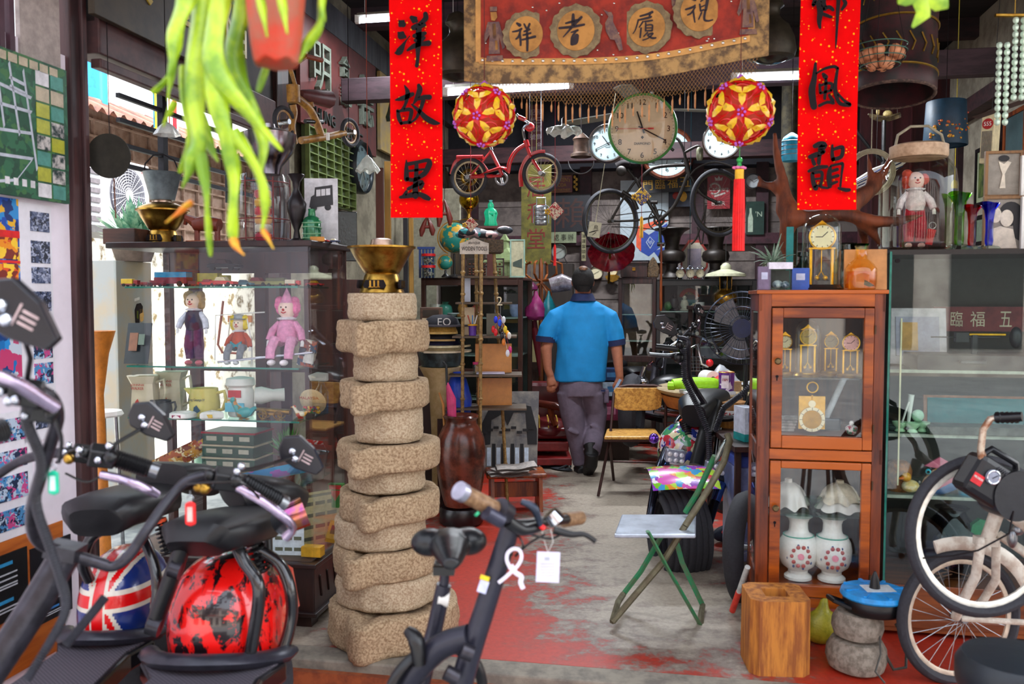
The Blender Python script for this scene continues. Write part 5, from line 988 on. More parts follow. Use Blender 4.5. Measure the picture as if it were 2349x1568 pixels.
b=MB(); b.tube([P(2287,1175,3.05),P(2262,1245,3.06)],.024,12); b.tube([P(2248,1238,3.04),P(2250,1245,3.03),P(2238,1320,3.03),P(2200,1395,3.09),P(2192,1415,3.12)],.017,10); b.tube([P(2285,1245,3.1),P(2284,1330,3.1),P(2240,1400,3.2),P(2208,1415,3.2)],.015,10); b.box(*((P(2262,1240,3.06))),.07,.05,.03); b.build('fork',wp,t,world=True)
b=MB(); b.tube([P(2290,1160,3.05),P(2330,1190,3.0),P(2400,1240,2.95)],.02,10); b.tube([P(2290,1225,3.06),P(2345,1262,3.0),P(2420,1330,2.95)],.016,10); b.tube([P(2205,1418,3.14),P(2300,1424,3.1),P(2400,1430,3.05)],.011,8); b.build('frame',wp,t,world=True)
b=MB(); q=Vector(ax).to_track_quat('Z','Y').to_matrix()
def fen(a,c):
 an=.25+a*1.75; w=(c-.5)*.055; rr_=.276-.5*w*w*8; return hub+q@Vector((rr_*cos(an),rr_*sin(an),w))
aa=[hub+Vector((.278*cos(x),0,.278*sin(x))) for x in [.1+i*.13 for i in range(15)]]
b.tube(aa,.026,8,flat=.35); b.build('mudguard',wp,t,world=True)
b=MB(); b.tube([P(2252,1075,2.75),P(2250,1030,2.75),P(2255,985,2.75),P(2272,960,2.75),P(2285,958,2.75)],.011,8); b.tube([P(2252,1040,2.75),P(2262,1066,2.78),P(2300,1095,2.85),P(2320,1150,2.95),P(2295,1180,3.05)],.012,8); b.build('handlebar',M('#8c5c40',.4,.6,h2='#c8b8a4',s=30,n='rusty_chrome'),t,world=True)
b=MB(); b.tube([P(2283,958,2.75),P(2345,955,2.7)],.015,10)
for i in range(5): b.ring(P(2288+i*11,957,2.745),.016,.003,(1,0,0),16,5)
b.build('grip',BLK,t,world=True); b=MB();b.ball(P(2335,1215,3.0),.02); b.ball(P(2322,1235,3.0),.024,(.7,.7,1.4)); b.build('crank_hub',STL,t,world=True)
t=T('tyre_inflator','black portable tyre inflator with a round gauge hanging from the rusty handlebar','inflator',P(2262,1103,2.78),.1); t.rotation_euler=(0,.55,.1); k=2.78/2000
b=MB(); b.box(0,0,0,118*k,.09,96*k); b.build('housing',M('#101015',.4,n='matt_black'),t,bev=.02)
b=MB(); b.cyl((62*k,-.05,4*k),(62*k,.05,4*k),58*k,n=30); b.build('end_cap',M('#15151b',.3),t,bev=.006)
b=MB(); b.tube([(-40*k,0,50*k),(-30*k,0,70*k),(40*k,0,72*k),(56*k,0,52*k)],.011,8); b.build('handle',M('#101015',.4),t)
b=MB(); b.cyl((-16*k,-.046,10*k),(-16*k,-.054,10*k),17*k,n=24); b.m=1; b.ring((-16*k,-.054,10*k),15*k,.003,(0,1,0),24,6); b.m=2; b.box(-14*k,-.056,12*k,.002,.001,.02,(0,.6,0)); b.build('gauge',[M('#8c90a0',.3),CHR,INK],t)
b=MB(); b.box(-44*k,-.047,-12*k,28*k,.002,24*k); b.m=1; b.text('MICHELIN',(-44*k,-.0485,-9*k),5*k,24*k); b.build('label',[M('#d01020',.4),WHT],t)
b=MB()
for i in range(9): b.box((-14+i*6)*k,-.047,34*k,2*k,.003,9*k,(0,.3,0))
b.build('vents',M('#2c2c34',.4),t);b=MB();b.tube([(70*k,-.05,-30*k),(84*k,-.06,-80*k),(40*k,-.06,-150*k),(0,-.05,-190*k),(-60*k,-.05,-230*k)],.003,5); b.build('hose',INK,t)
t=T('round_stool','dark padded round stool seat at the bottom right corner','stool',P(2330,1620,2.05)); t.location.z=-.15; zt=P(2310,1500,2.05).z+.15
b=MB(); b.lathe([(.0,zt-.1),(.125,zt-.1),(.135,zt-.07),(.135,zt-.03),(.12,zt-.005),(.06,zt),(0,zt)],n=36); b.build('seat',M('#121a22',.45,n='dark_teal_vinyl'),t)
for i in range(4): b=MB(); a=i*PI/2+.7; b.tube([(.09*cos(a),.09*sin(a),zt-.09),(.15*cos(a),.15*sin(a),0)],.012,8); b.build('leg',STL,t)
# ================= two fat-tyred electric scooters on the pavement at the left
GZ=-.15; bp_=M('#0e0e12',.25,k='coat',n='gloss_black_frame'); sat=M('#2c2a30',.3,.5,n='satin_grey_tube',h2='#3a3840'); vin=M('#131316',.42,a=.1,s=160,b=.12,n='black_vinyl'); ORG=M('#e8501c',.4)
mat_=M('#3c3840',.8,n='ribbed_deck_mat');
N=mat_.node_tree.nodes; L=mat_.node_tree.links; ck=N.new('ShaderNodeTexChecker'); ck.inputs['Scale'].default_value=150; ck.inputs['Color1'].default_value=(.035,.03,.04,1); ck.inputs['Color2'].default_value=(.085,.075,.095,1); L.new(N['Texture Coordinate'].outputs['Object'],ck.inputs['Vector']); L.new(ck.outputs['Color'],N['Principled BSDF'].inputs['Base Color'])
rbm=bpy.data.materials.new('red_black_splash'); rbm.use_nodes=True; N=rbm.node_tree.nodes; L=rbm.node_tree.links; bs=N['Principled BSDF']
tc=N.new('ShaderNodeTexCoord'); mp=N.new('ShaderNodeMapping'); mp.inputs['Scale'].default_value=(2.2,1.6,1); mp.inputs['Rotation'].default_value=(0,.6,0); L.new(tc.outputs['Object'],mp.inputs[0]); no=N.new('ShaderNodeTexNoise'); no.inputs['Scale'].default_value=8; no.inputs['Detail'].default_value=6; no.inputs['Roughness'].default_value=.7; no.inputs['Distortion'].default_value=.6; L.new(mp.outputs[0],no.inputs['Vector']); cr=N.new('ShaderNodeValToRGB'); cr.color_ramp.elements[0].position=.50; cr.color_ramp.elements[0].color=(.86,.008,.006,1); cr.color_ramp.elements[1].position=.53; cr.color_ramp.elements[1].color=(.01,.004,.006,1); L.new(no.outputs['Fac'],cr.inputs[0]); L.new(cr.outputs[0],bs.inputs['Base Color']); bs.inputs['Roughness'].default_value=.25; bs.inputs['Coat Weight'].default_value=1; bs.inputs['Coat Roughness'].default_value=.04
UJ=[M('#16307c',.25,k='coat',a=.05),M('#ded8c8',.25,k='coat',a=.05),M('#e00c10',.25,k='coat',a=.05)]
def dome(b,c,rx,ry,rz,fn=None,n=150,m=90,t0=.0,t1=PI*.62):
 for i in range(m):
  for j in range(n):
   q=[]
   for (ii,jj) in ((i,j),(i,j+1),(i+1,j+1),(i+1,j)):
    t=t0+(t1-t0)*ii/m; a=2*PI*jj/n; e=.85
    sg=lambda v:math.copysign(abs(v)**e,v)
    q.append(Vector((c[0]+rx*sg(sin(t))*sg(cos(a)),c[1]+ry*sg(sin(t))*sg(sin(a)),c[2]+rz*sg(cos(t)))))
   o=(q[0]+q[2])/2
   if fn: b.m=fn((o.x-c[0])/rx,(o.z-c[2])/rz)
   b.add(q,[(3,2,1,0)],True)
def uj(x,z):
 z=z-.05; x=x*1.0
 if abs(x+.05)<.13: return 2
 if abs(x+.05)<.21: return 1
 if abs(z-.3)<.10: return 2
 if abs(z-.3)<.17: return 1
 for s_ in (1,-1):
  d=abs((x)-s_*(z-.3)*.75)/1.25
  if d<.06: return 2
  if d<.15: return 1
 return 0
def cushion(pts,w,mat,name,par,h=.09):
 b=MB(); n=20; vs=[];fs=[]
 for i,(p,ww) in enumerate(zip(pts,w)):
  p=Vector(p); a=pts[max(i-1,0)];c=pts[min(i+1,len(pts)-1)]; t=(Vector(c)-Vector(a)).normalized(); e=t.cross(Vector((0,0,1))).normalized(); u=e.cross(t).normalized()
  if u.z<0:u=-u
  for j in range(n):
   an=2*PI*j/n; x=math.copysign(abs(cos(an))**.6,cos(an)); z=math.copysign(abs(sin(an))**.65,sin(an)); vs.append(p+e*x*ww/2+u*(z*h/2*min(1,ww/.16)-h/2))
 m=len(pts)
 for i in range(m-1):
  for j in range(n): fs.append((i*n+j,i*n+(j+1)%n,(i+1)*n+(j+1)%n,(i+1)*n+j))
 fs+= [tuple(range(n))[::-1],tuple(range((m-1)*n,m*n))]; b.add(vs,fs,True); return b.build(name,mat,par,world=True,ms=60)
def mirror(par,p,arm,k=1,rz=0,flip=1):
 t=MB(Matrix.Translation(p)@Matrix.Rotation(rz,4,'Z')@Matrix.Rotation(.25,4,'Y')); f=flip
 t.prism([(-.05*k*f,.0),(-.045*k*f,.03*k),(-.01*k*f,.042*k),(.03*k*f,.02*k),(.062*k*f,-.02*k),(.05*k*f,-.038*k),(.0,-.035*k),(-.04*k*f,-.022*k)],-.012,.012); m_=t.build('mirror',M('#14141c',.3,n='mirror_shell'),par,world=True,bev=.004)
 t=MB(Matrix.Translation(p)@Matrix.Rotation(rz,4,'Z')); t.ball((-.014*k*f,-.013,.008*k),.009*k); t.ball((-.008*k*f,-.013,-.01*k),.009*k);
 t.build('bolt',CHR,m_,world=True); t=MB(Matrix.Translation(p)@Matrix.Rotation(rz,4,'Z')@Matrix.Rotation(.5*f,4,'Y'))
 for i in range(3): t.box(.022*k*f,-.013,(.008-.008*i)*k,.022*k,.002,.003*k)
 t.box(.006*k*f,-.013,0,.003,.002,.03*k); t.build('emblem',M('#b8a0a0',.4),m_,world=True)
 b=MB(); b.tube(arm,.005,6); b.build('mirror_arm',BLK,par,world=True)
def ribs(b,pts,r,n=40):
 L_=[Vector(p) for p in pts];
 for i in range(n):
  u=i/n*(len(L_)-1); j=int(u); p=L_[j].lerp(L_[j+1],u-j); d=(L_[j+1]-L_[j]).normalized(); b.ring(p,r,r*.28,d,12,4)
def scooter(label,cx,cy,fend,fm_,seat1,seat2,sh,uneven=0):
 t=T('electric_scooter',label,'scooter',Vector((cx,cy,GZ)),0,'electric scooters parked at the left')
 wheel(t,(cx+.01,cy+.12,GZ+.23),.23,(1,0,0),tr=.095,rim=STL,spokes=0,name='rear_wheel',rimw=.06)
 b=MB(); dome(b,fend[0],*fend[1],fn=uj if isinstance(fm_,list) else None); b.build('mudguard',fm_,t,world=True)
 cushion(seat1[0],seat1[1],vin,'seat',t,.10); cushion(seat2[0],seat2[1],vin,'pillion_seat',t,.10)
 x,y,z=fend[0]; w=fend[1][0]*1.15
 dz=z-fend[1][2]*.30; yf=y-fend[1][1]*.75
 b=MB(); b.prism([(cx-w*1.1,yf),(cx-w*.7,yf-.12),(cx-w,yf-.75),(cx+w,yf-.75),(cx+w*.9,yf-.12),(cx+w*1.1,yf)],dz-.06,dz,'xy'); b.build('deck',bp_,t,world=True,bev=.01)
 b=MB(); b.prism([(cx-w*1.0,yf-.02),(cx-w*.65,yf-.12),(cx-w*.92,yf-.72),(cx+w*.92,yf-.72),(cx+w*.8,yf-.12),(cx+w*1.0,yf-.02)],dz,dz+.006,'xy'); b.build('deck_mat',mat_,t,world=True)
 b=MB(); pts=[Vector((x+w*1.12*cos(a),y-.02+fend[1][1]*1.15*sin(a),dz+.02-.02*cos(2*a))) for a in [PI+.25+i*(PI-.5)/12 for i in range(13)]]; b.tube(pts,[.02]+[.034]*11+[.02],8,flat=.7,up=(0,0,1)); b.build('deck_trim',M('#30303a',.3,.3,n='grey_trim'),t,world=True)
 return t
A=P(268,1372,2.92); fa=(Vector((P(280,1380,2.92).x,2.95,P(280,1385,2.95).z)),(.128,.2,.20))
sA=scooter('black electric scooter with a red, white and blue flag-painted rear mudguard',fa[0].x,3.0,fa,UJ,([P(215,1168,2.62),P(230,1140,2.68),P(275,1125,2.8),P(330,1110,2.95),P(360,1105,3.02)],[.16,.25,.29,.28,.2]),([P(372,1062,3.0),P(395,1058,3.06),P(430,1060,3.15),P(470,1075,3.24)],[.2,.26,.27,.2]),0)
fb=(Vector((P(528,1400,2.66).x,2.66,P(528,1420,2.66).z)),(.172,.21,.215))
sB=scooter('black electric scooter with a red and black splashed rear mudguard',fb[0].x,2.75,fb,rbm,([P(432,1240,2.38),P(445,1195,2.42),P(500,1175,2.52),P(560,1162,2.66),P(585,1158,2.74)],[.15,.23,.26,.25,.18]),([P(520,1110,2.78),P(560,1088,2.82),P(620,1092,2.92),P(668,1110,3.0)],[.2,.26,.28,.2]),0)
def tb(par,name,pts,r,m=bp_,n=10,**k):
 b=MB(); pp,rr_=SMT([P(*p) for p in pts],r); b.tube(pp,rr_,n,**k); return b.build(name,m,par,world=True)
def shock(par,a,c,r=.02):
 a=P(*a);c=P(*c); b=MB();b.tube([a,c],r*.55,8); w=b.build('shock_absorber',BLK,par,world=True); b=MB();d=(c-a); q=d.normalized().to_track_quat('Z','Y').to_matrix(); b.tube([a+d*(i/60)+q@Vector((r*cos(i*.8),r*sin(i*.8),0)) for i in range(61)],r*.2,5); b.build('spring',BLK,w,world=True); b=MB();b.tube([a-d*.08,a+d*.1],r*1.05,12); b.build('collar',ORG,w,world=True)
tb(sA,'frame_tube',[(232,1215,2.75),(205,1240,2.75),(190,1290,2.75),(205,1330,2.78)],.018); tb(sA,'frame_tube',[(330,1235,2.8),(352,1290,2.75),(360,1350,2.72),(350,1440,2.72)],.017); shock(sA,(368,1195,2.9),(385,1268,2.9)); tb(sA,'frame_tube',[(405,1210,3.0),(410,1290,2.95)],.012)
tb(sB,'frame_tube',[(425,1235,2.45),(402,1300,2.45),(352,1438,2.45)],.024,BLK); tb(sB,'clamp',[(392,1300,2.44),(416,1308,2.44)],.027,sat); tb(sB,'clamp',[(340,1432,2.44),(368,1440,2.44)],.027,sat)
tb(sB,'frame_tube',[(540,1245,2.5),(562,1290,2.48),(592,1340,2.45),(588,1420,2.45),(560,1560,2.45)],.019); tb(sB,'frame_tube',[(590,1260,2.6),(640,1292,2.6),(665,1350,2.58),(668,1420,2.58),(640,1510,2.55),(580,1600,2.5)],.019); shock(sB,(578,1212,2.6),(600,1310,2.6),.024); tb(sB,'frame_tube',[(612,1190,2.7),(618,1300,2.68)],.012,BLK)
tb(sB,'silencer',[(652,1192,2.5),(700,1172,2.52)],[.042,.045],M('#8c3c9c',.15,1,h2='#c87c50',s=9,n='heat_tinted_steel'),20); tb(sB,'silencer_cap',[(640,1200,2.48),(654,1192,2.5)],[.035,.043],CHR,16)
b=MB(); b.prism([(0,0),(.03,-.02),(.05,-.14),(.03,-.13)],-.01,.01); b.X=Matrix.Translation(P(640,1310,2.7)); b.v=[Matrix.Translation(P(648,1290,2.7))@Vector((v.x*1.0,v.y,v.z)) for v in b.v]; b.build('rear_flap',M('#c81c18',.3,k='coat'),sB,world=True)
tb(sB,'steering_column',[(150,1272,1.95),(60,1420,1.9),(-60,1600,1.85)],.034,sat,16)
b=MB(); b.tube([P(130,1262,1.93),P(245,1296,1.97)],.014,10); b.box(*P(150,1262,1.94),.07,.06,.03,(0,.2,0)); b.build('clamp_bar',sat,sB,world=True)
tb(sB,'handlebar',[(235,1295,1.97),(262,1298,1.98),(295,1275,1.99),(340,1210,2.02),(400,1130,2.08),(440,1098,2.1),(500,1090,2.12),(560,1108,2.15),(620,1140,2.18)],.0125,sat,12)
tb(sB,'handlebar',[(140,1262,1.93),(95,1248,1.9),(74,1215,1.86),(74,1160,1.8),(92,1095,1.74),(118,1010,1.68),(132,955,1.64),(120,915,1.6),(92,895,1.58),(60,885,1.56)],.0125,sat,12)
def controls(par,p,d,mirr=None,s=1,lever=None,grip=None,n=8,seed=0):
 rr=random.Random(seed); p=Vector(p)
 b=MB(); b.box(p.x,p.y,p.z,.06*s,.05*s,.045*s,(.3,.2,.4)); b.ball(p+Vector((.03,-.02,.0))*s,.018*s); b.ball(p+Vector((-.035,-.015,.012))*s,.015*s); b.build('switchgear',BLK,par,world=True,bev=.005)
 for j in range(3): b=MB(); b.ball(p+Vector((rr.uniform(-.04,.05),-.03,rr.uniform(-.02,.04)))*s,.010*s,n=8); b.build('bolt',CHR,par,world=True)
 if lever: b=MB(); b.tube(*SMT([P(*q) for q in lever],[.011,.012,.012,.01,.013][:len(lever)]),8); b.build('brake_lever',M('#b0a0b8',.25,.9,n='polished_alloy'),par,world=True)
 if grip:
  a,c=P(*grip[0]),P(*grip[1]); b=MB();b.tube([a,c],.018*s,12); ribs(b,[a,c],.0185*s,14); b.build('grip',BLK,par,world=True); b=MB();b.tube([c,c+(c-a).normalized()*.02],.02*s,12); b.build('bar_end',STL,par,world=True)
controls(sB,P(520,1098,2.1),0,lever=[(545,1118,2.08),(600,1148,2.08),(650,1185,2.1),(672,1210,2.12),(655,1232,2.13)],grip=((560,1105,2.15),(640,1148,2.2)),seed=2)
b=MB(); b.ball(P(470,1120,2.05),.014); b.ball(P(455,1118,2.05),.012); b.build('brake_fitting',BRS,sB,world=True)
mirror(sB,P(688,1040,2.3),[P(520,1085,2.12),P(580,1075,2.16),P(640,1058,2.25),P(680,1045,2.3)],1.15)
controls(sB,P(60,900,1.55),0,s=.9,lever=[(130,935,1.55),(80,905,1.52),(20,870,1.48),(-60,850,1.45)],grip=((10,985,1.5),(-80,1010,1.45)),seed=4)
controls(sB,P(100,945,1.6),0,s=.7,seed=8)
mirror(sB,P(38,715,1.5),[P(62,870,1.55),P(70,820,1.53),P(50,760,1.5)],1.35,flip=1)
for pts,r in (([(85,900,1.55),(60,960,1.6),(95,1060,1.7),(82,1150,1.78),(110,1240,1.82),(140,1330,1.85),(150,1400,1.86),(110,1480,1.84),(60,1560,1.8)],.0085),([(240,1370,1.95),(200,1420,1.92),(150,1480,1.88)],.0085)):
 b=MB(); L_=SMT([P(*q) for q in pts],r)[0]; b.tube(L_,r*.8,8); ribs(b,L_,r,int(26*len(pts)/2)); b.build('cable_conduit',M('#2c2c34',.5,n='conduit_grey'),sB,world=True)
tb(sB,'cable',[(110,935,1.6),(140,1000,1.62),(135,1060,1.66)],.004,BLK,6); tb(sB,'cable',[(430,1110,2.05),(500,1105,2.0),(560,1110,2.02),(610,1160,2.1)],.003,BLK,6)
tb(sA,'handlebar',[(-60,1130,2.3),(40,1060,2.25),(120,1040,2.2),(180,1040,2.18),(330,1072,2.15)],.0125,sat,10)
controls(sA,P(235,1045,2.12),0,lever=[(232,1088,2.1),(285,1100,2.1),(330,1118,2.1),(362,1135,2.12)],grip=((262,1050,2.14),(345,1076,2.16)),seed=6); controls(sA,P(190,1040,2.15),0,s=.8,seed=9)
b=MB(); b.ball(P(158,1052,2.1),.013); b.build('brake_fitting',BRS,sA,world=True)
mirror(sA,P(345,963,2.2),[P(245,1030,2.12),P(285,1005,2.15),P(320,985,2.18)],1.1)
tb(sA,'cable',[(130,1060,2.15),(160,1035,2.1),(200,1030,2.1),(240,1040,2.1)],.004,BLK,6); tb(sA,'cable',[(150,1085,2.1),(200,1105,2.1),(240,1085,2.1)],.003,BLK,6)
for c,x,y,Y,lb in (('#10b890',123,1105,1.75,'teal key fob hanging from the nearest scooter handlebar'),('#f01818',437,1176,1.98,'red key fob hanging under the right-hand scooter handlebar')):
 t=T('key_fob',lb,'key fob',P(x,y,Y),0); k=Y/2000; b=MB();b.prism([(-12*k,-26*k),(0,-31*k),(12*k,-26*k),(12*k,22*k),(0,28*k),(-12*k,22*k)],-.004,.004); b.build('tag',M(c,.4),t,bev=.003)
 b=MB(); b.box(0,-.0045,-2*k,12*k,.001,34*k); b.build('window',M('#f0b0a8' if c[1]=='f' else '#d0f8f0',.4),t);b=MB();b.ring((0,0,34*k),7*k,.0012,(0,1,0),14,4); b.tube([(0,0,40*k),(0,0,52*k)],.001,4); b.build('ring',STL,t)
# ================= front grey bicycle (centre foreground)
gf=M('#2c2c38',.35,.3,n='slate_frame',a=.1)
t=T('grey_bicycle','dark grey folding bicycle with a black saddle in the centre foreground','bicycle',Vector((P(1010,1568,2.0).x,2.0,GZ)),0); FB=t
def g(n,pts,r,m=gf,k=10,**q): b=MB(); pp,rr_=SMT([P(*p) for p in pts],r); b.tube(pp,rr_,k,**q); return b.build(n,m,t,world=True)
g('stem',[(1172,1205,1.95),(1120,1370,1.95),(1075,1510,1.95),(1040,1640,1.95)],[.022,.024,.026,.028],n_:=gf,16) if 0 else g('stem',[(1172,1205,1.95),(1120,1370,1.95),(1075,1510,1.95),(1040,1640,1.95)],[.022,.024,.026,.028],gf,16)
g('seat_post',[(1022,1300,2.05),(1018,1345,2.05)],.012); g('seat_tube',[(1018,1340,2.05),(995,1450,2.05),(955,1600,2.0)],[.018,.02,.026],gf,14); g('seat_clamp',[(1006,1370,2.05),(1030,1374,2.05)],.019,WHT)
b=MB(); # saddle
def sad(a,c):
 u=a; L_=.20; x0=(u-.5)
 w=.085*(1-.62*c**1.1)*(1 if c<.5 else 1-.15*(c-.5)); z=.012*cos(PI*x0)*1-.03*c-.012*(1-c)*math.exp(-(x0/.12)**2)-.035*abs(2*x0)**3
 return Vector((x0*2*w,-c*.17*.9,z))
b.X=Matrix.Translation(P(1030,1232,2.06))@Matrix.Rotation(.1,4,'Z')@Matrix.Rotation(-.1,4,'X')
b.ball((-.045,0,-.01),.045,(1.05,1.0,.75),16); b.ball((.045,0,-.01),.045,(1.05,1.0,.75),16); b.tube([(0,0,-.01),(0,-.06,-.015),(0,-.13,-.025),(0,-.17,-.03)],[.05,.045,.03,.018],14,flat=.75); b.build('saddle',M('#101216',.35,n='saddle_vinyl'),t,world=True,rem=.005)
b=MB(); b.box(*P(1020,1300,2.05),.05,.07,.02); b.tube([P(1000,1290,2.0),P(1045,1290,2.0)],.004,6); b.build('saddle_clamp',BLK,t,world=True)
g('main_tube',[(1080,1460,1.95),(1000,1490,1.98),(900,1600,2.0)],.03,gf,14); g('chain_stay',[(960,1560,2.0),(880,1600,2.0)],.02)
b=MB(); b.ring(P(1000,1600,2.0),.12,.014,(.5,-1,0),40,8); b.build('wheel_guard',BLK,t,world=True); g('rear_light',[(935,1445,1.98),(955,1470,1.96),(962,1525,1.95)],[.012,.02,.015],BLK)
g('latch',[(1060,1490,1.9),(1085,1500,1.9)],.018,sat); g('latch',[(1022,1540,1.9),(1050,1555,1.9)],.018,sat); g('lock_ring',[(928,1540,2.0),(938,1560,2.0)],.022,sat)
g('handlebar',[(1110,1165,1.9),(1172,1200,1.95),(1260,1195,2.05),(1300,1190,2.12)],.012,BLK)
g('grip',[(1062,1130,1.85),(1150,1175,1.9)],[.0185,.019],M('#6c4c30',.5,h2='#8c6c4c',s=90,n='brown_grip'),16); g('grip_end',[(1052,1124,1.84),(1064,1131,1.85)],[.021,.021],M('#a8a8b8',.3,.6),16); g('grip',[(1295,1192,2.12),(1330,1187,2.2)],[.018,.018],M('#6c4c30',.5,h2='#8c6c4c',s=90,n='brown_grip'),14); g('grip_collar',[(1145,1165,1.88),(1165,1178,1.9)],[.025,.022],sat,16)
g('gear_shifter',[(1115,1175,1.85),(1150,1195,1.87)],.016,M('#3c3c4c',.3,.4),12); g('brake_lever',[(1195,1150,1.92),(1225,1165,1.92),(1240,1205,1.93)],[.006,.01,.006],M('#303848',.3,.5)); g('bell',[(1262,1175,2.0),(1278,1195,2.0)],[.018,.022],CHR,14); g('brake_lever',[(1270,1215,2.0),(1310,1225,2.0),(1340,1225,2.0),(1366,1241,2.0)],[.01,.008,.006,.006],BLK); g('brake_body',[(1165,1195,1.9),(1200,1215,1.92),(1240,1205,1.95)],[.015,.014,.012],BLK); g('reflector',[(1240,1205,1.93),(1248,1212,1.93)],.006,M('#e01818',.2)); g('button',[(1092,1176,1.83),(1096,1180,1.83)],.006,M('#1c9c6c',.3))
for q in ([(1180,1215,1.95),(1200,1250,1.94),(1182,1275,1.95)],[(1250,1225,1.97),(1215,1245,1.95),(1190,1268,1.94)],[(1200,1220,1.95),(1260,1235,1.97),(1290,1222,2.0)],[(1175,1270,1.93),(1160,1290,1.93),(1150,1300,1.93)]): g('cable',q,.0028,BLK,6)
b=MB(); b.box(*P(1108,1345,1.925),.021,.002,.028,(0,.32,0)); b.m=1; b.box(*P(1112,1325,1.924),.021,.0025,.01,(0,.32,0)); b.build('frame_sticker',[M('#c8ccf0',.4),M('#e8c818',.4)],t,world=True)
k=1.97/2000; t2=T('price_tag','white card tag hanging on a thread from the foreground handlebar','tag',P(1257,1300,1.97),.0); b=MB();b.box(0,0,0,54*k,.0012,72*k,(0,.04,0)); b.m=1; b.box(-2*k,-.001,20*k,12*k,.001,8*k)
for j in range(5): b.box(0,-.001,(8-7*j)*k,34*k,.0008,1.6*k)
b.build('card',[M('#dcd8f0',.5,a=.03),M('#b0b4c0',.6)],t2,bev=.0005); b=MB();b.tube([(0,0,34*k),(-8*k,0,60*k),(-14*k,0,84*k)],.0006,4); b.tube([(0,0,34*k),(12*k,0,60*k),(6*k,0,90*k)],.0006,4); b.build('thread',WHT,t2)
t2=T('ribbon_tie','white looped ribbon tied on the foreground bicycle cables','ribbon',P(1180,1290,1.92),0)
b=MB(); f=lambda L_,w:b.tube(*SMT([((x-1180)*k,0,-(y-1290)*k) for x,y in L_],w*k),6,flat=.4,up=(0,1,0))
f([(1172,1305),(1163,1285),(1165,1268),(1178,1258),(1192,1262),(1196,1278),(1188,1296),(1172,1312),(1158,1325),(1144,1336)],4.5); f([(1172,1295),(1182,1312),(1196,1322),(1194,1335),(1200,1350)],6); b.build('ribbon',M('#e4dcec',.5,a=.03,n='satin_ribbon'),t2)
# ================= the man
Ym=7.02; km=Ym/2000; mr=F(1340,1084); t=T('person','person walking away in a bright blue polo shirt and grey cargo trousers, balding dark hair','person',mr,0)
def m3(x,y,d=0): p=P(x,y,Ym); return Vector((p.x-mr.x,d,p.z))
skin=M('#a8684c',.55,a=.1,s=40,n='skin')
b=MB()
b.tube([m3(1336,710),m3(1336,668,-.0),m3(1336,655)],[.07,.062,.06],12); b.ball(m3(1336,643,-.01),.083,(1,1.15,1.28),20); b.ball(m3(1336,655,.07),.05,(.9,1,1.2),12)
for s_ in (-1,1): b.ball(m3(1336+s_*24,648,.0),.022,(.4,.8,1.4),8)
b.ball(m3(1336,650,.11),.016,(.8,1.3,1.4),8)
b.tube([m3(1336,700),m3(1336,760),m3(1336,860)],[.06,.07,.08],14); b.tube([m3(1292,716),m3(1336,708),m3(1380,716)],[.03,.04,.03],10)
for s_,pts in ((-1,[(1290,718,0),(1262,755,.0),(1252,800,-.02),(1256,845,-.03),(1262,860,-.03)]),(1,[(1382,718,0),(1402,755,.0),(1412,800,-.03),(1416,845,-.06),(1418,862,-.06)])):
 L_=[m3(*p) for p in pts]; b.tube(L_,[.05,.056,.047,.034,.031],12)
 h=L_[-1]; b.tube([h,h+Vector((s_*-.004,0,-.04)),h+Vector((s_*-.008,0,-.075))],[.03,.038,.036],12,flat=.75)
 for j in range(4):
  o=h+Vector(((j-1.5)*.018,-.004,-.085)); c=[.05,.058,.056,.045][j]; b.tube([o,o+Vector((s_*-.004,.008,-c*.55)),o+Vector((s_*-.012,.03,-c*.9))],[.0105,.010,.009],8)
 b.tube([h+Vector((-s_*.028,-.01,-.035)),h+Vector((-s_*.05,-.005,-.065)),h+Vector((-s_*.045,.0,-.095))],[.014,.012,.010],8)
b.build('body',skin,t,rem=.0068)
b=MB(); hm=M('#141010',.8,a=.3,s=120,b=.8,n='dark_hair'); b.ball(m3(1336,641,-.012),.090,(1.0,1.13,1.2),24); b.tube([m3(1336,655,-.06),m3(1336,668,-.055)],[.06,.05],12);
hb=b.build('hair',[hm,skin],t)
b=MB(); b.ball(m3(1336,619,-.045),.045,(.9,1,.7),16); b.build('bald_patch',M('#8c5c40',.6,h2='#3c2418',s=50),t)
shm=M('#0c86c8',.75,a=.1,s=9,b=.25,n='blue_polo_cloth'); nv=M('#16224c',.8,n='navy_trim')
b=MB(); sh=[(1336,686,.07,.06),(1336,693,.13,.085),(1336,703,.18,.1),(1336,722,.215,.12),(1336,760,.215,.135),(1335,800,.205,.14),(1332,840,.205,.145),(1330,862,.208,.145),(1330,872,.21,.145)]
vs=[];fs=[];n=40
for x,y,rx,ry in sh:
 c=m3(x,y)
 for j in range(n):
  a=2*PI*j/n; w=1+.02*sin(5*a+y*.05)+.012*sin(9*a-y*.08); vs.append(c+Vector((rx*w*cos(a),ry*w*sin(a),.006*sin(3*a) if y>860 else 0)))
for i in range(len(sh)-1):
 for j in range(n): fs.append((i*n+j,(i+1)*n+j,(i+1)*n+(j+1)%n,i*n+(j+1)%n))
b.add(vs,fs,True); b.add(vs[:n],[tuple(range(n))]); b.add(vs[-n:],[tuple(range(n))[::-1]])
for s_,L_ in ((-1,[(1300,712),(1276,728),(1258,756),(1251,780)]),(1,[(1372,712),(1394,728),(1405,758),(1411,788)])):
 b.tube([m3(x,y) for x,y in L_],[.06,.08,.082,.078],16)
b.build('polo_shirt',shm,t,rem=.009)
b=MB(); b.tube([m3(1252,770),m3(1251,783)],[.083,.081],18); b.tube([m3(1409,778),m3(1411,791)],[.083,.081],18); b.build('sleeve_trim',nv,t)
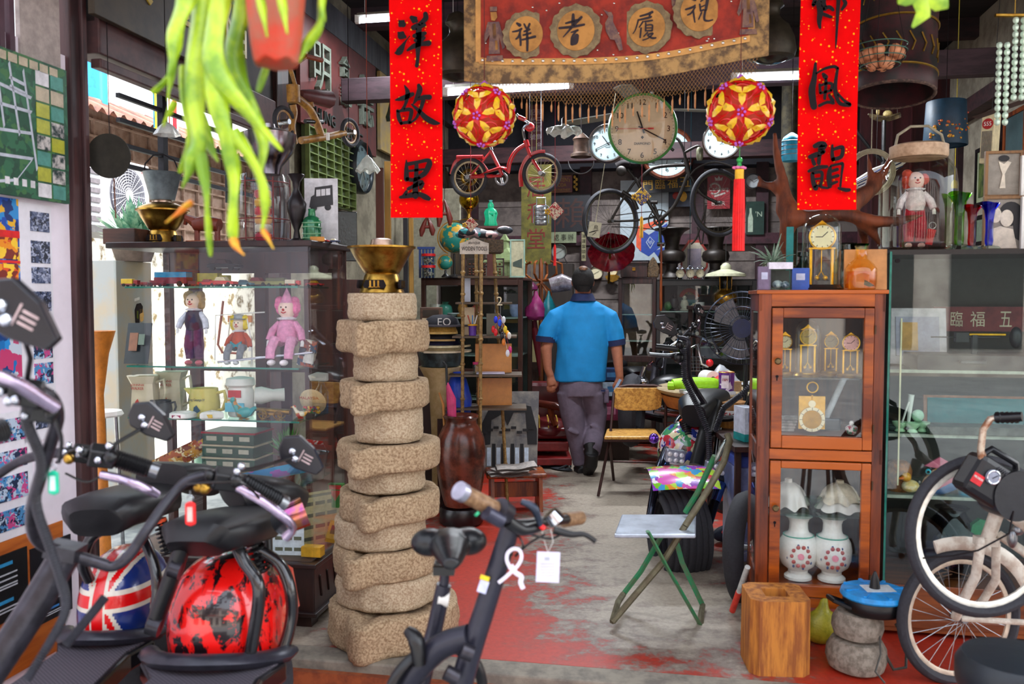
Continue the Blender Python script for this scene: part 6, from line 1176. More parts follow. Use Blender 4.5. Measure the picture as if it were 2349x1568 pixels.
b=MB(); b.lathe([(.105,-.01),(.085,.035),(.075,.05),(.07,.04)],c=m3(1336,687,-.005),n=24,close=False); b.build('collar',nv,t)
trm=M('#6c6070',.85,a=.15,s=14,b=.6,n='grey_cargo_cloth')
b=MB()
b.tube([m3(1330,858),m3(1330,885),m3(1330,905)],[.17,.175,.17],20,flat=.8,up=(0,1,0))
b.tube([m3(1306,895),m3(1312,950,.01),m3(1322,1000,.03),m3(1332,1050,.06),m3(1334,1066,.06)],[.108,.095,.08,.072,.07],16)
b.tube([m3(1356,895),m3(1366,945,.05),m3(1364,985,.04),m3(1356,1015,-.08),m3(1352,1030,-.13)],[.108,.098,.084,.075,.07],16)
for q in (m3(1312,985,-.07),m3(1362,975,-.05)): b.ball(q,.02,(3,.5,.8),10,(0,.4,0))
b.build('trousers',trm,t,rem=.009)
b=MB(); b.box(*m3(1388,905,-.02),.04,.1,.11); b.build('pocket',M('#625668',.85),t,bev=.01); b=MB();b.box(*m3(1380,892,-.08),.035,.006,.012); b.build('pocket_label',nv,t)
bm=M('#141214',.5,b=.4,s=60,n='black_boot')
b=MB(); b.tube([m3(1334,1058,.05),m3(1336,1076,.05)],[.055,.05],12); b.tube([m3(1336,1078,-.02),m3(1330,1079,.08),m3(1328,1081,.2)],[.048,.05,.035],14,flat=.8,up=(0,0,1)); b.build('boot',bm,t,rem=.008)
b=MB(); b.tube([m3(1351,1012,-.1),m3(1352,1036,-.15)],[.062,.058],12); b.tube([m3(1352,1028,-.18),m3(1350,1055,-.15),m3(1346,1078,-.06)],[.055,.056,.045],14,flat=.85,up=(0,1,0)); b.build('boot',bm,t,rem=.008)
b=MB(); b.box(*m3(1412,877,-.1),.02,.012,.09,(0,.5,0)); o=b.build('folded_paper',M('#9cb4d4',.5)); o.location=mr; tag(o,'folded pale paper held in the right hand of the person','paper')
# ================= lamps of the shop: fluorescent tubes, plus an unseen one added to brighten the back
def tube(label,a,c,w=11):
 t=T('tube_light',label,'lamp',(a+c)/2,0,'fluorescent tubes under the beams'); d=(c-a)
 b=MB(); b.tube([a+Vector((0,0,.03)),c+Vector((0,0,.03))],.03,4,flat=.8); b.build('fitting',M('#b8b4a4',.5),t,world=True)
 b=MB(); b.tube([a+d*.02,c-d*.02],.016,12); b.build('tube',M('#dfe8ff',.5,k='emit',t=9,a=0,n='lit_tube'),t,world=True)
 for q in (a,c): b=MB(); b.box(q.x,q.y,q.z+.01,.03,.04,.05); b.build('end_cap',WHT,t,world=True)
 b=MB(); b.tube([a+Vector((.05,0,.04)),a+Vector((.05,0,ZC-a.z))],.002,4); b.build('wire',WHT,t,world=True); b=MB();b.tube([c+Vector((-.05,0,.04)),c+Vector((-.05,0,ZC-c.z))],.002,4); b.build('wire',WHT,t,world=True)
 l=bpy.data.lights.new('tube_lamp','AREA'); l.shape='RECTANGLE'; l.size=d.length; l.size_y=.04; l.energy=w; l.color=(.9,.95,1); o=bpy.data.objects.new('tube_lamp',l); COL.objects.link(o); o.parent=t; o.location=(0,0,-.03); o.rotation_euler=(0,0,math.atan2(d.y,d.x))
tube('long fluorescent tube behind the left flower ball lantern',P(1022,214,5.6),P(1310,197,5.5),11)
tube('short fluorescent tube left of the left red couplet',P(820,48,6.0),P(1000,37,5.9),7)
tube('fluorescent tube running behind the right red couplet',P(1684,181,5.4),P(1960,172,5.25),11)
tube('added unseen fluorescent tube brightening the back of the shop, behind the cloth valance',P(1320,135,7.7),P(1600,125,7.5),38)  # extra tube added out of view to lift the dark back wall and bicycle
# ================= back wall boards and signs
def board(name,label,cat,x0,x1,y0,y1,mats,fn=None,v=VB-.07,th=.02,group=None,rot=0,bev=.002):
 a=RVP((x0+x1)/2,y1,v); c=RVP((x0+x1)/2,y0,v); w=(RVP(x1,y1,v)-RVP(x0,y1,v)).length; h=c.z-a.z
 b=MB(); b.box(0,0,h/2,w,th,h)
 if v<VB-.5 and a.z>.3 and v>5: b.tube([(0,0,h),(0,0,ZC-a.z)],.003,4)
 if fn: b.m=1; fn(b,w,h,-th/2-.0005)
 o=b.build(name,mats,loc=a,rz=-TH,bev=bev if not fn else 0)
 if rot: o.rotation_euler=(0,rot,-TH)
 return tag(o,label,cat,group)
YE=M('#c89a24',.5,a=.1,n='yellow_lettering')
def hout(b,w,h,y): b.text("HOUTEN's",(0,y,h*.74),h*.24,w*.8); b.text('COCOA',(-w*.05,y,h*.44),h*.2,w*.6); b.text('GOES FARTHEST',(0,y,h*.16),h*.13,w*.84); b.box(0,y,h*.95,w*.9,.001,h*.02); b.box(0,y,h*.04,w*.9,.001,h*.02)
board('enamel_sign',"dark red enamel cocoa sign with yellow lettering behind the red bicycle wheel",'sign',1258,1313,402,442,[M('#6a141c',.4),YE],hout)
board('narrow_sign','narrow black sign with yellow squiggles right of the red cocoa sign','sign',1315,1326,400,440,[INK,YE],lambda b,w,h,y:[b.ball((0.2*w*(-1)**i,y,h*(.15+.14*i)),w*.25,(1,.1,1.4),6) for i in range(6)])
board('character_board','large dark board with a dim brown character, behind the red paper charm','sign',1264,1354,446,531,[M('#14141c',.5),M('#3a1c16',.6)],lambda b,w,h,y:b.text('賴',(0,y,h*.5),h*.8))
board('office_sign','pale green sign lettered 處事辦 left of the big black bicycle wheel','sign',1258,1322,532,557,[M('#7c8468',.6),INK],lambda b,w,h,y:b.text('處 事 辦',(w*.05,y,h*.5),h*.6,w*.7),v=VB-.12)
board('hanging_scroll_sign','maroon vertical board with faint grey characters behind the lantern and red bicycle','sign',1212,1246,240,385,[M('#48121e',.6),M('#8c7c84',.7)],lambda b,w,h,y:[b.text(c,(-w*.2 if i%2 else w*.22,y,h*(.88-.13*(i//2))),h*.09) for i,c in enumerate('和記三代百兌寶號金')],v=VB-.2)
board('yellow_shop_board','tall olive-yellow hanging board with dark red characters 居和堂','sign',1196,1264,378,606,[M('#6c6420',.6,h2='#4c4818',s=10,n='olive_board'),M('#6c1c14',.6)],lambda b,w,h,y:[b.text(c,(0,y,h*q),h*.2,w*.6) for c,q in (('居',.78),('和',.52),('堂',.26))],v=8.2)
def agfa(b,w,h,y):
 b.m=2; b.prism([(-.1*w,.15*h),(.1*w,.08*h),(.48*w,.26*h),(.48*w,.48*h),(.1*w,.34*h),(-.1*w,.42*h)],y,y-.002)
 b.m=1; b.prism([(-.16*w,.2*h),(-.06*w,.14*h),(-.06*w,.38*h),(-.16*w,.44*h)],y,y-.003); b.prism([(-.16*w,.44*h),(-.06*w,.38*h),(.48*w,.5*h),(.4*w,.54*h)],y,y-.003)
 b.m=3; b.prism([(.3*w,.19*h),(.36*w,.21*h),(.36*w,.45*h),(.3*w,.43*h)],y-.002,y-.004)
 b.m=0; b.prism([(.12*w,.32*h),(.04*w,.25*h),(.13*w,.17*h),(.22*w,.26*h)],y-.002,y-.004); b.m=2; b.prism([(.125*w,.31*h),(.055*w,.25*h),(.13*w,.185*h),(.205*w,.26*h)],y-.004,y-.005); b.m=0; b.text('Agfa',(.13*w,y-.005,.25*h),h*.06,w*.1)
 b.m=2; b.prism([(.2*w,.14*h),(.48*w,.2*h),(.48*w,.06*h),(.36*w,.02*h)],y,y-.002); b.m=0; b.text('Agfa',(.38*w,y-.002,.12*h),h*.05,w*.12)
board('film_poster','white poster with blue and orange film boxes, behind the hanging black bicycle','poster',1422,1532,413,603,[M('#a8b4bc',.4,a=.06),M('#d0502c',.5),M('#1c3c90',.5),M('#2c6c34',.5)],agfa,v=VB-.1)
board('lucky_board','black horizontal board with yellow characters 門臨福五','sign',1470,1588,402,441,[M('#1c1c22',.5),YE],lambda b,w,h,y:[b.text(c,((-.36+.24*i)*w,y,h*(.46+.03*i)),h*.58) for i,c in enumerate('門臨福五')],v=VB-.24,rot=-.03)
board('beer_poster','small dark blue poster with a yellow beer glass','poster',1534,1590,432,474,[M('#101830',.4),M('#d8a020',.5),M('#a82c20',.5)],lambda b,w,h,y:(b.ball((.08*w,y,.55*h),h*.22,(1,.05,1.3),10),setattr(b,'m',2),b.ball((-.2*w,y,.6*h),h*.2,(1,.05,1),10)),v=VB-.12)
def carl(b,w,h,y): b.text('Carlsberg',(0,y,h*.58),h*.17,w*.86); b.ring((-.18*w,y,.6*h),w*.24,w*.04,(0,1,0),24,4,a0=.6,a1=5.4); b.text('BEER',(0,y,h*.16),h*.12,w*.6); b.prism([(-.14*w,.84*h),(.14*w,.84*h),(.18*w,.95*h),(.07*w,.9*h),(0,.98*h),(-.07*w,.9*h),(-.18*w,.95*h)],y,y-.002); b.box(.05*w,y,.42*h,w*.5,.001,h*.05,(0,-.3,0))
board('beer_sign','red beer sign with a white crown and lettering seen through the bicycle wheel','sign',1622,1674,402,479,[M('#8c1420',.4,a=.1),M('#b8b0a8',.5)],carl,v=VB-.1)
board('bottle_poster','dark green poster with a pale bottle behind the red tassel','poster',1711,1752,462,538,[M('#16342c',.4),M('#a8b8a4',.5)],lambda b,w,h,y:(b.prism([(-.4*w,.08*h),(-.12*w,.08*h),(-.12*w,.5*h),(-.2*w,.66*h),(-.2*w,.8*h),(-.32*w,.8*h),(-.32*w,.66*h),(-.4*w,.5*h)],y,y-.002),b.text("'N",(.2*w,y,.62*h),h*.16)),v=VB-.1)
board('metal_cupboard','grey-green metal cupboard door seen beside the right couplet','cupboard',1796,1822,385,1012,[M('#5c7068',.5)],v=8.6)
board('folder','teal folder standing behind the air plant','folder',1802,1818,520,669,[M('#1c8c8c',.5)],v=3.99)
board('entry_sign','small black sign lettered TIDAK BOLEH MASUK above the wooden box','sign',1417,1490,597,612,[INK,WHT],lambda b,w,h,y:b.text('TIDAK BOLEH MASUK',(0,y,h*.5),h*.55,w*.86),v=VB-.3)
board('strip_sign','narrow vertical weathered strip with dark characters beside the big bicycle wheel','sign',1334,1344,532,598,[M('#8c8464',.7),INK],lambda b,w,h,y:[b.text(c,(0,y,h*(.86-.18*i)),h*.13) for i,c in enumerate('鴻運當頭來')],v=VB-.2)
board('oval_tag','pale torn paper with a black ink drawing hung inside the bicycle wheel','paper',1347,1375,509,544,[M('#b4ac90',.6),INK],lambda b,w,h,y:(b.text('鳥',(.1*w,y,.66*h),h*.3),b.brush([[(-14,4,2),(0,-2,3),(12,-6,1)],[(-4,10,1),(6,0,2)]],(0,y,.35*h),.003)),v=7.5,rot=.15)
board('leaning_board','cream panel board leaning behind the coat stand','board',1199,1240,690,830,[M('#8c8058',.7,a=.08)],v=8.6)
# ================= furniture along the back
YB=8.75
def cabinet(label,x0,x1,yt,v,ht,depth,frame_m,shelves,back,name='display_cabinet'):
 p=RVP(x0,700,v); q=RVP(x1,700,v); w=(q-p).length; t=T(name,label,'cabinet',Vector((p.x,p.y,0))); f=.035
 b=MB()
 for x in (f/2,w-f/2):
  for y in (f/2,depth-f/2): b.box(x,y,ht/2,f,f,ht)
 for z in (.1,ht-.03,ht*.52): b.box(w/2,f/2,z,w-2*f,f,.06)
 b.box(w/2,depth/2,ht-.01,w,depth,.02); b.build('frame',frame_m,t,bev=.003)
 b=MB(); b.box(w/2,depth-.01,ht/2,w-.02,.01,ht-.04); b.build('back_panel',back,t)
 b=MB(); b.box(w/2,.02,ht/2,w-2*f,.004,ht-.1); b.build('pane',GLASS,t)
 for z in shelves: b=MB(); b.box(w/2,depth/2,z,w-2*f,depth-.04,.01); b.build('shelf',M('#6c8078',.15),t)
 return t,w
c1,w1=cabinet('narrow dark wooden cabinet with a glazed door, right of the walking person',1418,1505,645,8.3,1.6,.35,DW,[.5,1.0,1.25],M('#5c4c38',.7))
c2,w2=cabinet('wide glass display case of curios behind the parked motorcycles',1506,1735,640,8.25,1.58,.4,M('#15181a',.3),[.55,.95,1.28],M('#20282a',.5),'glass_display_case')
c3,w3=cabinet('glass counter case behind the tool rack, left of the coat stand',966,1198,640,6.75,1.57,.5,M('#3a2018',.4),[.6,.95,1.25],M('#1c2a26',.5),'glass_display_case')
def onc(px,v,z): return RV(px,v,z)
rr=random.Random(9)
def curio(kind,loc,k,m,label,cat,group=None):
 pr={'cup':[(.3,0),(.45,.3),(.5,1),(.42,1),(0,.2)],'pot':[(.3,0),(.5,.3),(.45,.7),(.2,.9),(.25,1),(0,1)],'statue':[(.3,0),(.32,.1),(.2,.15),(.28,.4),(.2,.7),(.1,.75),(.15,.88),(.08,1),(0,1)],'plate':[(.15,0),(.5,.2),(.5,.25),(0,.1)],'ballc':[(.2,0),(.45,.2),(.5,.5),(.45,.8),(.2,1),(0,1.02)]}[kind]
 return LT({'cup':'cup','pot':'small_pot','statue':'figurine','plate':'dish','ballc':'glass_ball'}[kind],label,cat,loc,pr,m,group,n=16,k=k)
c_=[('ballc',1533,.085,M('#5c8454',.1,.2),'round green glass ball, leftmost on the upper shelf of the far case','ball'),('statue',1546,.16,M('#241c20',.4),'small dark standing figurine beside the green glass ball','figurine'),('ballc',1546,.055,M('#6cc8b8',.2),'tiny turquoise glass ball in front of the dark figurine','ball'),('statue',1570,.14,M('#b8b8a4',.4),'white standing figurine before the red record sleeve','figurine'),('pot',1592,.07,M('#c8c4a8',.4),'small cream pot with a round mark on the upper shelf of the far case','pot'),('cup',1606,.08,M('#e0e0dc',.4),'little white ornament at the right of the cream pot','ornament'),('ballc',1650,.10,M('#6c5438',.3,.4),'bronze coloured jar low behind the fan','jar')]
for k_,px,h,m_,lb,ct in c_: curio(k_,onc(px,8.40,1.288 if px<1640 else .958),h,m_,lb,ct)
def rec(b,w,h,y): b.m=1; b.ring((0,y,.42*h),w*.34,w*.1,(0,1,0),24,5,a0=.1,a1=3.04,flat=.3); b.m=2; b.text('MUSIC',(0,y-.002,.6*h),h*.1,w*.4); b.m=3; b.box(0,y,.2*h,w*.7,.002,h*.3)
board('record_sleeve','dark record sleeve with a red arch on the upper shelf of the far case','record',1554,1608,650,707,[M('#10262c',.3),M('#a83424',.4),M('#b8902c',.4),M('#2c6c74',.4)],rec,v=8.52)
for i,(px,c,h) in enumerate(((1540,'#1c1c20',.1),(1575,'#3c4c50',.05),(1560,'#201c1c',.16),(1620,'#2c2c30',.07))): curio(['plate','cup','statue','plate'][i],onc(px,8.4,.958),h*1.3,M(c,.3),['shallow dark dish on the lower shelf of the far case','grey cup beside the dark dish in the far case','black bust on the lower shelf of the far case','black plate at the right of the lower shelf of the far case'][i],['dish','cup','bust','plate'][i])
cn=[('cup',1000,.1,'#c8ccc4','white cup on the upper shelf of the counter case'),('pot',1022,.12,'#3c8474','teal pot on the upper shelf of the counter case'),('plate',1040,.12,'#b8c4c8','pale dish on the upper shelf of the counter case'),('statue',1062,.16,'#a8783c','ochre figurine on the upper shelf of the counter case'),('pot',1092,.1,'#8c3c34','brick-red pot behind the rack posts'),('cup',1182,.1,'#6c7c9c','blue-grey cup at the right end of the counter case')]
for k_,px,h,c,lb in cn: curio(k_,onc(px,6.95,1.258),h,M(c,.3),lb,lb.split()[1] if 0 else 'ornament')
for x,lb in ((1541,'left of two tall dark bronze urns on the far display case'),(1641,'right of two tall dark bronze urns, behind the disc-shaded lamp')):
 k=8.35/2000; LT('bronze_urn',lb,'urn',onc(x,8.42,1.58),[(r*k,z*k) for r,z in [(24,0),(25,5),(20,10),(13,24),(14,36),(28,42),(31,52),(28,62),(17,68),(16,80),(20,98),(28,108),(40,114),(39,116),(24,106),(12,80)]],M('#231c18',.45,.4,a=.3,n='dark_bronze'),'pair of bronze urns',n=32)
b=MB(); oc=lambda s_:[(cos(PI/8+i*PI/4)*s_,sin(PI/8+i*PI/4)*s_*1.5+s_*1.5) for i in range(8)]
t=T('octagonal_frame','eight-sided brown frame with a faded mauve picture between the two urns','picture',onc(1592,8.6,1.58)); b.prism([(x,z*.95) for x,z in oc(.14)],-.01,.01); b.build('frame',REDW,t); b=MB();b.prism([(x*.86,(z-.2)*.86*.95+.19) for x,z in oc(.14)],-.012,-.01); b.build('mount',M('#9c9484',.6),t);b=MB();b.box(0,-.014,.2,.13,.002,.2); b.build('print',M('#6c6474',.5,h2='#887c84',s=9),t)
for i,x in enumerate((1560,1583.5,1606)):
 k=8.3/2000; t=clock(['chrome twin-bell alarm clock, leftmost of three on the far case','chrome twin-bell alarm clock, middle of three on the far case','chrome twin-bell alarm clock, rightmost of three, beside the disc lamp'][i],onc(x,8.32,1.58+.055),.042,CHR,CRM,hands=((10,15),(10.8,30),(8.2,52))[i],group='twin-bell alarm clocks on the far case',bez=.15,name='alarm_clock')
 for s_ in (-1,1): b=MB(); b.ball((s_*.022,0,.048),.017,(1,1,.7)); b.build('bell',CHR,t); b=MB();b.tube([(s_*.02,0,-.036),(s_*.03,0,-.055)],.004,5); b.build('leg',CHR,t)
 b=MB(); b.ring((0,0,.055),.02,.0025,(0,1,0),14,4,a0=0,a1=PI); b.build('handle',CHR,t)
t=clock('big chrome alarm clock on splayed legs left of the dark paper box',onc(1283,8.9,1.42+(680-578)/2000*9.0),.078,CHR,M('#8c9088',.4),hands=(8,10),name='alarm_clock',num=False,group=None)
b=MB(); b.tube([(-.05,0,-.06),(-.08,0,-.12)],.006,5); b.build('leg',CHR,t); b=MB();b.tube([(.05,0,-.06),(.08,0,-.12)],.006,5); b.build('leg',CHR,t)
zb_=1.42+(680-578)/2000*9.0-.12; b=MB();b.box(0,0,zb_/2-.0,.28,.2,zb_-.01); o=b.build('pedestal',M('#2c2420',.6,k='wood'),loc=onc(1283,8.9,0),rz=-TH); tag(o,'tall dark wooden pedestal under the chrome alarm clock','pedestal')
t=T('gramophone_horn','dark red scalloped gramophone horn seen below the black bicycle wheel','gramophone horn',P(1402,575,8.2),0); k=8.2/2000; X=Matrix.Rotation(-.9,4,'X')
b=MB(X); b.lathe([(3*k,70*k),(8*k,50*k),(18*k,25*k),(34*k,5*k),(50*k,-6*k),(52*k,-8*k),(34*k,2*k),(14*k,20*k),(3*k,50*k)],n=54,fn=lambda r,z,a:(r*(1+.05*abs(sin(4.5*a))),z),close=False); b.build('horn',M('#8c1424',.15,a=.15,h2='#6c0c1c',n='crimson_enamel'),t)
b=MB(); b.tube([Vector((0,.06,.05)),Vector((0,.12,-.1)),Vector((0,.2,-.3))],.012,6); b.build('neck',BRS,t)
b=MB(); b.box(0,0,.1,.27,.26,.2); b.box(0,0,.21,.3,.28,.03); o=b.build('gramophone_cabinet',DW,loc=RV(1384,8.6,1.0),rz=-TH,bev=.005); o.location.z=.95; tag(o,'dark wooden gramophone box standing on a stand behind the person','gramophone')
b=MB(); b.box(0,0,.475,.3,.3,.95); o=b.build('plant_stand',M('#34261e',.6,k='wood'),loc=RV(1384,8.6,0),rz=-TH,bev=.005); tag(o,'dark box stand behind the walking person','stand')
clock('small round dark red wall clock above the person, by the horn',RVP(1368,625,VB-.1),.075,M('#4c1018',.3),CRM,hands=(2,40),num=False,group=None)
t=clock('small gilt wall clock with a scrolled bracket under the red horn',RVP(1405,621,VB-.1),.055,GLD,CRM,hands=(7,5),num=False,group=None); b=MB();b.prism([(-.08,-.06),(-.05,-.1),(0,-.12),(.05,-.1),(.08,-.06),(.04,-.04),(-.04,-.04)],-.02,.02); b.build('bracket',BRS,t)
b=MB(); b.box(0,0,.07,.25,.2,.13); b.box(0,0,.14,.27,.22,.015); b.m=1; b.box(0,-.103,.08,.03,.004,.03); o=b.build('wooden_box',[DW,BRS],loc=onc(1455,8.45,1.6),rz=-TH,bev=.003); tag(o,'dark wooden box with a brass clasp on top of the narrow cabinet','box')
b=MB(); b.prism([(-.05,0),(.05,0),(.06,.08),(.03,.16),(0,.2),(-.03,.16),(-.06,.08)],-.03,.03); o=b.build('carved_bracket',M('#5c4428',.6,h2='#3c2c18',s=60,b=.8),loc=onc(1498,8.4,1.6),rz=-TH,bev=.01); tag(o,'small pointed carved wooden piece beside the wooden box','carving')
t=T('pressure_lantern','brass pressure lantern with a wide pale disc shade on a dark table','lantern',P(1664,696,7.85),0); k=7.85/2000
MB().lathe([(r*k,z*k) for r,z in [(22,0),(26,4),(26,18),(20,26),(14,30),(12,34)]],n=24).build('tank',BRS,t); MB().lathe([(r*k,z*k) for r,z in [(12,34),(13,36),(13,62),(11,64)]],n=20).build('glass',M('#6c6050',.1,k='glass'),t); MB().lathe([(r*k,z*k) for r,z in [(46,62),(44,68),(24,74),(12,78),(12,86),(6,92),(0,94)]],n=32).build('shade',M('#b8b89c',.4,n='enamel_shade'),t)
for a in range(4): b=MB(); b.tube([(13*k*cos(a*1.57),13*k*sin(a*1.57),30*k),(14*k*cos(a*1.57),14*k*sin(a*1.57),64*k)],.004,5); b.build('guard_wire',BRS,t)
b=MB(); b.tube([(0,0,92*k),(0,0,150*k)],.002,4); b.build('hook_wire',STL,t)
p=P(1664,700,7.85); b=MB();b.box(0,0,p.z-.02,.62,.4,.04)
for x in (-.28,.28):
 for y in (-.17,.17): b.box(x,y,(p.z-.04)/2,.035,.035,p.z-.04)
t=T('side_table','tall dark side table under the pressure lantern','table',Vector((p.x,p.y,0)),0); bb=MB(); bb.box(0,0,p.z-.022,.62,.4,.034); bb.build('tabletop',DW,t,bev=.004)
for x in (-.28,.28):
 for y in (-.17,.17): bb=MB(); bb.box(x,y,(p.z-.04)/2,.035,.035,p.z-.04); bb.build('leg',DW,t)
t=T('walking_stick','long brown walking stick hanging on a wire below the bicycle pedals','stick',P(1517,560,7.2),0); k=7.2/2000; b=MB();b.tube([(0,0,0),(0,0,-100*k),(0,0,-145*k),(0,0,-152*k)],[.009,.011,.014,.008],10); b.build('shaft',MW,t); b=MB();b.tube([(0,0,0),(0,0,2.6)],.0015,4); b.build('wire',INK,t)
# ================= bicycles hanging from the beams
def bike(label,c1,c2,r,Y1,Y2,fm_,tr,crank,seat_,bar,frame_,fork_,extra,name='bicycle',zt=3.55,rimm=None,sp=26,wr=None):
 t=T(name,label,'bicycle',P((c1[0]+c2[0])/2,(c1[1]+c2[1])/2,(Y1+Y2)/2),0); a,c=P(*c1,Y1),P(*c2,Y2); d=(c-a).normalized(); ax=Vector((d.y,-d.x,0)).normalized()
 if wr: ax=wr
 wheel(t,a,r,ax,tr=tr,rim=rimm or STL,spokes=sp,name='rear_wheel',rimw=tr*.6,spm=rimm); wheel(t,c,r,ax,tr=tr,rim=rimm or STL,spokes=sp,name='front_wheel',rimw=tr*.6,spm=rimm)
 def g(n,L_,rr_,m=fm_,k=10,**q):
  b=MB(); pts,rr_=SMT([P(x,y,Y1+(Y2-Y1)*(x-c1[0])/(c2[0]-c1[0])) for x,y in L_],rr_); b.tube(pts,rr_,k,**q); return b.build(n,m,t,world=True)
 for n_,L_,rr_ in frame_: g(n_,L_,rr_)
 extra(t,g); return t
RB=M('#b8141c',.3,k='coat',n='red_bike_paint')
def ex1(t,g):
 g('chain_guard',[(1098,402),(1125,392),(1150,385),(1160,388),(1168,398)],[.008,.022,.028,.025,.008],RB,8,flat=.4)
 g('pannier_rack',[(1048,361),(1108,360)],.014,RB,6); g('mudguard',[(1036,400),(1046,372),(1070,362),(1100,372),(1116,392)],.016,RB,6,flat=.5); g('mudguard',[(1196,428),(1195,395),(1210,362),(1232,350),(1250,349)],.016,RB,6,flat=.5)
 g('handlebar',[(1205,326),(1200,300),(1204,290),(1212,282),(1195,272),(1185,262)],.009,CHR,8); g('grip',[(1190,268),(1205,275)],.014,RB); b=MB();b.ball(P(1215,291,5.45),.03,(1,.6,1)); b.build('bell',RB,t,world=True)
 g('seat_post',[(1128,345),(1122,330)],.01,CHR); g('pedal',[(1150,408),(1152,420)],.01,CHR); b=MB();b.ring(P(1150,410,5.5),.036,.008,(0,1,0),20,5); b.build('chainring',STL,t,world=True); b=MB();b.tube([P(1115,330,5.5),P(1145,326,5.5)],.03,8,flat=.5); b.build('saddle',INK,t,world=True)
 for x,y in ((1125,330),(1215,290)): b=MB(); p=P(x,y,5.5); b.tube([p,Vector((p.x,p.y,ZC))],.002,4); b.build('wire',INK,t,world=True)
bike("red child's bicycle hanging under the fluorescent tube",(1076,407),(1243,398),.127,5.55,5.4,RB,.013,0,0,0,[('frame',[(1125,345),(1145,385),(1152,402)],.012),('frame',[(1165,395),(1170,370),(1185,345),(1208,330)],.014),('chain_stay',[(1076,407),(1150,403)],.009),('seat_stay',[(1076,407),(1125,348)],.007),('fork',[(1205,325),(1218,360),(1242,398)],.011),('head_tube',[(1206,322),(1210,336)],.017),('kickstand_bar',[(1078,404),(1130,404)],.012)],[],ex1,rimm=M('#a89878',.4,.5),sp=20)
BB=M('#2a2420',.5,.3,a=.3,n='old_black_enamel')
def ex2(t,g):
 g('saddle',[(1418,384),(1432,376),(1455,378),(1470,376)],[.05,.04,.03,.02],INK,8); b=MB();b.ball(P(1425,392,7.6),.045,(1,.6,1)); b.build('saddle_spring',BB,t,world=True); g('seat_post',[(1440,388),(1462,415)],.014)
 g('handlebar',[(1575,395),(1570,350),(1556,320),(1540,315),(1530,330),(1545,345)],.012,BB); g('handlebar',[(1570,350),(1600,335),(1606,345)],.012,BB); b=MB();b.lathe([(.02,-.03),(.03,0),(.03,.06),(.02,.08)],c=P(1605,360,7.4),n=14); b.build('lamp',M('#8c8c74',.3,.6),t,world=True)
 b=MB(); b.ring(P(1512,505,7.55),.09,.006,(.1,1,0),28,5); b.ring(P(1512,505,7.55),.04,.01,(.1,1,0),20,5);
 for i in range(5): a=i*1.257; c=P(1512,505,7.55); b.tube([c,c+Vector((cos(a)*.09,0,sin(a)*.09))],.005,4)
 b.build('chainring',BB,t,world=True); g('crank',[(1500,468),(1512,505),(1516,560)],.011); g('pedal',[(1494,464),(1508,464)],.016); g('pedal',[(1508,560),(1524,560)],.016)
 g('chain',[(1403,520),(1460,522),(1508,527)],.004); g('chain',[(1403,495),(1460,488),(1510,484)],.004); g('front_mudguard',[(1578,410),(1600,385),(1640,372),(1690,385)],.02,BB,6,flat=.4); g('kickstand',[(1620,470),(1600,540),(1585,560)],.008); g('fork_brace',[(1620,470),(1610,560),(1600,520)],.006)
 for x,y in ((1445,380),(1570,350)): b=MB(); p=P(x,y,7.5); b.tube([p,Vector((p.x,p.y,ZC))],.003,4); b.build('wire',INK,t,world=True)
bike('old black gentleman bicycle hanging high at the back of the shop',(1401,507),(1648,465),.285,7.7,7.35,BB,.018,0,0,0,[('top_tube',[(1462,418),(1500,385),(1575,378)],.015),('seat_tube',[(1460,412),(1480,450),(1512,505)],.016),('down_tube',[(1512,505),(1548,470),(1578,400)],.016),('head_tube',[(1573,365),(1582,405)],.02),('fork',[(1582,400),(1610,445),(1648,465)],.013),('chain_stay',[(1401,507),(1460,505),(1512,495)],.01),('seat_stay',[(1401,507),(1430,455),(1460,412)],.011),('mudguard',[(1428,440),(1450,455),(1462,480)],.018)],[],ex2,wr=Vector((.45,-1,0)).normalized(),rimm=M('#4c463c',.4,.6),sp=32)
YB_=M('#a8782c',.5,h2='#7c5420',s=30,n='rusty_yellow_paint')
def ex3(t,g):
 g('saddle',[(690,215),(720,222),(755,228)],[.02,.04,.05],M('#5c3030',.4),8); g('seat_stem',[(712,222),(716,245)],.012); g('handlebar',[(620,140),(660,152),(668,165),(678,200)],.012); g('grip',[(700,128),(738,138)],.014,M('#8c4020',.5)); g('handlebar',[(668,155),(700,132)],.01)
 b=MB(); b.box(*P(752,313,4.85),.015,.02,.04); b.build('price_sticker',WHT,t,world=True); g('pedal',[(700,278),(740,280)],.012,BLK)
 for x,y in ((668,155),(800,300)): b=MB(); p=P(x,y,4.8); b.tube([p,Vector((p.x,p.y,ZC))],.002,4); b.build('wire',INK,t,world=True)
bike('rusty yellow child tricycle frame hung above the left display case',(652,280),(803,304),.085,4.6,5.1,YB_,.012,0,0,0,[('head_tube',[(672,195),(674,235)],.035),('frame',[(682,225),(710,250),(728,285),(737,312)],.022),('frame',[(690,322),(740,315),(790,305)],.02),('fork',[(672,240),(675,260),(670,290),(676,330)],.018)],[],ex3,name='tricycle',wr=Vector((.9,-.45,0)).normalized(),rimm=YB_,sp=6)
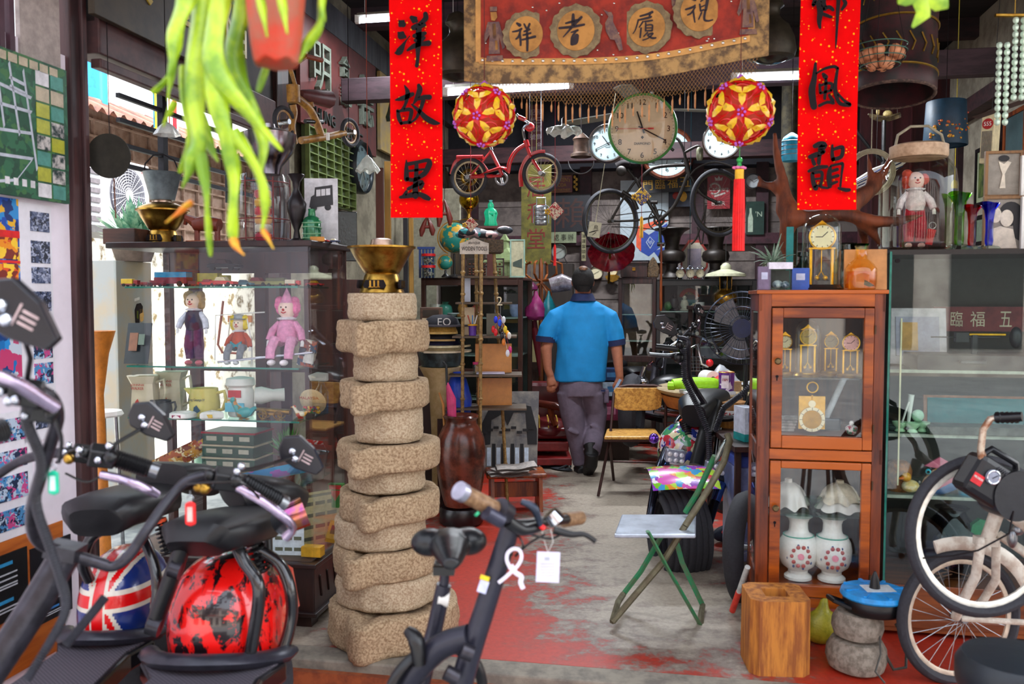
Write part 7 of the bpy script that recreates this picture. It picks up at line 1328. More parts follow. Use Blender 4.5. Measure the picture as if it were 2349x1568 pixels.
# ================= hanging lamps, fan, charms
def cordto(t,p,z0=0,m=INK,r=.002): b=MB(); b.tube([(0,0,z0),(0,0,ZC-p.z)],r,4); b.build('cord',m,t)
def pend(label,px,py,Y,prof,m,name='pendant_lamp',cat='lamp',parts=(),k=None,cm=INK,n=32,fn=None,top=None):
 k=k or Y/2000; p=P(px,py,Y); t=T(name,label,cat,p,0); MB().lathe([(r*k,z*k) for r,z in prof],n=n,close=False,fn=fn).build('shade',m,t)
 for pn,pp,pm in parts: MB().lathe([(r*k,z*k) for r,z in pp],n=24).build(pn,pm,t)
 cordto(t,p,(top if top is not None else prof[-1][1])*k,cm); return t
bell=[(0,-24),(40,-26),(52,-22),(56,-8),(52,20),(40,48),(24,62),(18,72),(20,86),(28,92),(22,110),(8,118)]
om=M('#3a3428',.45,.4,a=.3,n='dark_olive_metal')
pend('large dark metal ship lamp hanging at the left end of the valance',1050,150,4.3,bell,om,parts=(('lens',[(38,-26),(20,-34),(0,-36)],M('#1c1814',.2)),)); pend('large dark metal ship lamp hanging at the right end of the valance',1768,110,4.3,bell,om,parts=(('lens',[(38,-26),(20,-34),(0,-36)],M('#1c1814',.2)),))
t=pend('frilled white glass lamp with a bare bulb, hung over the red bicycle',1294,303,5.0,[(40,-2),(38,4),(24,8),(10,12),(5,20),(3,28)],M('#cfd4cc',.3,t=.2,n='milk_glass'),parts=(('bulb',[(0,-16),(7,-12),(8,-5),(4,6)],M('#d8d8d0',.2)),('holder',[(6,16),(6,30),(2,34)],DW)),n=60,fn=lambda r,z,a:(r*(1+.06*sin(8*a)*(r>.05)),z+(.010*sin(8*a) if r>.05 else 0)))
t=pend('white tulip glass lamp on a red twisted cord by the left wall',843,392,4.5,[(27,-1),(24,4),(18,12),(12,26),(4,33),(3,36)],M('#d4dcd4',.25,t=.2,n='milk_glass2'),n=60,fn=lambda r,z,a:(r*(1+.08*sin(7*a)*(r>.03)),z+(.008*sin(7*a) if r>.04 else 0)),cm=M('#8c3c2c',.7))
t=pend('rusty storm lantern hanging below the frilled lamp',1333,358,5.6,[(24,-2),(24,4),(18,8),(17,34),(20,38),(12,46),(5,52)],M('#4c3a30',.5,.4,a=.4),name='storm_lantern',cat='lantern',top=52); b=MB();b.ring((0,0,-.03),.08,.003,(0,1,0),20,4,a0=PI,a1=2*PI); b.build('handle',STL,t)
t=pend('small sky-blue enamel lantern tucked beside the right couplet',1816,335,5.2,[(0,-35),(20,-34),(22,-26),(22,12),(18,20),(10,26),(4,30)],M('#1c94b8',.4,n='blue_enamel'),name='storm_lantern',cat='lantern',top=30)
for z in (-20,-10,0,10): b=MB(); b.ring((0,0,z*5.2/2000),.059,.003,n=24,k=5); b.build('guard_ring',STL,t)
p=P(1495,250,6.2); t=T('ceiling_fan','pale ceiling fan with three long blades behind the green clock','fan',p,.0); MB().lathe([(.02,-.06),(.1,-.05),(.12,0),(.08,.06),(.02,.09)],n=24).build('motor',WHT,t); cordto(t,p,.08,WHT,.012)
for a in (.15,2.4,4.3): b=MB(Matrix.Rotation(a,4,'Z')@Matrix.Rotation(.1,4,'X')); b.prism([(.1,-.03),(.25,-.07),(.72,-.06),(.76,0),(.72,.06),(.25,.05),(.1,.03)],-.004,.004,'xy'); b.build('blade',M('#8c9084',.4),t)
def charm(label,px,py,Y,cols,tas,h,name='paper_charm',zt=ZC):
 p=P(px,py,Y); k=Y/2000; t=T(name,label,'charm',p,.2); s_=h*k
 b=MB(); b.prism([(-s_,0),(0,-s_),(s_,0),(0,s_)],-.012,.012); b.build('charm',multi(cols,70,.4,n='brocade'),t,bev=.003)
 b=MB(); b.tube([(0,0,s_),(0,0,ZC-p.z)],.0016,4); b.build('cord',M('#8c1c20',.6),t)
 if tas: b=MB(); b.tube([(0,0,-s_),(0,0,-s_-tas[1]*k)],.0016,4); b.build('tassel_cord',M('#8c1c20',.6),t);b=MB();z=-s_-tas[1]*k; b.tube([(0,0,z),(0,0,z-tas[2]*.15*k),(0,0,z-tas[2]*k)],[.3*tas[3]*k,.5*tas[3]*k,.55*tas[3]*k],8); b.build('tassel',tas[0],t)
 b=MB();
 for a in range(5): b.ball((-s_*.9+cos(a*1.26)*s_*.22,-.015,sin(a*1.26)*s_*.22-.1*s_),s_*.14,n=6)
 b.build('flower',YE,t)
charm('red brocade fish charm with a long thin red tassel under the bicycle wheel',1273,484,5.3,['#b01c20','#c8b8a0','#8c1420','#d8c8b0'],(tr_,55,48,6),21); charm('red brocade fish charm above the big globe',1080,515,5.4,['#b01c20','#c8b8a0','#8c1420','#d8c8b0'],None,17)
charm('blue and gold embroidered star charm with a yellow tassel',1472,450,5.2,['#e8b818','#28307c','#e8c020','#1c2460'],(M('#d8a020',.6),24,48,8),22)
t=T('tiffin_carrier','stacked steel tiffin carrier with wire handle hung before the yellow board','tiffin carrier',P(1241,516,5.6),0); k=5.6/2000
for i in range(4): MB().lathe([(13*k,i*10*k),(14*k,(i*10+1)*k),(14*k,(i*10+9)*k),(13*k,(i*10+10)*k)],n=24).build('tin',STL,t)
MB().lathe([(14*k,40*k),(12*k,44*k),(0,45*k)],n=24).build('lid',STL,t); b=MB();b.tube([(-17*k,0,4*k),(-17*k,0,42*k),(-10*k,0,46*k),(-10*k,0,62*k),(10*k,0,62*k),(10*k,0,46*k),(17*k,0,42*k),(17*k,0,4*k)],.004,6); b.tube([(0,0,62*k),(0,0,(ZC-t.location.z))],.0015,4); b.build('handle',STL,t)
Yb_=4.3; kb=Yb_/2000; p=P(2048,190,Yb_); t=T('lacquer_barrel','huge black and dark red lacquered barrel hanging mouth down at the upper right','barrel',p,0); t.rotation_euler=(-.12,.06,0)
bl=M('#3c1418',.5,h2='#161210',s=9,n='red_black_lacquer'); b=MB();b.lathe([(88*kb,-30*kb),(92*kb,-20*kb),(92*kb,10*kb),(90*kb,14*kb),(90*kb,120*kb),(94*kb,240*kb),(94*kb,400*kb)],n=48,close=False); b.lathe([(88*kb,-30*kb),(84*kb,-28*kb),(82*kb,300*kb)],n=48,close=False); b.build('drum',bl,t)
b=MB(); b.ring((0,0,-28*kb),88*kb,4*kb,n=48,k=6); b.build('rim',M('#3c2c28',.7,h2='#6c5448',s=50),t)
b=MB()
for z in (12,122,250): b.ring((0,0,z*kb),92*kb,2.5*kb,n=48,k=6)
for i in range(9):
 a=-PI/2-1.2+i*.3;
 for z in (60,180): b.tube([(cos(a)*91*kb,sin(a)*91*kb,(z-20)*kb),(cos(a+.08)*92*kb,sin(a+.08)*92*kb,z*kb),(cos(a-.06)*92*kb,sin(a-.06)*92*kb,(z+22)*kb)],.004,4)
b.build('gilt_decoration',M('#8c6c24',.4,.6),t);b=MB();b.tube([(0,0,400*kb),(0,0,(ZC-p.z))],.012,6); b.build('hanger',INK,t)
p=P(2020,120,3.6); t=T('wire_basket','round wire basket of pale brown balls hanging in front of the barrel','basket',p,0); k=3.6/2000
for z,r in ((-30,42),(-15,52),(0,56),(14,56)): b=MB(); b.ring((0,0,z*k),r*k,.0022,n=36,k=5); b.build('hoop',M('#2c5c4c',.5),t)
b=MB()
for i in range(18): a=i*PI/9; c,s_=cos(a),sin(a); b.tube([(14*k*c,14*k*s_,-38*k),(42*k*c,42*k*s_,-30*k),(54*k*c,54*k*s_,-6*k),(56*k*c,56*k*s_,14*k)],.0013,4)
b.ring((0,0,-38*k),14*k,.002,n=20,k=4); b.build('wires',INK,t)
b=MB()
for a in (0,2.1,4.2): b.tube([(56*k*cos(a),56*k*sin(a),14*k),(0,0,.5),(0,0,ZC-p.z)],.0015,4)
b.build('hanger',INK,t); rr=random.Random(2)
for i in range(14):
 a=i*2.4; r_=(.0 if i==0 else 18 if i<6 else 40)*k; z=(-26 if i<6 else -8+4*(i%3))*k; b=MB();b.ball((0,0,0),13*k,(1,1,1.08),12); o=b.build('brown_egg',M('#c08058',.6,a=.12,n='eggshell'),loc=p+Vector((r_*cos(a),r_*sin(a),z))); tag(o,'pale brown egg among the others in the wire basket','egg','eggs in the hanging wire basket')
p=P(2028,270,5.6); t=T('boat_ornament','model of a seated figure in a small dark boat on a black pole','ornament',p,0); k=5.6/2000
b=MB(); b.grid(lambda u,v:(((u-.5)*72*k,sin(v*PI)*12*k*(1-abs(2*u-1)**2)-6*k,(8*abs(2*u-1)**2-10*sin(v*PI)*.8)*k)),14,8); b.tube([(-36*k,0,8*k),(0,-8*k,0),(36*k,0,10*k)],.006,5); b.tube([(-36*k,0,8*k),(0,8*k,0),(36*k,0,10*k)],.006,5); b.build('hull',M('#3c3024',.6,h2='#6c5c3c',s=40),t)
b=MB(); b.ball((8*k,0,8*k),9*k,(1.2,.8,1)); b.ball((-14*k,0,14*k),6*k,(.7,.7,1.6)); b.build('figure',M('#c8b478',.5,h2='#8c743c',s=40),t);b=MB();b.tube([(0,0,-6*k),(0,0,-100*k),(-2*k,0,-140*k)],.014,8); b.tube([(0,0,-100*k),(-30*k,0,-70*k),(-70*k,0,-20*k)],.012,8); b.build('pole',BLK,t); b=MB();b.tube([(30*k,0,8*k),(10*k,0,(ZC-p.z))],.001,3); b.tube([(-30*k,0,8*k),(-10*k,0,(ZC-p.z))],.001,3); b.build('thread',STL,t)
t=T('painted_lampshade','dark blue drum lampshade painted with orange and yellow flowers','lampshade',P(2168,335,5.0),0); k=5/2000; MB().lathe([(46*k,0),(47*k,2*k),(42*k,98*k),(41*k,100*k),(40*k,98*k),(44*k,3*k)],n=40,close=False).build('drum',M('#14364c',.5,a=.2,n='navy_card'),t);b=MB();rr=random.Random(8)
for i in range(36): a=-PI/2+rr.uniform(-1.2,1.2); z=rr.uniform(10,52)+ (30 if a>-PI/2+.5 else 0)*rr.random(); r_=(47-z*.05)*k; b.ball((r_*cos(a),r_*sin(a),z*k),rr.uniform(2,4.5)*k,(1,1,.8),6);
b.build('painted_flowers',multi(['#c8982c','#b85420','#d8b040','#a03c28'],60,.5),t);b=MB();b.tube([(0,0,98*k),(0,0,ZC-t.location.z)],.002,4); b.tube([(-41*k,0,98*k),(41*k,0,98*k)],.002,4); b.build('hanger',INK,t)
t=T('cigarette_box_sign','cream box with a red circle of three digits hanging near the right wall','box',P(2268,368,4.4),0,); t.rotation_euler=(0,.04,-.9); k=4.4/2000; b=MB();b.box(0,0,48*k,26*k,34*k,110*k); b.m=1; b.cyl((0,-17.2*k,80*k),(0,-17.8*k,80*k),12*k,n=24); b.m=2; b.text('555',(0,-18*k,80*k),9*k,16*k); b.m=3
for i in range(8): b.box((-10+i*2.8)*k,-17.5*k,34*k,1.2*k,.001,60*k)
b.build('box',[M('#d0c49c',.5),M('#a81c1c',.4),WHT,M('#2c3048',.5)],t); b=MB();b.tube([(0,0,102*k),(0,0,ZC-t.location.z)],.0015,4); b.build('string',INK,t)
o=MB().tube([P(2244,268,4.1),P(2349,232,3.75),P(2420,205,3.6)],.03,4,flat=.35,up=(0,0,1)).build('spirit_level',M('#4c3834',.5)); tag(o,'long brown spirit level hanging across the upper right','spirit level')
o.data.update()
t=T('beaded_lamp','sparkling glass lamp fringe hanging at the top right edge','lamp',P(2325,150,3.6),0)
for i in range(5):
 b=MB()
 for j in range(12): b.ball((-.06+i*.032,.0,.18-j*.028-(.1 if i<2 else 0)),.013,(1,1,1.1),6)
 b.build('glass_string',M('#c8dcc8',.05,.3,n='glass_bead'),t)
b=MB(); b.tube([(-.08,0,.2),(.1,0,.2)],.008,6); b.tube([(0,0,.2),(0,0,ZC-t.location.z)],.002,4); b.build('rail',BRS,t)
def wf(label,px,py0,py1,w,fm_,im,extra=None):
 a=RUP(px,py1,UR-.06); c=RUP(px,py0,UR-.06); return frame(label,a,w,c.z-a.z,fm_,im,rz=-TH-PI/2,fwd=.03,name='picture_frame',cat='picture',extra=extra)
wf('large framed green landscape picture hung on the right wall',2258,335,470,.42,INK,[M('#a4ac8c',.4),M('#34442c',.5,h2='#6c7c3c',s=8)],lambda b,w,h:(setattr(b,'m',1),b.box(0,-.004,h/2,w*.6,.004,h*.7)))
wf('framed pale blue picture at the right edge, near the spirit level',2325,255,405,.4,MW,[M('#50686c',.3,a=.3,s=4)]); wf('narrow dark framed picture low on the right wall behind the bud vases',2262,490,560,.5,INK,[M('#7c8c78',.4)])
t=T('surfboard_model','white and navy striped model surfboard behind the driftwood','surfboard',P(2010,400,5.3),0); X=Matrix.Rotation(-.45,4,'Y'); b=MB(X); k=5.3/2000; b.prism([(-75*k,-4*k),(-40*k,-16*k),(20*k,-18*k),(75*k,-4*k),(85*k,2*k),(60*k,10*k),(0,16*k),(-50*k,10*k)],-.012,.012); b.build('board',WHT,t,bev=.005); b=MB(X)
for z in (-9,0,8): b.tube([(-50*k,-.014,z*k*.6),(60*k,-.014,z*k)],.004,4)
b.build('stripes',M('#142050',.4),t); cordto(t,t.location)
b=MB();
for i in range(3): b.ring(P(1998,395,5.0),.11+.008*i,.008,(.2,1,.1),36,6)
b.tube([P(1998,395,5.0)+Vector((0,0,.12)),Vector((P(1998,395,5.0).x,5.0,ZC))],.003,4); o=b.build('rope_coil',M('#a09880',.7)); tag(o,'coil of pale rope hanging behind the driftwood prongs','rope'); p=P(1998,395,5.0)
b=MB();
for i,c in enumerate(('#b8a824','#1c2c50','#b8a824')): b.m=i%2; b.ball((0,0,-.04*i),.05,(.5,.3,.7),8)
b.tube([(0,0,.03),(0,0,ZC-P(2190,425,5.6).z)],.003,5); o=b.build('pennant',[M('#b8a424',.6),M('#16244c',.6)],loc=P(2190,425,5.6)); tag(o,'yellow and navy pennant hanging by the wall right of the jar','pennant')
# ================= middle of the shop
def L3(Y): return lambda x,y,d=0:P(x,y,Y+d)
t=T('folding_chair','brown metal folding chair with mottled tan seat and back','chair',F(1440,1125),0); pm_=M('#d8a450',.35,h2='#a87434',s=45,n='mottled_vinyl'); fr_=M('#3c2420',.4,.5,n='brown_tube')
b=MB(); Yc1,Yc2=6.1,6.45
def g2(n,L_,r,m=fr_,k=8,par=None,**q): b=MB(); b.tube([P(*p) for p in L_],r,k,**q); return b.build(n,m,par or t,world=True)
g2('leg',[(1372,1138,6.1),(1400,1000,6.3),(1408,900,6.5),(1420,888,6.52)],.011); g2('leg',[(1519,1128,6.1),(1526,1010,6.3),(1528,905,6.5),(1518,888,6.52)],.011)
g2('leg',[(1408,1104,6.7),(1398,1010,6.3)],.011); g2('leg',[(1512,1104,6.7),(1520,1010,6.3)],.011); g2('back_frame',[(1420,888,6.52),(1440,884,6.52),(1500,884,6.52),(1518,888,6.52)],.012); g2('stretcher',[(1404,1058,6.6),(1515,1061,6.6)],.007)
b=MB(); b.prism([(P(x,y,6.5).x,P(x,y,6.5).z) for x,y in ((1408,895),(1414,889),(1512,889),(1520,896),(1516,932),(1508,938),(1490,941),(1430,941),(1412,937),(1406,930))],6.49,6.52); b.build('backrest',pm_,t,world=True,bev=.004)
b=MB(); a=P(1385,1004,6.1); c=P(1516,1006,6.1); z=a.z; b.prism([(a.x,6.08),(c.x,6.08),(c.x+.02,6.45),(a.x+.06,6.45)],z-.012,z+.014,'xy'); b.build('seat',pm_,t,world=True,bev=.01); b=MB();b.prism([(a.x-.003,6.075),(c.x+.003,6.075),(c.x+.023,6.455),(a.x+.057,6.455)],z-.024,z-.01,'xy'); b.build('seat_frame',fr_,t,world=True)
t=T('folding_stool','green-legged folding seat with a silver top and a curved mirror-like back loop','stool',F(1520,1425),0); grn=M('#1c8050',.45,h2='#4c6c48',s=18,n='green_enamel'); rus=M('#5c5440',.5,.3,h2='#6c6850',s=30,n='worn_tube')
zs=P(1500,1205,3.75).z
b=MB(); q=[P(1409,1205,3.62),P(1596,1222,3.62),P(1597,1175,3.95),P(1426,1163,3.95)]; b.prism([(v.x,v.y) for v in q],zs-.02,zs,'xy'); b.build('seat',M('#b4bcc8',.3,.45,a=.25,s=8,n='brushed_silver'),t,world=True,bev=.006)
g2('leg',[(1486,1218,3.62),(1530,1300,3.66),(1608,1436,3.72)],.015,grn,6,flat=.5); g2('leg',[(1546,1222,3.95),(1565,1290,3.92),(1612,1388,3.9)],.013,grn,6,flat=.5); g2('leg',[(1572,1205,3.68),(1520,1290,3.7),(1405,1425,3.66)],.014,rus,6); g2('leg',[(1520,1225,3.95),(1470,1310,3.93),(1430,1362,3.9)],.013,grn,6); g2('foot_bar',[(1405,1425,3.66),(1418,1380,3.78),(1430,1362,3.9)],.014,rus,6); g2('foot_bar',[(1608,1436,3.72),(1608,1410,3.8),(1612,1388,3.9)],.014,rus,6)
g2('back_frame',[(1572,1205,3.68),(1620,1130,3.7),(1660,1060,3.74),(1674,1010,3.78),(1668,996,3.8)],.015,rus,8); g2('back_frame',[(1572,1175,3.92),(1600,1130,3.9),(1628,1070,3.88),(1640,1045,3.86)],.013,grn,8)
b=MB(); c=P(1653,1035,3.82); b.ball((0,0,0),.045,(.28,.25,1.35),14,(0,.42,0)); b.X=Matrix(); b.v=[v+c for v in b.v]; b.build('back_panel',M('#8c9490',.2,.8,n='tarnished_mirror'),t,world=True)
t=T('patchwork_scooter','black fat-tyred scooter with comic-coloured patchwork mudguards, facing the street','scooter',F(1550,1325),0); pw2=multi(['#7cc81c','#d848b0','#f0e8e8','#8c38b8','#e89020','#3c9cd0','#c82838','#b8e040'],22,.25,'coat',n='comic_patchwork'); SP=t
tc_=P(1558,1225,4.62); ax=Vector((1,.12,0)).normalized(); b=MB();q=ax.to_track_quat('Z','Y').to_matrix()
for i in range(7): b.ring(tc_+ax*(-.1+.033*i),.225-.012*abs(i-3)**1.6*.35,.024,ax,40,8)
b.build('front_wheel',tyr,t,world=True)
b=MB()
def fen2(u,v): a=PI*.28+u*PI*.34; w=(v-.5)*.36; r_=.33-.35*w*w; return tc_+ax*w+Vector((0,-cos(a)*r_,sin(a)*r_+.04))
b.grid(fen2,14,12); b.build('mudguard',pw2,t,world=True)
b=MB(); b.ball(P(1570,1030,5.1),.16,(1,1,1.05),18); b.build('rear_mudguard',multi(['#d0c8d8','#2c3c8c','#b82c3c','#e0d8b0','#18181c','#3c8c5c'],26,.25,'coat'),t,world=True)
def g3(n,L_,r,m=bp_,k=10,**q): b=MB(); pp,rr_=SMT([P(*p) for p in L_],r); b.tube(pp,rr_,k,**q); return b.build(n,m,t,world=True)
g3('fork_leg',[(1528,1030,4.85),(1510,1080,4.7),(1492,1180,4.55),(1490,1230,4.6)],.022,M('#2c303c',.2,.8)); g3('fork_leg',[(1652,1110,4.75),(1620,1210,4.6),(1600,1290,4.55)],.028,M('#16161c',.2,.5)); g3('fork_slider',[(1530,1040,4.82),(1518,1085,4.72)],.028,M('#5c78b0',.12,1)); g3('fork_slider',[(1655,1108,4.74),(1640,1150,4.68)],.028,M('#5c78b0',.12,1))
g3('fork_crown',[(1520,1075,4.8),(1580,1085,4.8),(1660,1100,4.8)],.035); g3('steering_column',[(1598,1070,4.85),(1628,960,5.0),(1640,920,5.05)],.045,BLK,14)
g3('frame_tube',[(1540,1005,5.1),(1560,960,5.15),(1600,930,5.2)],.022); g3('frame_tube',[(1640,1060,4.95),(1650,980,5.0)],.018)
for x,y,Y in ((1548,1045,4.7),(1640,1072,4.65)):
 p=P(x,y,Y); b=MB();b.box(p.x,p.y,p.z,.105,.06,.07,(0,.12,0)); h_=b.build('headlamp',M('#8c90a0',.15,.3,n='lamp_housing'),t,world=True,bev=.008)
 for i in range(3):
  for j in range(2): b=MB(); b.ball(p+Vector((-.032+.032*i,-.032,-.016+.032*j-.004*i)),.013,(1,.4,1),8); b.build('led',M('#dfe0e8',.1,.2),h_,world=True)
cushion([P(1590,925,4.95),P(1600,905,5.05),P(1620,893,5.2),P(1640,890,5.35)],[.14,.24,.26,.2],vin,'seat',t,.16)
g3('handlebar',[(1640,960,5.0),(1700,950,4.95),(1740,870,4.85),(1770,820,4.8)],.018,BLK); g3('handlebar',[(1640,960,5.0),(1600,900,4.95),(1580,860,4.85),(1578,800,4.8),(1576,780,4.8),(1555,775,4.8)],.016,sat)
b=MB(); L_=[P(*p_) for p_ in ((1568,800,4.75),(1570,870,4.75),(1600,930,4.75),(1625,990,4.7),(1628,1060,4.65))]; b.tube(L_,.011,8); ribs(b,L_,.014,60); b.build('cable_conduit',M('#2c2c34',.5),t,world=True); b=MB();L_=[P(*p_) for p_ in ((1760,850,4.7),(1700,905,4.7),(1660,935,4.75),(1640,990,4.75))]; b.tube(L_,.011,8); ribs(b,L_,.014,50); b.build('cable_conduit',M('#2c2c34',.5),t,world=True)
g3('brake_lever',[(1488,812,4.7),(1530,815,4.75),(1558,812,4.78)],.012,STL); g3('grip',[(1505,795,4.85),(1555,800,4.82)],.017,BLK); mirror(t,P(1525,745,4.8),[P(1556,775,4.8),P(1545,760,4.8),P(1530,750,4.8)],1.3,flip=1)
b=MB(); b.ball(P(1557,820,4.75),.03); b.ball(P(1560,790,4.75),.025); b.build('switchgear',BLK,t,world=True); g3('clamp',[(1600,1290,4.53),(1606,1300,4.53)],.03,BLK); b=MB();b.ball(P(1500,1005,5.0),.03); b.build('indicator',M('#7c4ccc',.1,.8),t,world=True)
shock(t,(1570,965,5.05),(1578,1000,5.0),.028)
s1=dup(sB,label='dark electric scooter parked behind the round table, its mirror catching light'); s1.location=(.98,7.95,0); s1.rotation_euler=(0,0,.5); s1.scale=(.85,)*3
for s_ in (s1,):
 del s_['group']
 for q in kids(s_):
  if q.name.startswith('mudguard'): q.data=q.data.copy(); q.data.materials.clear(); q.data.materials.append(BLK)
t=T('motorcycle','motorcycle with bent chrome handlebars standing behind the round table','motorcycle',F(1600,1050),0)
g2('handlebar',[(1530,800,7.0),(1560,778,7.0),(1575,800,7.0),(1600,790,7.0),(1610,835,6.9),(1625,840,6.9)],.013,CHR); g2('handlebar',[(1575,775,7.2),(1590,765,7.2),(1610,775,7.1),(1600,800,7.0)],.013,CHR); g2('handlebar',[(1610,775,7.1),(1640,790,7.0),(1645,810,6.9)],.012,CHR); g2('grip',[(1570,765,7.2),(1600,770,7.2)],.018,BLK); g2('grip',[(1625,782,7.1),(1655,780,7.1)],.018,BLK)
b=MB(); b.ball(P(1628,832,6.85),.03); b.build('indicator',M('#c81c24',.2),t,world=True); b=MB();b.ball(P(1475,875,7.0),.045); b.build('headlamp_shell',CHR,t,world=True)
cushion([P(1530,872,7.0),P(1560,862,7.1),P(1590,860,7.2)],[.2,.28,.22],vin,'seat',t,.16); g2('fork_leg',[(1478,840,7.0),(1460,905,7.0),(1440,950,7.0)],.02,CHR); wheel(t,P(1450,940,7.0),.3,Vector((.9,-.3,0)).normalized(),tr=.07,spokes=12,name='front_wheel');
b=MB(); b.ball(P(1540,900,7.1),.17,(1.3,.8,.9)); b.build('engine_cover',BLK,t,world=True); g2('exhaust',[(1500,940,6.9),(1560,950,6.9)],.03,CHR)
for i,(x,y) in enumerate(((1495,905),(1515,930),(1540,925),(1560,905),(1585,915))): b=MB(); b.ball(P(x,y,6.85),.022); b.build('bolt',CHR,t,world=True)
b=MB();
for i in range(7): b.tube([P(1565+i*8,815,6.95),P(1570+i*7,850,6.95)],.003,4)
for i in range(5): b.tube([P(1563,818+i*8,6.95),P(1620,818+i*8,6.95)],.003,4)
b.build('wire_basket',CHR,t,world=True)
pt=P(1640,905,5.9); tz=P(1640,893,6.3).z; t=T('round_table','round wooden table with a pale stone top piled with small things','table',S(1668,6.45,0),0)
b=MB(); b.lathe([(.0,tz-.05),(.48,tz-.05),(.51,tz-.03),(.53,tz-.01),(.52,tz),(0,tz)],n=48); b.build('tabletop',M('#b8a480',.4,h2='#a08c6c',s=9,n='pale_stone_top'),t);b=MB();b.lathe([(.0,tz-.14),(.46,tz-.14),(.50,tz-.05),(0,tz-.05)],n=48); b.build('apron',M('#a8642c',.4,h2='#84481c',s=14),t)
for i in range(4): a=i*PI/2+.5; b=MB();b.tube([(cos(a)*.4,sin(a)*.4,tz-.13),(cos(a)*.36,sin(a)*.36,tz/2),(cos(a)*.42,sin(a)*.42,0)],[.03,.022,.03],8); b.build('leg',MW,t)
TB=lambda px,Y:S(px,Y,tz)
b=MB(); b.tube([(-.17,0,.04),(-.1,0,.045),(0,0,.05),(.12,0,.045),(.2,0,.03)],[.045,.05,.05,.048,.03],14,flat=.8,up=(0,0,1)); b.tube([(-.2,0,.03),(-.16,-.02,.03)],.03,8); o=b.build('rolled_cloth',M('#9cd810',.5,a=.15,s=16,b=.9,n='lime_nylon'),loc=TB(1598,6.08)+Vector((0,0,.022)),rz=.05); tag(o,'lime green rolled cloth on the round table, lying on a white pad','cloth')
b=MB(); b.box(0,0,.01,.34,.2,.02); o=b.build('writing_pad',M('#dcdce4',.5),loc=TB(1622,6.05),rz=.1,bev=.001); tag(o,'white writing pad under the lime green cloth','pad')
b=MB(); b.box(0,0,.02,.1,.06,.04); o=b.build('rolled_cloth',M('#9cd810',.5,b=.9),loc=TB(1732,6.2),rz=.3,bev=.015); tag(o,'small lime green bundle seen through the cabinet side','cloth')
t=T('milk_tin','purple and white printed tin on the round table','tin',TB(1666,6.05)); MB().lathe([(.052,0),(.054,.004),(.054,.145),(.052,.15),(0,.148)],n=24).build('tin',multi(['#5c1c7c','#5c1c7c','#e0d0dc','#6c2488'],16,.3,n='tin_print'),t);b=MB();b.box(-.012,-.051,.085,.05,.008,.09,(0,0,-.15)); b.m=1; b.text('F&N',(-.012,-.057,.1),.018,.035); b.build('label',[M('#e8d8dc',.4),M('#b01c3c',.4)],t); b=MB();b.ring((0,0,.149),.052,.003,n=24,k=5); b.build('rim',GLD,t)
t=T('tissue_roll','white tissue roll lying on its side on the round table','tissue roll',TB(1626,6.5)+Vector((0,0,.062)),.3); X=Matrix.Rotation(PI/2,4,'X'); b=MB(X); b.lathe([(.02,-.06),(.06,-.06),(.06,.06),(.02,.06),(.02,-.06)],n=28,close=False); b.build('paper',WHT,t)
b=MB(); b.grid(lambda u,v:((u-.5)*.42,(v-.5)*.3,.14*math.exp(-((u-.45)/.25)**2-((v-.5)/.3)**2)+.02*sin(u*17)*sin(v*13)+.01),18,14); o=b.build('plastic_bag',M('#c8ccd4',.25,t=.3,b=.8,s=14,n='clear_white_plastic'),loc=TB(1660,6.62),rz=.4); tag(o,'crumpled translucent white plastic bag on the round table under the fan','bag')
b=MB(); b.box(0,0,.015,.14,.1,.03,(0,-.5,0)); o=b.build('red_booklet',M('#d8341c',.4),loc=TB(1650,6.4)+Vector((0,0,.05)),rz=.2); tag(o,'bright orange-red booklet leaning before the plastic bag','booklet')
b=MB(); b.box(0,0,.035,.05,.05,.07); o=b.build('small_box',M('#8c6c4c',.6),loc=TB(1690,6.2),rz=.2,bev=.002); tag(o,'small brown box right of the purple tin','box')
t=T('pedestal_fan','black pedestal fan with a navy hub, half hidden by the wooden cabinet','fan',S(1708,5.75,0),0); pf=P(1702,752,5.7); fz=pf.z; X=Matrix.Translation((pf.x-t.location.x,-.05,fz))@Matrix.Rotation(-.25,4,'Z')@Matrix.Rotation(PI/2,4,'X')
b=MB(X);
for z,r in ((.05,.08),(.06,.14),(.055,.2),(.03,.235),(0,.24),(-.05,.2)): b.ring((0,0,z),r,.0022,n=40,k=4)
for i in range(44): a=i*2*PI/44; c,s_=cos(a),sin(a); b.tube([(.05*c,.05*s_,.06),(.15*c,.15*s_,.06),(.225*c,.225*s_,.035),(.24*c,.24*s_,0),(.2*c,.2*s_,-.05),(.05*c,.05*s_,-.07)],.0014,3,cap=False)
b.build('guard',M('#3c4250',.3,.6),t); b=MB(X); b.cyl((0,0,.045),(0,0,.07),.062,n=24); b.build('hub',M('#101c40',.3),t)
for i in range(3): b=MB(X@Matrix.Rotation(i*2.094+.3,4,'Z')); b.prism([(.03,-.03),(.18,-.1),(.215,.02),(.16,.09),(.05,.03)],.0,.006,'xy'); b.build('blade',M('#6c6870',.2,t=.5,n='smoky_blade'),t)
b=MB(); b.tube([(0,.02,0),(0,.02,fz)],.016,10); b.build('pole',BLK,t); b=MB();b.lathe([(.2,0),(.2,.02),(.05,.05),(0,.05)],n=32); b.build('base',BLK,t); b=MB(X); b.cyl((0,0,-.07),(0,0,-.18),.07,n=20); b.build('motor',BLK,t)
t=T('low_table','dark brown low table beside the wooden cabinet carrying a barrel and a carton','table',S(1722,4.75,0),-.05); zt_=P(1690,1010,4.6).z; b=MB();b.box(0,.1,zt_-.015,.34,.9,.03); b.build('tabletop',DW,t,bev=.003)
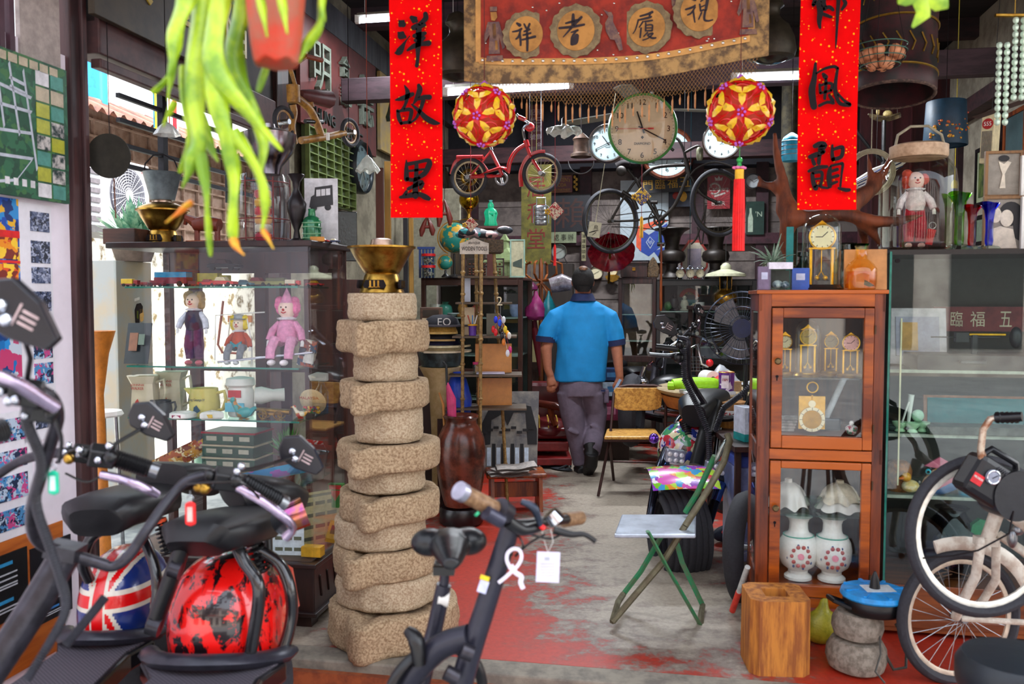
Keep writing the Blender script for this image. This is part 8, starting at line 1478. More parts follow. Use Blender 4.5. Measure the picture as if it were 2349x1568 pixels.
for x in (-.14,.14):
 for y in (-.3,.5): b=MB(); b.box(x,y,(zt_-.03)/2,.03,.03,zt_-.03); b.build('leg',DW,t)
t=T('bamboo_tub','small round bamboo tub with a white band of red lettering','tub',S(1676,5.1,zt_),0); MB().lathe([(.085,0),(.095,.02),(.095,.13),(.088,.15),(0,.15)],n=28).build('tub',M('#a87434',.4,k='wood',h2='#7c4c20',s=60),t);b=MB();b.lathe([(.0965,.045),(.0965,.105)],n=28,close=False); b.m=1; b.text('EAGLE',(-.005,-.097,.075),.04,.11); b.build('band',[WHT,M('#b81c24',.5)],t)
b=MB(); b.box(0,0,.09,.07,.13,.18); b.m=1; b.box(0,0,.02,.071,.131,.04); b.m=2; b.box(0,-.066,.13,.03,.001,.05); o=b.build('medicine_carton',[M('#c4ccdc',.4),M('#1c8c8c',.4),M('#6c84b0',.4)],loc=S(1709,4.62,zt_),rz=.2,bev=.001); tag(o,'upright white and teal carton next to the bamboo tub','carton')
t=T('storage_crate','blue and clear plastic storage box on the floor beside the cabinet','crate',S(1708,4.55,0),0)
b=MB(); b.box(0,.1,.28,.12,.3,.5); b.build('box',M('#7c88b8',.3,n='blue_plastic_box'),t,bev=.01); b=MB();b.box(0,.1,.56,.14,.32,.06); b.build('lid',M('#3c50a0',.3),t,bev=.01)
b=MB(); b.ball((0,0,.05),.06,(1.9,.8,.8),12); b.m=1; b.ball((-.02,-.03,.07),.03,(2,.7,.6)); o=b.build('canvas_shoe',[M('#1c2438',.7),M('#d8302c',.6)],loc=S(1668,5.0,0),rz=.6); tag(o,'dark blue shoe with a red stripe on the floor by the storage box','shoe')
t=T('spare_wheel','black tyre on a silver rim leaning behind the left side of the wooden cabinet','wheel',S(1712,4.1,0),0); wheel(t,P(1712,1255,4.12),.275 if 0 else .27,Vector((.85,-.5,.05)).normalized(),tr=.05,spokes=10,name='tyre',rimw=.03)
t=T('step_stool','brown wooden step stool under the charcoal painting','stool',S(1182,5.8,0),.1); zs=P(1182,1082,5.75).z; b=MB();b.box(0,0,zs-.015,.40,.26,.03); b.build('seat',MW,t,bev=.012)
for s_ in (-1,1): b=MB(); b.prism([(-.13,0),(-.09,zs-.03),(.09,zs-.03),(.13,0),(.06,0),(0,.1),(-.06,0)],s_*.16-.012,s_*.16+.012,'yz'); b.build('leg',MW,t)
b=MB(); b.box(0,0,zs*.5,.32,.02,.1); b.build('stretcher',MW,t)
def pntg(b,w,h):
 b.m=1; b.prism([(-.5*w,.28*h),(-.3*w,.3*h),(-.28*w,.62*h),(-.1*w,.7*h),(0,.55*h),(.1*w,.72*h),(.3*w,.72*h),(.34*w,.3*h),(.5*w,.3*h),(.5*w,.5*h),(.4*w,.8*h),(.1*w,.85*h),(-.3*w,.8*h),(-.46*w,.55*h)],-.006,-.003)
 b.m=2
 for i in range(5): b.box((-.32+.16*i)*w,-.006,.14*h,.07*w,.002,.24*h)
 b.m=1
 for i in range(4): b.box((-.24+.16*i)*w,-.006,.16*h,.06*w,.002,.3*h)
 for i in range(9): b.box((-.4+.1*i)*w,-.008,(.46+.03*(i%3))*h,.09*w,.004,.035*h)
a=P(1165,1078,6.05); hh=(P(1165,905,6.15).z-a.z); b=MB();b.prism([(-.2,0),(.2,0),(.215,hh),(.05,hh),(-.1,hh*.985),(-.17,hh*.955),(-.205,hh*.88)],-.003,.01); pntg(b,.4,hh)
o=b.build('charcoal_painting',[M('#8c8880',.6,h2='#5c5c60',s=6,n='grey_wash'),M('#16161a',.7,a=.4,s=12),M('#c0d0e0',.6)],loc=Vector((a.x,a.y,zs+.001)),rz=0); o.rotation_euler=(-.14,0,0); o.location.y-=.15; tag(o,'black and grey charcoal painting on torn board leaning on the step stool','painting')
for i in range(4):
 b=MB(); b.grid(lambda u,v:((u-.5)*.26,(v-.5)*.18,.006+.02*u*u*(i%2)+.004*sin(9*u)),8,4); b.grid(lambda u,v:((.5-u)*.26,(v-.5)*.18,.0+.02*(1-u)**2*(i%2)+.004*sin(9*(1-u))),8,4)
 o=b.build('newspaper',M('#c8bcb4',.8,h2='#a49c98',s=50,n='newsprint'),loc=S(1166+i*6,5.66,zs+.004+i*.014),rz=[.2,-.15,.5,.1][i]); tag(o,['folded newspaper, lowest of the heap on the step stool','folded newspaper, second from the bottom of the heap','folded newspaper, third from the bottom of the heap','curled newspaper on top of the heap on the step stool'][i],'newspaper','newspapers on the step stool')
k=5.45/2000; t=T('stoneware_jar','big glossy brown stoneware jar on a dark ring behind the millstones','jar',S(1058,5.4,0),0); MB().lathe([(r*k,z*k) for r,z in [(44,0),(50,6),(50,32),(46,40),(0,40)]],n=32).build('base_ring',M('#1c1416',.3,n='black_glaze'),t)
MB().lathe([(r*k,z*k) for r,z in [(30,40),(38,44),(48,80),(56,130),(58,165),(53,200),(42,224),(36,232),(36,240),(41,248),(38,252),(32,246),(30,230),(36,190)]],n=40,close=True).build('jar',M('#6c3424',.22,h2='#3a1c14',s=7,n='brown_glaze'),t)
for i,(x,dz,c,lb) in enumerate(((-.04,.42,'#c03068','pink folded umbrella standing in the stoneware jar'),(-.09,.30,'#b87c3c','light wooden cane standing in the stoneware jar'))):
 b=MB(); zj=242*k; b.tube([(x,0,zj-.35),(x-.02,0,zj+dz*.3),(x-.045,0,zj+dz*.55)],[.02 if i==0 else .008,.03 if i==0 else .008,.006],8);
 if i==0: b.m=1; b.tube([(x-.045,0,zj+dz*.5),(x-.05,0,zj+dz*.8),(x-.07,0,zj+dz*.85)],.008,8)
 o=b.build(['umbrella','cane'][i],[M(c,.5),BLK],loc=t.location); tag(o,lb,['umbrella','cane'][i])
LT('wicker_basket','small orange-brown basket on the floor between the millstones and the jar','basket',S(992,4.6,.0),[(.08,0),(.1,.12),(.11,.13),(.09,.12),(0,.02)],M('#a8682c',.7,h2='#74441c',s=80,b=.8,n='wicker')).location.z=P(992,1130,4.6).z if 0 else 0
t=T('plaster_pedestal','tall cream flared pedestal topped by a dark bowl behind the millstones','pedestal',S(1012,5.75,0),0); k=5.75/2000; z0_=P(1012,840,5.75).z
MB().lathe([(20*k,0),(20*k,z0_*.3),(21*k,z0_*.55),(24*k,z0_*.75),(36*k,z0_*.93),(48*k,z0_),(0,z0_)],n=32,fn=lambda r,z,a:(r*(1+.05*cos(4*a)),z)).build('pedestal',M('#d0b888',.5,h2='#b89c68',s=9,n='cream_plaster'),t)
MB().lathe([(20*k,z0_-.02),(44*k,z0_+.005),(51*k,z0_+28*k),(50*k,z0_+34*k),(0,z0_+34*k)],n=32).build('bowl',M('#3c4c50',.35,h2='#20282a',s=20,n='dark_enamel'),t)
def cap(label,z,c,c2,r=44,brim=1,tx=None,a=0,dx=0,name='cap'):
 t=T(name,label,'hat',S(1012+dx,5.72,z0_+z*k),a,'hats stacked on the pedestal'); b=MB();b.lathe([(r*k,0),(r*.98*k,6*k),(r*.85*k,18*k),(r*.5*k,26*k),(0,28*k)],n=28); b.build('crown',M(c,.8,b=.4,s=60),t)
 b=MB(); b.prism([(r*.8*k*cos(q),r*.8*k*sin(q)) for q in [PI*1.1+i*.8*PI/10 for i in range(11)]][::-1]+[((r+24*brim)*k*cos(q),(r+22*brim)*k*sin(q)) for q in [PI*1.15+i*.7*PI/10 for i in range(11)]],1*k,5*k,'xy'); b.build('brim',M(c2,.8),t)
 if tx: b=MB(); b.text(tx,(0,-r*k*.99,12*k),17*k); b.build('lettering',WHT,t)
cap('cream cap, lowest of the hats on the pedestal',34,'#d0c4a0','#d8ccb0',46,1,a=.6); cap('navy cap with a cream brim, second from the bottom of the hats',46,'#16183c','#d8d0a8',44,1,a=.5); cap('black beret in the middle of the hats',60,'#14141c','#c8a468',42,.5,a=-.4); cap('tan cap just under the lettered cap',76,'#c89c48','#d8b468',42,.6,a=-.3,dx=-4); cap('black cap lettered EO on top of the hats',92,'#1c1c26','#4c4850',42,1,'EO',a=.2,dx=2)
b=MB(); b.tube([(0,0,0),(.02,0,.12),(0,.02,.24),(.0,.02,.3)],[.08,.075,.06,.03],12); o=b.build('wrapped_bundle',M('#1440b8',.35,a=.3,s=10,b=.9,n='blue_sheet'),loc=P(1050,952,5.3),rz=0); tag(o,'shiny blue wrapped bundle between the pedestal and the bamboo rack','bundle')
o.location=S(1050,5.65,z_:=P(1050,958,5.65).z); b=MB();b.box(0,0,z_/2-.005,.26,.25,z_-.01); o=b.build('crate_stack',M('#4c2c24',.7,h2='#2c1c18',s=9),loc=S(1052,5.8,0),rz=0); tag(o,'dark brown crate under the blue bundle','crate')
t=T('desk_calendar_clock','small old wooden flip clock left of the hats','clock',P(990,742,6.1),0); b=MB();b.box(0,0,.06,.15,.1,.11); b.build('case',M('#5c4030',.5,k='woodx',h2='#3c281c',s=20),t,bev=.005); b=MB();b.box(0,-.052,.075,.11,.004,.045); b.build('window',M('#2c241c',.3),t);b=MB();b.box(0,-.052,.025,.12,.004,.03); b.build('plate',M('#b8a484',.5),t)
b=MB(); zc_=t.location.z; b.box(0,0,zc_/2-.003,.22,.25,zc_-.006); o=b.build('cupboard',M('#34201c',.6,k='wood'),loc=S(990,6.15,0),rz=0); tag(o,'narrow dark cupboard behind the millstones under the flip clock','cupboard')
t=T('bamboo_rack','tapering bamboo shelf rack of trinkets with a sign on top','rack',S(1112,5.65,0),0); Yr=5.65; bam=M('#a88850',.45,h2='#7c5c34',s=50,n='bamboo')
posts=[((1062,575),(1060,980),-.12),((1092,575),(1100,1000),.12),((1104,572),(1100,1060),-.14),((1133,578),(1165,1010),.1)]
for (x0,y0),(x1,y1),d in posts:
 a=P(x0,y0,Yr+d); c=S(x1,Yr+d,0); b=MB();b.tube([a,c],.011,8)
 for q in (.08,.16,.24,.33,.42,.55,.68,.82): p=a.lerp(c,q); b.ball(p,.017,(1,1,.8),8)
 b.build('post',bam,t,world=True)
shy=[633,692,768,855,930]; RZ=[]
for y in shy:
 z=P(1110,y,Yr).z; RZ.append(z); w=(.16+.10*(y-633)/300); b=MB();p=S(1110+ (y-633)*.02,Yr,z); b.box(p.x,p.y,z-.008,w*2,.26,.012); b.build('shelf',M('#5c4c3c',.6),t,world=True)
b=MB(); a=P(1088,566,Yr-.16); kk=Yr/2000; b.prism([(-32*kk,-16*kk),(32*kk,-16*kk),(32*kk,8*kk),(18*kk,12*kk),(0,20*kk),(-18*kk,12*kk),(-32*kk,8*kk)],-.008,.008); b.m=1; b.text('WODEN TOOLS',(0,-.0085,-4*kk),9*kk,56*kk); b.text('ANTIQUE',(0,-.0085,8*kk),6*kk,26*kk); b.v=[v+a for v in b.v]; b.build('sign',[M('#d0c8bc',.5),INK],t,world=True,label='white arched sign')
b=MB(); b.box(*P(1130,566,Yr),.12,.24,.08,(0,0,.1)); b.build('wicker_end',M('#5c4830',.7,h2='#3c3020',s=80,b=.9),t,world=True)
rr=random.Random(12)
items=[('framed mirror card','mirror_card',1072,1,.03,.16,'#c8d0e0','silver-framed mirror card on the second rack shelf','card'),('wooden board','plywood_sheet',1135,4,.16,.18,'#c07c38','orange-brown wooden panel standing on the lowest rack shelf','panel'),('b','plywood_sheet',1132,3,.17,.19,'#c88440','larger orange-brown wooden panel on the rack shelf above','panel'),('c','cream_card',1076,2,.05,.18,'#d8c4a0','tall cream card on the third rack shelf','card'),('d','grey_card',1128,2,.05,.14,'#6c6c5c','grey-green card leaning on the third rack shelf','card'),('e','plastic_dish',1125,3,.13,.01,'#c8c4dc','pale lilac plastic tray on the fourth rack shelf','tray')]
for _,nm,px,si,w,h,c,lb,ct in items:
 b=MB(); b.box(0,0,h/2,w*1.4,.012 if h>.02 else .1,h); o=b.build(nm,M(c,.4,a=.1),loc=S(px,Yr+(.02 if h>.02 else -.05),RZ[si]),rz=.05,bev=.002); tag(o,lb,ct)
t=T('purple_cup','purple cup with a yellow rim holding pens on the rack','cup',S(1084,Yr-.08,RZ[2]),0); k=.00283; MB().lathe([(8*k,0),(9*k,24*k),(0,23*k)],n=18).build('cup',M('#5c3098',.4),t);b=MB();b.ring((0,0,24*k),9.5*k,2*k,n=20,k=6); b.build('rim',M('#f0b010',.4),t)
for i,c in enumerate(('#c83c1c','#3c88d0','#e8e4e0')): b=MB(); b.tube([(0,0,.03),((-.03+.03*i),0,.13)],.004,5); b.build('pen',M(c,.4),t)
t=T('lidded_jar','small clear jar with a pink lid on the lower rack shelf','jar',S(1092,Yr-.05,RZ[3]),0); MB().lathe([(.02,0),(.022,.01),(.022,.055),(.018,.06)],n=16).build('glass',JAR,t); MB().lathe([(.022,.06),(.022,.075),(0,.075)],n=16).build('lid',M('#d03c78',.4),t)
t=T('key_ring_bundle','bundle of coloured key rings and fobs hanging at the right of the rack','key rings',P(1148,722,Yr-.16),0); b=MB();b.tube([(0,0,.0),(0,0,.1)],.003,4); b.build('hook',STL,t)
for i,(x,z,c) in enumerate(((-.03,-.03,'#1c34d0'),(-.005,-.05,'#1c50e0'),(.02,-.03,'#e8e8f0'),(-.045,-.09,'#e01c24'),(-.03,-.11,'#d8202c'),(.03,-.09,'#e0c020'),(.045,-.12,'#f0a030'),(.01,-.13,'#202028'),(.055,-.13,'#d8d0c8'),(.0,-.1,'#101018'),(.02,-.17,'#e08030'),(.045,-.24,'#e0e0e8'),(.06,-.22,'#c83078'))): b=MB(); b.ball((x,-.01*(i%3),z),.018,(.7,.6,1.3),8); b.tube([(0,0,0),(x,0,z)],.001,3); b.build('fob',M(c,.3),t)
b=MB(); b.text('2',(0,0,0),.055,.035,.01); o=b.build('number_two',CRM,loc=P(1146,690,Yr-.17),rz=0); tag(o,'cream figure 2 hung above the key rings','number')
b=MB()
for i in range(8): b.ball((rr.uniform(-.16,.16),rr.uniform(-.05,.05),.03+.012*(i%3)),.05,(1.3,.8,.55),10,(0,0,rr.uniform(-1,1)))
o=b.build('folded_umbrellas',multi(['#1c2430','#1c7c80','#b8949c','#20242c','#c8a8a8','#141820'],22,.6,n='folded_cloth'),loc=P(1112,548,Yr),rem=.01); tag(o,'heap of dark and teal folded cloth on top of the bamboo rack','cloth')
Zc=1.57
def globe(label,px,py,Y,r,zs_,sea='#1c7c70'):
 p=P(px,py,Y); t=T('globe',label,'globe',Vector((p.x,p.y,zs_)),0,'tabletop globes'); h=p.z-zs_
 b=MB(); b.ball((0,0,h),r,n=28); b.build('sphere',M(sea,.4,h2='#c89c30',s=9 if r>.08 else 16,n='globe_map'),t); t2_=kids(t)[0]; t2_.data.materials[0].node_tree.nodes['Color Ramp'].color_ramp.elements[0].position=.52; t2_.data.materials[0].node_tree.nodes['Color Ramp'].color_ramp.elements[1].position=.54
 b=MB(); b.ring((0,0,h),r*1.1,.005,(0,1,0),30,5,a0=-1.2,a1=1.9); b.build('arc',BRS,t); b=MB();b.lathe([(r*.6,0),(r*.6,.01),(.01,.03),(.008,max(.04,h-r*1.05)),(0,max(.04,h-r*1.05))],n=20); b.build('foot',BLK,t)
globe('large globe behind the bamboo rack, left of the heap of cloth',1042,545,6.95,.12,Zc); globe('small teal globe on the counter case',1022,602,6.85,.055,Zc)
for i,(z,h) in enumerate(((0,.095),(.1,.085))):
 t=T('lidded_jar',['clear jar with a red lid, lower of two stacked on the counter case','clear jar with a red lid, upper of two stacked on the counter case'][i],'jar',S(983,6.85,Zc+z),0,'red-lidded jars'); MB().lathe([(.05,0),(.054,.01),(.054,h-.02),(.05,h-.015)],n=20,close=False).build('glass',JAR,t); MB().lathe([(.056,h-.02),(.056,h),(0,h)],n=20).build('lid',M('#d01820',.35),t)
 b=MB()
 for j in range(14): b.ball((rr.uniform(-.03,.03),rr.uniform(-.03,.03),.012+rr.random()*(h-.05)),.012,n=6)
 b.build('contents',M('#a8a4a0',.5,h2='#2c2428',s=60),t,kind='stuff')
b=MB()
for i in range(5): b.box(-.05+i*.026,0,.12,.018,.02,.24)
b.box(0,0,.24,.14,.03,.02); o=b.build('file_rack',M('#1c3c78',.4),loc=S(978,7.05,Zc),rz=0); tag(o,'blue plastic file rack behind the red-lidded jars','rack')
p=P(1126,519,6.9); t=T('robed_statue','bright teal-green robed statue on a small dark stand','statue',p,0); k=6.9/2000; b=MB();b.lathe([(13*k,0),(15*k,4*k),(12*k,14*k),(15*k,30*k),(12*k,38*k),(6*k,42*k),(7*k,48*k),(4*k,54*k),(0,55*k)],n=20,fn=lambda r,z,a:(r*(1+.09*sin(6*a)),z)); b.ball((9*k,-8*k,30*k),5*k); b.tube([(-9*k,-4*k,36*k),(-4*k,-12*k,28*k),(6*k,-12*k,26*k)],3.5*k,8); b.build('figure',M('#14a878',.35,a=.15,n='teal_plaster'),t);b=MB();b.lathe([(3*k,55*k),(5*k,59*k),(0,60*k)],n=10); b.build('crown',M('#5cb8b0',.4),t)
b=MB(); hz_=p.z-Zc; b.box(0,0,hz_-.012,.2,.14,.022); b.box(0,0,(hz_-.024)/2,.06,.08,hz_-.024); o=b.build('display_stand',M('#4c1c14',.4),loc=Vector((p.x,p.y,Zc)),bev=.003); tag(o,'dark reddish wooden stand under the teal statue','stand')
t=T('lantern_house','pale green house-shaped metal lantern with a pitched roof','lantern',S(1158,7.3,Zc),.4); k=7.3/2000; pg=M('#8c9c6c',.5,n='pale_green_metal'); b=MB();b.box(0,0,18*k,62*k,60*k,36*k)
for x in (-20,0,20): b.box(x*k,-30.5*k,18*k,12*k,2*k,22*k)
b.build('body',pg,t); b=MB();b.lathe([(54*k,36*k),(52*k,40*k),(12*k,70*k),(10*k,84*k),(14*k,86*k),(6*k,96*k),(0,106*k)],n=4,sm=False); b.X=Matrix(); b.build('roof',pg,t)
frame('pale framed street picture behind the lantern house',S(1187,6.9,Zc),.12,.3,M('#8cac9c',.4),[M('#b8b494',.5),M('#3c4c44',.5)],rz=.0,extra=lambda b,w,h:(setattr(b,'m',1),b.prism([(-.3*w,.3*h),(.3*w,.25*h),(.3*w,.5*h),(-.3*w,.4*h)],-.005,-.002)))
t=T('abacus','dark wooden abacus standing on the counter case behind the rack','abacus',S(1112,7.0,Zc),0); b=MB()
for z in (.01,.09,.15): b.box(0,0,z,.3,.02,.012)
for x in (-.15,.15): b.box(x,0,.08,.012,.02,.15)
b.build('frame',DW,t)
b=MB();
for i in range(9):
 for z in (.03,.05,.07,.11): b.ball((-.12+i*.03,0,z),.011,(1,1,.7),6)
b.build('beads',M('#6c3820',.3),t,kind='stuff')
t=T('sports_trophy','brass globe-shaped trophy on a pedestal, below the red bicycle wheel','trophy',P(1076,506,7.75),0); k=7.75/2000; MB().lathe([(r*k,z*k) for r,z in [(20,0),(20,2),(6,6),(4,14),(5,20),(10,26)]],n=24).build('stem',BRS,t); b=MB();b.ball((0,0,48*k),23*k,n=24); b.build('ball',M('#b08c20',.15,1,n='polished_brass'),t);b=MB();b.ring((0,0,98*k),16*k,4*k,(0,1,0),24,6); b.tube([(0,0,70*k),(0,0,84*k)],.008,6); b.build('wreath',BRS,t)
b=MB(); zt3=t.location.z; b.box(0,0,(zt3)/2,.3,.3,zt3-.01); o=b.build('tall_cupboard',M('#2c2018',.6,k='wood',h2='#4c3a20',s=14),loc=S(1076,7.8,0),rz=0); tag(o,'tall dark cupboard with gilt edges under the brass trophy','cupboard')
def tongs(label,px,py,Y,h,c='#5c1c14'):
 t=T('carved_hook',label,'carving',P(px,py,Y),0,'carved red-brown hooks on the pale board'); k=Y/2000; b=MB();b.tube([(-14*k,0,-h*.5*k),(-12*k,0,-h*.2*k),(-6*k,0,h*.2*k),(0,0,h*.5*k),(6*k,0,h*.2*k),(12*k,0,-h*.2*k),(12*k,0,-h*.45*k)],[3*k,7*k,5*k,4*k,5*k,7*k,3*k],8); b.tube([(-8*k,0,0),(8*k,0,0)],4*k,8); b.build('carving',M(c,.35),t); cordto(t,t.location,h*.5*k)
tongs('carved red-brown hooked piece below the left red couplet',980,520,6.4,44); tongs('carved red-brown hooked piece right of the left couplet, higher one',1020,490,6.4,60)
b=MB(); b.box(0,0,0,.48,.03,2.4); o=b.build('pale_board',M('#a8a490',.6,n='pale_green_board'),loc=Vector((0,0,0)),rz=-TH,bev=.01); p=RV(1002,7.9,0); o.location=(p.x,p.y,1.22); tag(o,'tall pale grey-green board standing behind the hooks','board')
t=T('coat_stand','bentwood coat stand with curled hooks, bags hanging from it','coat stand',S(1240,7.8,0),0); cw2=M('#8c4c1c',.35,k='wood',h2='#5c2c14',s=20); zc0=P(1240,592,7.8).z; k=7.8/2000
b=MB(); b.tube([(0,0,0),(0,0,zc0-.06),(0,0,zc0)],[.024,.02,.008],10); b.build('post',cw2,t)
for i in range(6): a=i*PI/3+.2; c,s_=cos(a),sin(a); b=MB();b.tube([(.03*c,.03*s_,zc0-.2),(.12*c,.12*s_,zc0-.19),(.2*c,.2*s_,zc0-.14),(.19*c,.19*s_,zc0-.05),(.13*c,.13*s_,zc0-.03)],.011,7); b.build('hook',cw2,t)
for i in range(4): a=i*PI/2+.5; c,s_=cos(a),sin(a); b=MB();b.tube([(.02*c,.02*s_,zc0-.23),(.11*c,.11*s_,zc0-.3),(.09*c,.09*s_,zc0-.42),(.16*c,.16*s_,zc0-.45)],.011,7); b.build('hook',cw2,t)
for i in range(4): a=i*PI/2+.5; c,s_=cos(a),sin(a); b=MB();b.tube([(.02*c,.02*s_,.35),(.16*c,.16*s_,.22),(.28*c,.28*s_,0)],.014,7); b.build('foot',cw2,t)
b=MB(); b.ring((0,0,.45),.2,.01,n=28,k=6); b.build('ring',cw2,t)
def bag(label,px,py,Y,w,h,c,name='carrier_bag'):
 p=P(px,py,Y); b=MB();b.lathe([(0,0),(w*.4,.01),(w*.55,h*.15),(w*.5,h*.4),(w*.25,h*.7),(w*.12,h*.85),(w*.06,h)],n=20,fn=lambda r,z,a:(r*(1+.08*sin(5*a+z*30)),z)); o=b.build(name,M(c,.35,a=.25,s=14,b=.9,t=.15),loc=p); return tag(o,label,'bag',None)
bag('magenta plastic bag hanging from the coat stand',1229,735,7.35,.18,.25,'#a03070'); bag('teal plastic bag hanging from the coat stand',1259,735,7.35,.13,.25,'#1c8c98'); bag('dark purple cap-shaped bag hooked at the left of the coat stand',1214,668,7.4,.13,.11,'#5c1440')
o=MB().tube([P(1222,735,7.4),P(1232,790,7.4),P(1238,862,7.4)],[.035,.03,.006],8).build('umbrella',M('#6c101c',.6)); tag(o,'dark red folded umbrella hanging below the magenta bag','umbrella')
o=MB().tube([P(1262,655,7.3),P(1290,648,7.3),P(1312,652,7.3)],[.06,.075,.05],10).build('rolled_plastic',M('#5c5458',.2,h2='#8c848c',s=16,b=.9)); tag(o,'grey shiny plastic roll hooked at the right of the coat stand','roll')
for i,(px,py,w,h,c,lb) in enumerate(((1401,905,.16,.12,'#c8dcec','white and pale blue carton right of the walking person'),(1399,870,.15,.10,'#1c3c6c','navy carton on top of the pale blue carton'),(1398,960,.17,.17,'#8c2c50','dark pink carton under the pale blue carton'))):
 b=MB(); b.box(0,0,h/2,w,.2,h); b.m=1; b.box(0,-.101,h*.5,w*.5,.001,h*.4); z=P(px,py,7.6).z; o=b.build('carton',[M(c,.4),M('#4c8cc0' if i<2 else '#c87c98',.4)],loc=S(px,7.6,z),bev=.002); tag(o,lb,'carton')
z=P(1398,960,7.6).z; b=MB();b.box(0,0,z/2-.002,.3,.25,z-.004); o=b.build('wooden_crate',M('#2c1c16',.7),loc=S(1400,7.65,0)); tag(o,'dark crate under the pink carton','crate')
t=T('barber_chair','dark red leather barber chair with wooden arm behind the charcoal painting','chair',S(1256,7.4,0),.0); lt=M('#5c1418',.3,a=.3,s=8,b=.4,n='oxblood_leather')
a=P(1265,985,7.3); t_z=a.z; b=MB();b.ball((0,0,t_z),.19,(1.1,1.1,.5),20); b.box(0,0,t_z-.02,.36,.36,.1); b.build('seat',lt,t,bev=.03)
for i in range(5): b=MB(); b.tube([(-.15+.075*i,-.2,t_z+.03),(-.15+.075*i,-.1,t_z+.09),(-.15+.075*i,.1,t_z+.095)],.006,5); b.build('piping',M('#b8943c',.5),t)
b=MB(); b.box(0,-.02,t_z-.13,.34,.34,.08); b.build('seat_pan',M('#7c1c1c',.4),t,bev=.01); b=MB();b.tube([(-.22,.1,t_z+.2),(-.1,-.05,t_z+.22),(.06,-.2,t_z+.21),(.1,-.22,t_z+.19)],[.02,.03,.035,.02],10); b.build('armrest',M('#5c2418',.3),t);b=MB();b.tube([(.02,-.15,t_z+.19),(.03,-.17,t_z+.1),(.06,-.17,t_z+.05)],[.03,.02,.03],8); b.build('arm_support',M('#6c3018',.3),t)
b=MB(); b.lathe([(.06,.1),(.06,t_z-.15),(.04,t_z-.1)],n=16); b.build('column',BLK,t); b=MB();b.box(.04,-.05,.06,.3,.45,.06); b.build('base',M('#7c1818',.4),t,bev=.008)
for x,y in ((-.08,-.25),(.17,-.25),(-.08,.15),(.17,.15)): b=MB(); b.ball((x,y,.02),.02); b.build('castor',STL,t)
b=MB(); b.box(0,.22,t_z+.2,.36,.1,.36); b.build('backrest',lt,t,bev=.04)
for i,(x,y) in enumerate(((1258,1072),(1288,1078))):
 b=MB(); b.ball((0,0,.012),.05,(.9,2.2,.2),14); b.tube([(-.035,0,.02),(0,-.05,.045),(.035,0,.02)],.008,6); o=b.build('sandal',M('#181c24',.6),loc=F(x,y)+Vector((0,0,.0)),rz=[1.2,.9][i]); tag(o,['left of two black sandals by the barber chair base','right of two black sandals by the barber chair base'][i],'sandal','pair of sandals')
t=T('crash_helmet','grey crash helmet with a dark visor on the floor shelf left of the person','helmet',P(1190,880,7.8),0); b=MB();b.ball((0,0,0),.13,(1,1.1,1),20); b.build('shell',M('#5c6468',.2,.3),t);b=MB();b.ball((.02,-.04,-.01),.115,(1,1,.5),18); b.build('visor',BLK,t)
z=P(1190,880,7.8).z-.13; b=MB();b.box(0,0,z/2,.4,.3,z-.002); o=b.build('low_cupboard',M('#1c1614',.6),loc=S(1200,7.85,0)); tag(o,'low dark cupboard under the crash helmet','cupboard')
# ================= left wall
def wl_(px,py,d=.0): return RUP(px,py,UL+d)
RZL=-TH+PI/2
def lboard(name,label,cat,px0,px1,py1,h,mats,fn,d=.05,th=.03,rot=0,kindc=None):
 a=wl_(px0,680,d); c=wl_(px1,680,d); w=(a-c).length; m=wl_((px0+px1)/2,py1,d); m=Vector(((a.x+c.x)/2,(a.y+c.y)/2,m.z)); t=T(name,label,cat,m,RZL); t.rotation_euler=(0,0,RZL)
 b=MB(); b.box(0,0,h/2,w,th,h); b.build('board',mats[0],t,bev=.003); fn(t,w,h,-th/2); return t
RZL=-TH-PI/2+PI  # faces into the room (+u)
def seng(t,w,h,y):
 for s_,x,z,hh,ww in (('明',-.3,.55,.42,.2),('德',.30,.50,.5,.2),('合',-.0,.70,.2,.1),('記',.02,.44,.2,.1)):
  b=MB(); b.text(s_,(x*w,y,z*h),hh*h,ww*w,.035); b.build('character',M('#6c7468',.7,h2='#586054',s=30),t)
 b=MB(); b.text('SENG',(.12*w,y,.1*h),.11*h,.3*w,.012); b.build('letters',M('#1c2420',.5),t);b=MB();b.text('CHUNG',(-.26*w,y,.14*h),.11*h,.3*w,.012); b.build('letters',M('#1c2420',.5),t)
SG=lboard('carved_shop_sign','dark red carved shop sign with pale raised characters over small dark lettering','sign',690,862,322,.76,[M('#5c201c',.6,h2='#4c1816',s=6,n='oxide_red_board')],seng,d=.06)
def lin_(t,w,h,y): b=MB(); b.text('林',(.0,y,.5*h),.6*h,.7*w,.03); b.build('character',M('#1c2c24',.5,n='dark_green_paint'),t)
lboard('yellowed_sign','weathered yellow sign board with a dark green raised character, beside the couplet','sign',872,945,362,.8,[M('#a88c4c',.7,h2='#8c7c64',s=5,n='yellowed_board')],lin_,d=.06)
t=lboard('printers_tray','old green wooden tray of small compartments hung on the left wall','tray',700,806,472,.52,[M('#3c4824',.6,n='green_tray')],lambda t,w,h,y:None,d=.06); w=.9
a=wl_(700,680,.06); c=wl_(806,680,.06); w=(a-c).length
for i in range(9): b=MB(); b.box(0,-.03,.03+i*.056,w,.03,.008); b.build('divider',M('#5c6c34',.6),t)
for i in range(7): b=MB(); b.box(-w/2+w*i/6,-.03,.26,.012,.03,.5); b.build('divider',M('#5c6c34',.6),t)
